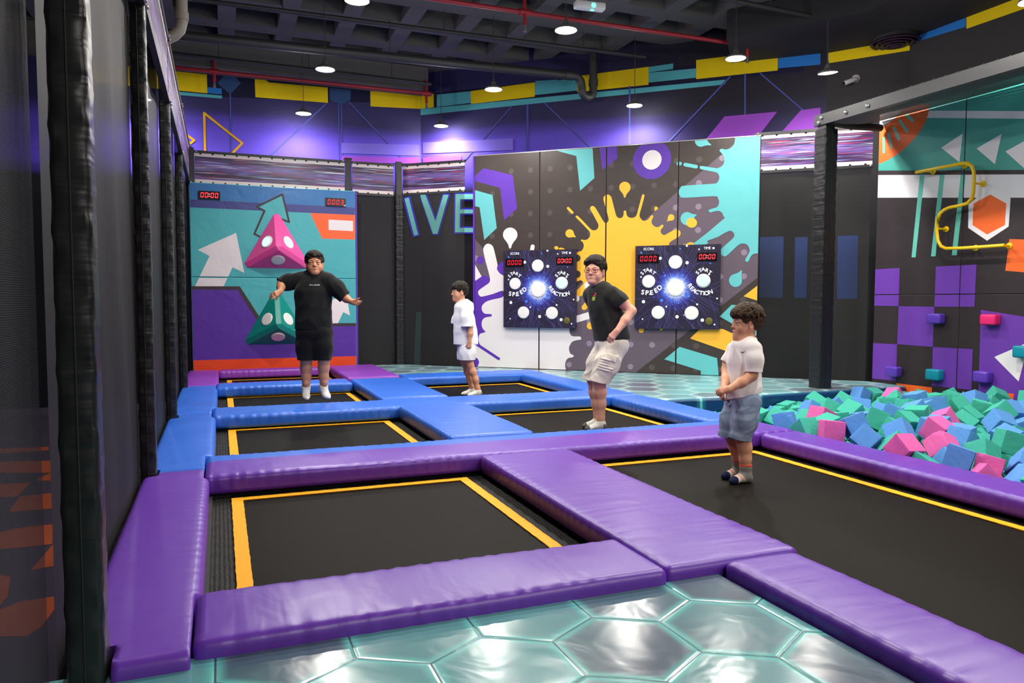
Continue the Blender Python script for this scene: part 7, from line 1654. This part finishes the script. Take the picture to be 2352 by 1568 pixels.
hr = H.hair([((0,-.014,.150),(.083,.099,.086)), ((0,.03,.168),(.070,.066,.052)), ((0,-.035,.118),(.079,.082,.075))], [((0,.115,.072),(.072,.080,.072)), ((0,.0,-.005),(.12,.13,.082)), ((.085,.006,.088),(.022,.026,.038)), ((-.085,.006,.088),(.022,.026,.038)), ((0,.12,.03),(.1,.1,.09))],
    [(150, lambda d: d[2] > .3, lambda d, r: (r.randn()*.5, 1+r.randn()*.3, -.1), .045, .0062, .006), (60, lambda d: d[2] > .0 and d[1] < .3, lambda d, r: (r.randn()*.2, -.2, -1), .035, .0052, .003), (40, lambda d: d[1] > .3 and .15 < d[2] < .7, lambda d, r: (r.randn()*.3, .6, -.9), .035, .0058, .006)], 8)
sdf_obj('hair', hr, .0028, HB, e, None, None, O)
T = Sh(); T.ch([p(292,425), p(302,560), p(318,720), p(326,850), p(328,900)], [.108,.118,.130,.134,.134], .05); T.rc(p(318,425,.10), p(268,425,-.10), .055, .055, .05); T.ch([p(228,372,.03), p(268,352,.05), p(330,350,.03), p(375,385,.0), p(392,430,-.0)], [.022,.028,.038,.044,.036], .02); T.ch([p(232,372,-.03), p(280,355,-.06), p(340,355,-.05), p(378,395,-.03)], [.022,.028,.038,.040], .02)
fin(T, addfn(wrinkle(31, 26, .008, f.up, .4)), opening((0,0,-1), p(326,866), .008, .06))
q = Sh(); q.ch([p(330,440,.115), p(338,540,.15), p(340,690,.165)], [.062,.068,.073], .04); fin(q, addfn(wrinkle(32, 30, .008, f.up, .4)), opening(f.dirv(.02,-1,.05), p(340,650,.16), .007, .07))
q2 = Sh(); q2.ch([p(268,440,-.11), p(215,560,-.12), p(178,660,-.12)], [.060,.058,.055], .04); fin(q2, opening(f.dirv(-.35,-.93,0), p(190,622,-.12), .007, .07))
sdf_obj('hoodie', union([T,q,q2], .025), VOXC, WHITE_C, e, None, None, O)
K = Sh(); K.el(p(330,890), (.118,.108,.10), np.stack([LT,FWD,f.up]), .05); LG = []
for pts, rs, c, sd in (([p(345,905,.06), p(345,980,.06), p(340,1100,.06)], [.094,.096,.098], p(341,1062,.06), 1), ([p(315,905,-.05), p(312,980,-.05), p(306,1100,-.05)], [.090,.090,.090], p(307,1056,-.05), 2)):
    q = Sh(); q.ch(pts, rs, .04); fin(q, addfn(wrinkle(40+sd, 26, .008, f.up, .3)), opening((0,0,-1), c, .007, .07)); LG.append(q)
fin(K, opening((0,0,1), p(330,850), .007, 0)); sdf_obj('shorts', union([K]+LG, .03), VOXC, WHITE_C, e, None, None, O)
for a, fw in zip(AK, FF):
    q = Sh(); foot(q, a, fw, DOWN, .88, .0045); q.rc(a, a+f.up*.05, .034, .033, .02); fin(q, lambda p_, D, c=a+f.up*.012: np.maximum(D, (p_-c)@np.array([0,0,1.0])))
    def pc(P_, C, a=a, fw=fw):
        s_ = (P_-a)@fw; z = P_[:,2]; m = ((z < .010) | ((s_ < -.022) & (z < .045)))[:,None]; return np.where(m, np.array(S(150,150,136)), C)
    sdf_obj('sock', q, VOX, M['sock'], e, [pc], S(232,230,220), O)

# ------------------------------------------------------------------ small person in polo shirt
f = Fig(1610, 680, 3.56, 4.74, 'small person in white polo shirt and denim shorts, hands clasped, striped socks', tuple(setz(at_d(1695, 1102, 4.74), 0)))
p, u, e, O = f.p, f.u, f.e, f.o
SKIN = S(214,154,122); FWD = f.dirv(-.8,0,.6); LT = np.cross(f.up, FWD)
H = Head(p(366,346,.0), p(366,96,.0), f.dirv(-.92,.05,.39), h=.196)
B = Sh(); H.build(B, .15, 1.05)
B.rc(p(378,396,-.0), H.q(0,-.02,.055), .043, .040, .03)
B.ch([p(356,430), p(346,580), p(338,770)], [.078,.085,.088], .05); B.el(p(345,840), (.095,.085,.08), np.stack([LT,FWD,f.up]), .05)
B.rc(p(418,430,.085), p(290,428,-.085), .040, .040, .04)
B.ch([p(440,440,.10), p(440,560,.12), p(416,652,.13)], [.037,.034,.030], .03); B.ch([p(416,652,.13), p(330,705,.16), p(232,758,.19)], [.031,.030,.020], .02)
hand(B, p(228,760,.192), f.dirv(-.93,-.28,.15), f.dirv(.05,-.55,-.8), -1, .74, curls=((.5,.7,.4),(.6,.8,.4),(.7,.8,.4),(.8,.8,.4)), thumb=(.5,.3), wr=.021)
B.ch([p(268,440,-.09), p(225,540,-.08), p(207,600,-.06)], [.036,.032,.029], .03); B.ch([p(207,600,-.06), p(200,680,.02), p(188,745,.10)], [.029,.027,.020], .02)
hand(B, p(187,750,.105), f.dirv(-.25,-.72,.6), f.dirv(.6,-.5,-.3), 1, .74, curls=((.5,.6,.3),(.6,.7,.3),(.7,.7,.3),(.7,.7,.3)), thumb=(.4,.3), wr=.021)
AK = [setz(p(366,1416,.06), .0575), setz(p(308,1368,-.06), .0575)]
B.ch([p(385,870,.06), p(360,1020,.07), p(345,1165,.065)], [.062,.055,.043], .03); B.ch([p(345,1165,.065), p(360,1240,.06), p(363,1330,.06), AK[0]], [.041,.039,.033,.028], .03)
B.ch([p(295,870,-.05), p(265,1020,-.05), p(258,1150,-.05)], [.062,.054,.042], .03); B.ch([p(258,1150,-.05), p(280,1230,-.06), p(300,1310,-.06), AK[1]], [.040,.038,.032,.028], .03)
FF = [f.dirv(-.80,0,.60), f.dirv(-.86,0,.5)]
for a, fw in zip(AK, FF): foot(B, a, fw, DOWN, .83)
sdf_obj('body', B, .0027, M['skin'], e, H.paints(SKIN, (.44,.17,.15), bw=1.1), SKIN, O); H.eyes(e, O, (.15,1,.05))
hr = H.hair([((0,-.016,.152),(.087,.104,.088)), ((0,.035,.185),(.074,.074,.050)), ((0,-.04,.118),(.083,.086,.078)), ((0,.0,.205),(.062,.075,.035))], [((0,.118,.072),(.074,.080,.074)), ((0,.0,-.005),(.12,.13,.080)), ((.088,.006,.088),(.024,.028,.040)), ((-.088,.006,.088),(.024,.028,.040)), ((0,.12,.03),(.1,.1,.09))],
    [(190, lambda d: d[2] > .25, lambda d, r: r.randn(3)+np.array([0,.35,0]), .038, .0080, .014), (80, lambda d: d[2] > -.1 and d[1] < .3, lambda d, r: (r.randn()*.4, -.2, -1), .032, .0062, .006), (55, lambda d: d[1] > .3 and .3 < d[2] < .85, lambda d, r: (r.randn()*.6, .9, -.1+r.randn()*.3), .042, .0078, .013)], 11, .008, .0034)
sdf_obj('hair', hr, .0026, HD, e, None, None, O)
T = Sh(); T.ch([p(360,430), p(350,560), p(342,700), p(340,800), p(340,860)], [.090,.096,.099,.102,.103], .05); T.rc(p(420,428,.09), p(290,428,-.09), .047, .047, .04); T.rc(p(384,388,.01), p(352,395,-.01), .045, .045, .03)
fin(T, addfn(wrinkle(51, 36, .007, f.up, .3)), opening(nz_(-f.up+f.rt*.24), p(340,812), .006, .05))
q = Sh(); q.ch([p(428,436,.095), p(438,520,.12), p(432,680,.135)], [.053,.051,.050], .035); fin(q, addfn(wrinkle(52, 40, .003, f.up, .3)), opening(f.dirv(-.03,-1,.05), p(432,620,.13), .006, .05))
q2 = Sh(); q2.ch([p(275,436,-.09), p(228,540,-.08), p(205,590,-.07)], [.050,.046,.045], .035); fin(q2, opening(f.dirv(-.4,-.9,.1), p(219,547,-.07), .006, .05))
TT = union([T,q,q2], .02); sdf_obj('polo_shirt', TT, .0032, POLO_C, e, None, None, O)
C = Sh()
nc = p(374,384,.0)
ringp = [nc+LT*.053*math.cos(a)+FWD*.054*math.sin(a)+f.up*(.004-.026*math.sin(a)) for a in [R(100+340*i/18) for i in range(19)]]
for i in range(18): C.rc(ringp[i], ringp[i+1], .0095, .0095, .004)
for sgn in (1,-1):      # collar wings
    a0 = nc+FWD*.060-f.up*.020+LT*.006*sgn; C.ch([nc+LT*.050*sgn+FWD*.020-f.up*.004, nc+LT*.047*sgn+FWD*.052-f.up*.022, nc+LT*.030*sgn+FWD*.078-f.up*.052], [.011,.013,.008], .008)
sdf_obj('collar', C, .0027, POLO_C, e, None, None, O)
decal('chest_logo', [M['print_black']], [(0, [(327,451),(331,449),(332,456),(338,458),(352,454),(371,447),(349,461),(336,465),(329,463),(326,457)])], TT, f, e)
decal('placket', [plain('placket_edge', S(214,206,202), .8)], [(0, [(276,420),(282,422),(270,500),(264,497)])], TT, f, e, .0015)
DEN = attr_mat('washed_denim', .9, .15, 0, .4, 420, .0015)
K = Sh(); K.el(p(345,855), (.112,.100,.095), np.stack([LT,FWD,f.up]), .05); LG = []
for pts, rs, c, sd in (([p(388,870,.06), p(360,1010,.07), p(318,1190,.065)], [.078,.074,.062], p(320,1168,.065), 1), ([p(295,870,-.05), p(252,1010,-.05), p(214,1175,-.045)], [.078,.070,.056], p(216,1150,-.045), 2)):
    n = f.dirv(-.15,-.98,0); q = Sh(); q.ch(pts, rs, .04); q.rc(np.array(c)-nz_(n)*.016, np.array(c)+nz_(n)*.01, rs[-1]+.005, rs[-1]+.005, .004)
    fin(q, addfn(wrinkle(60+sd, 40, .005, f.rt, .5)), opening(n, c, .007, .05)); LG.append(q)
fin(K, addfn(wrinkle(66, 50, .003)), opening(nz_(f.up-f.rt*.2), p(345,806), .007, 0)); KK = union([K]+LG, .03)
wd = wrinkle(70, 60, 1.0, f.rt, .6)
def denim(P_, C): 
    w_ = (wd(P_)+.5).clip(0,1)[:,None]; hi = np.array(S(150,164,186)); lo = np.array(S(98,114,142)); return lo+(hi-lo)*(.35+.65*w_)
sdf_obj('denim_shorts', KK, .0032, DEN, e, [denim], S(120,136,164), O)
mb = MB(); dl = KK.hit(np.array([p(x, y, .4) for x, y in ((243,845),(248,868),(238,882),(224,893))]), nz_(p(240,860)-np.array(CAM))); mb.tube([Vector(q_-O-nz_(q_-np.array(CAM))*.004) for q_ in dl], .0028, 6); mb.build('drawstring', [WHITE_C], e)
for a, fw in zip(AK, FF):
    q = Sh(); foot(q, a, fw, DOWN, .83, .0042); q.ch([a, a+f.up*.045, a+f.up*.11], [.0335,.034,.037], .02); fin(q, addfn(wrinkle(4, 70, .0014)), lambda p_, D, c=a+f.up*.056: np.maximum(D, (p_-c)@np.array([0,0,1.0])))
    def pc(P_, C, a=a, fw=fw):
        s_ = (P_-a)@fw; z = P_[:,2]-a[2]; v = s_-z*.55; C = C.copy()
        gr, wh, nv, rd = [np.array(S(*c)) for c in ((138,134,128),(222,214,198),(28,34,66),(200,66,48))]
        C[:] = gr; C[(v > .045)] = wh; C[(v > .052) & (v < .057)] = rd; C[(v > .063) & (v < .068)] = rd; C[(v > .085) & (s_ > .075)] = nv; C[z > .047] = rd; C[(z < -.045) & (s_ < .06)] = gr*.8; return C
    sdf_obj('sock', q, .0026, M['sock'], e, [pc], S(150,146,138), O)
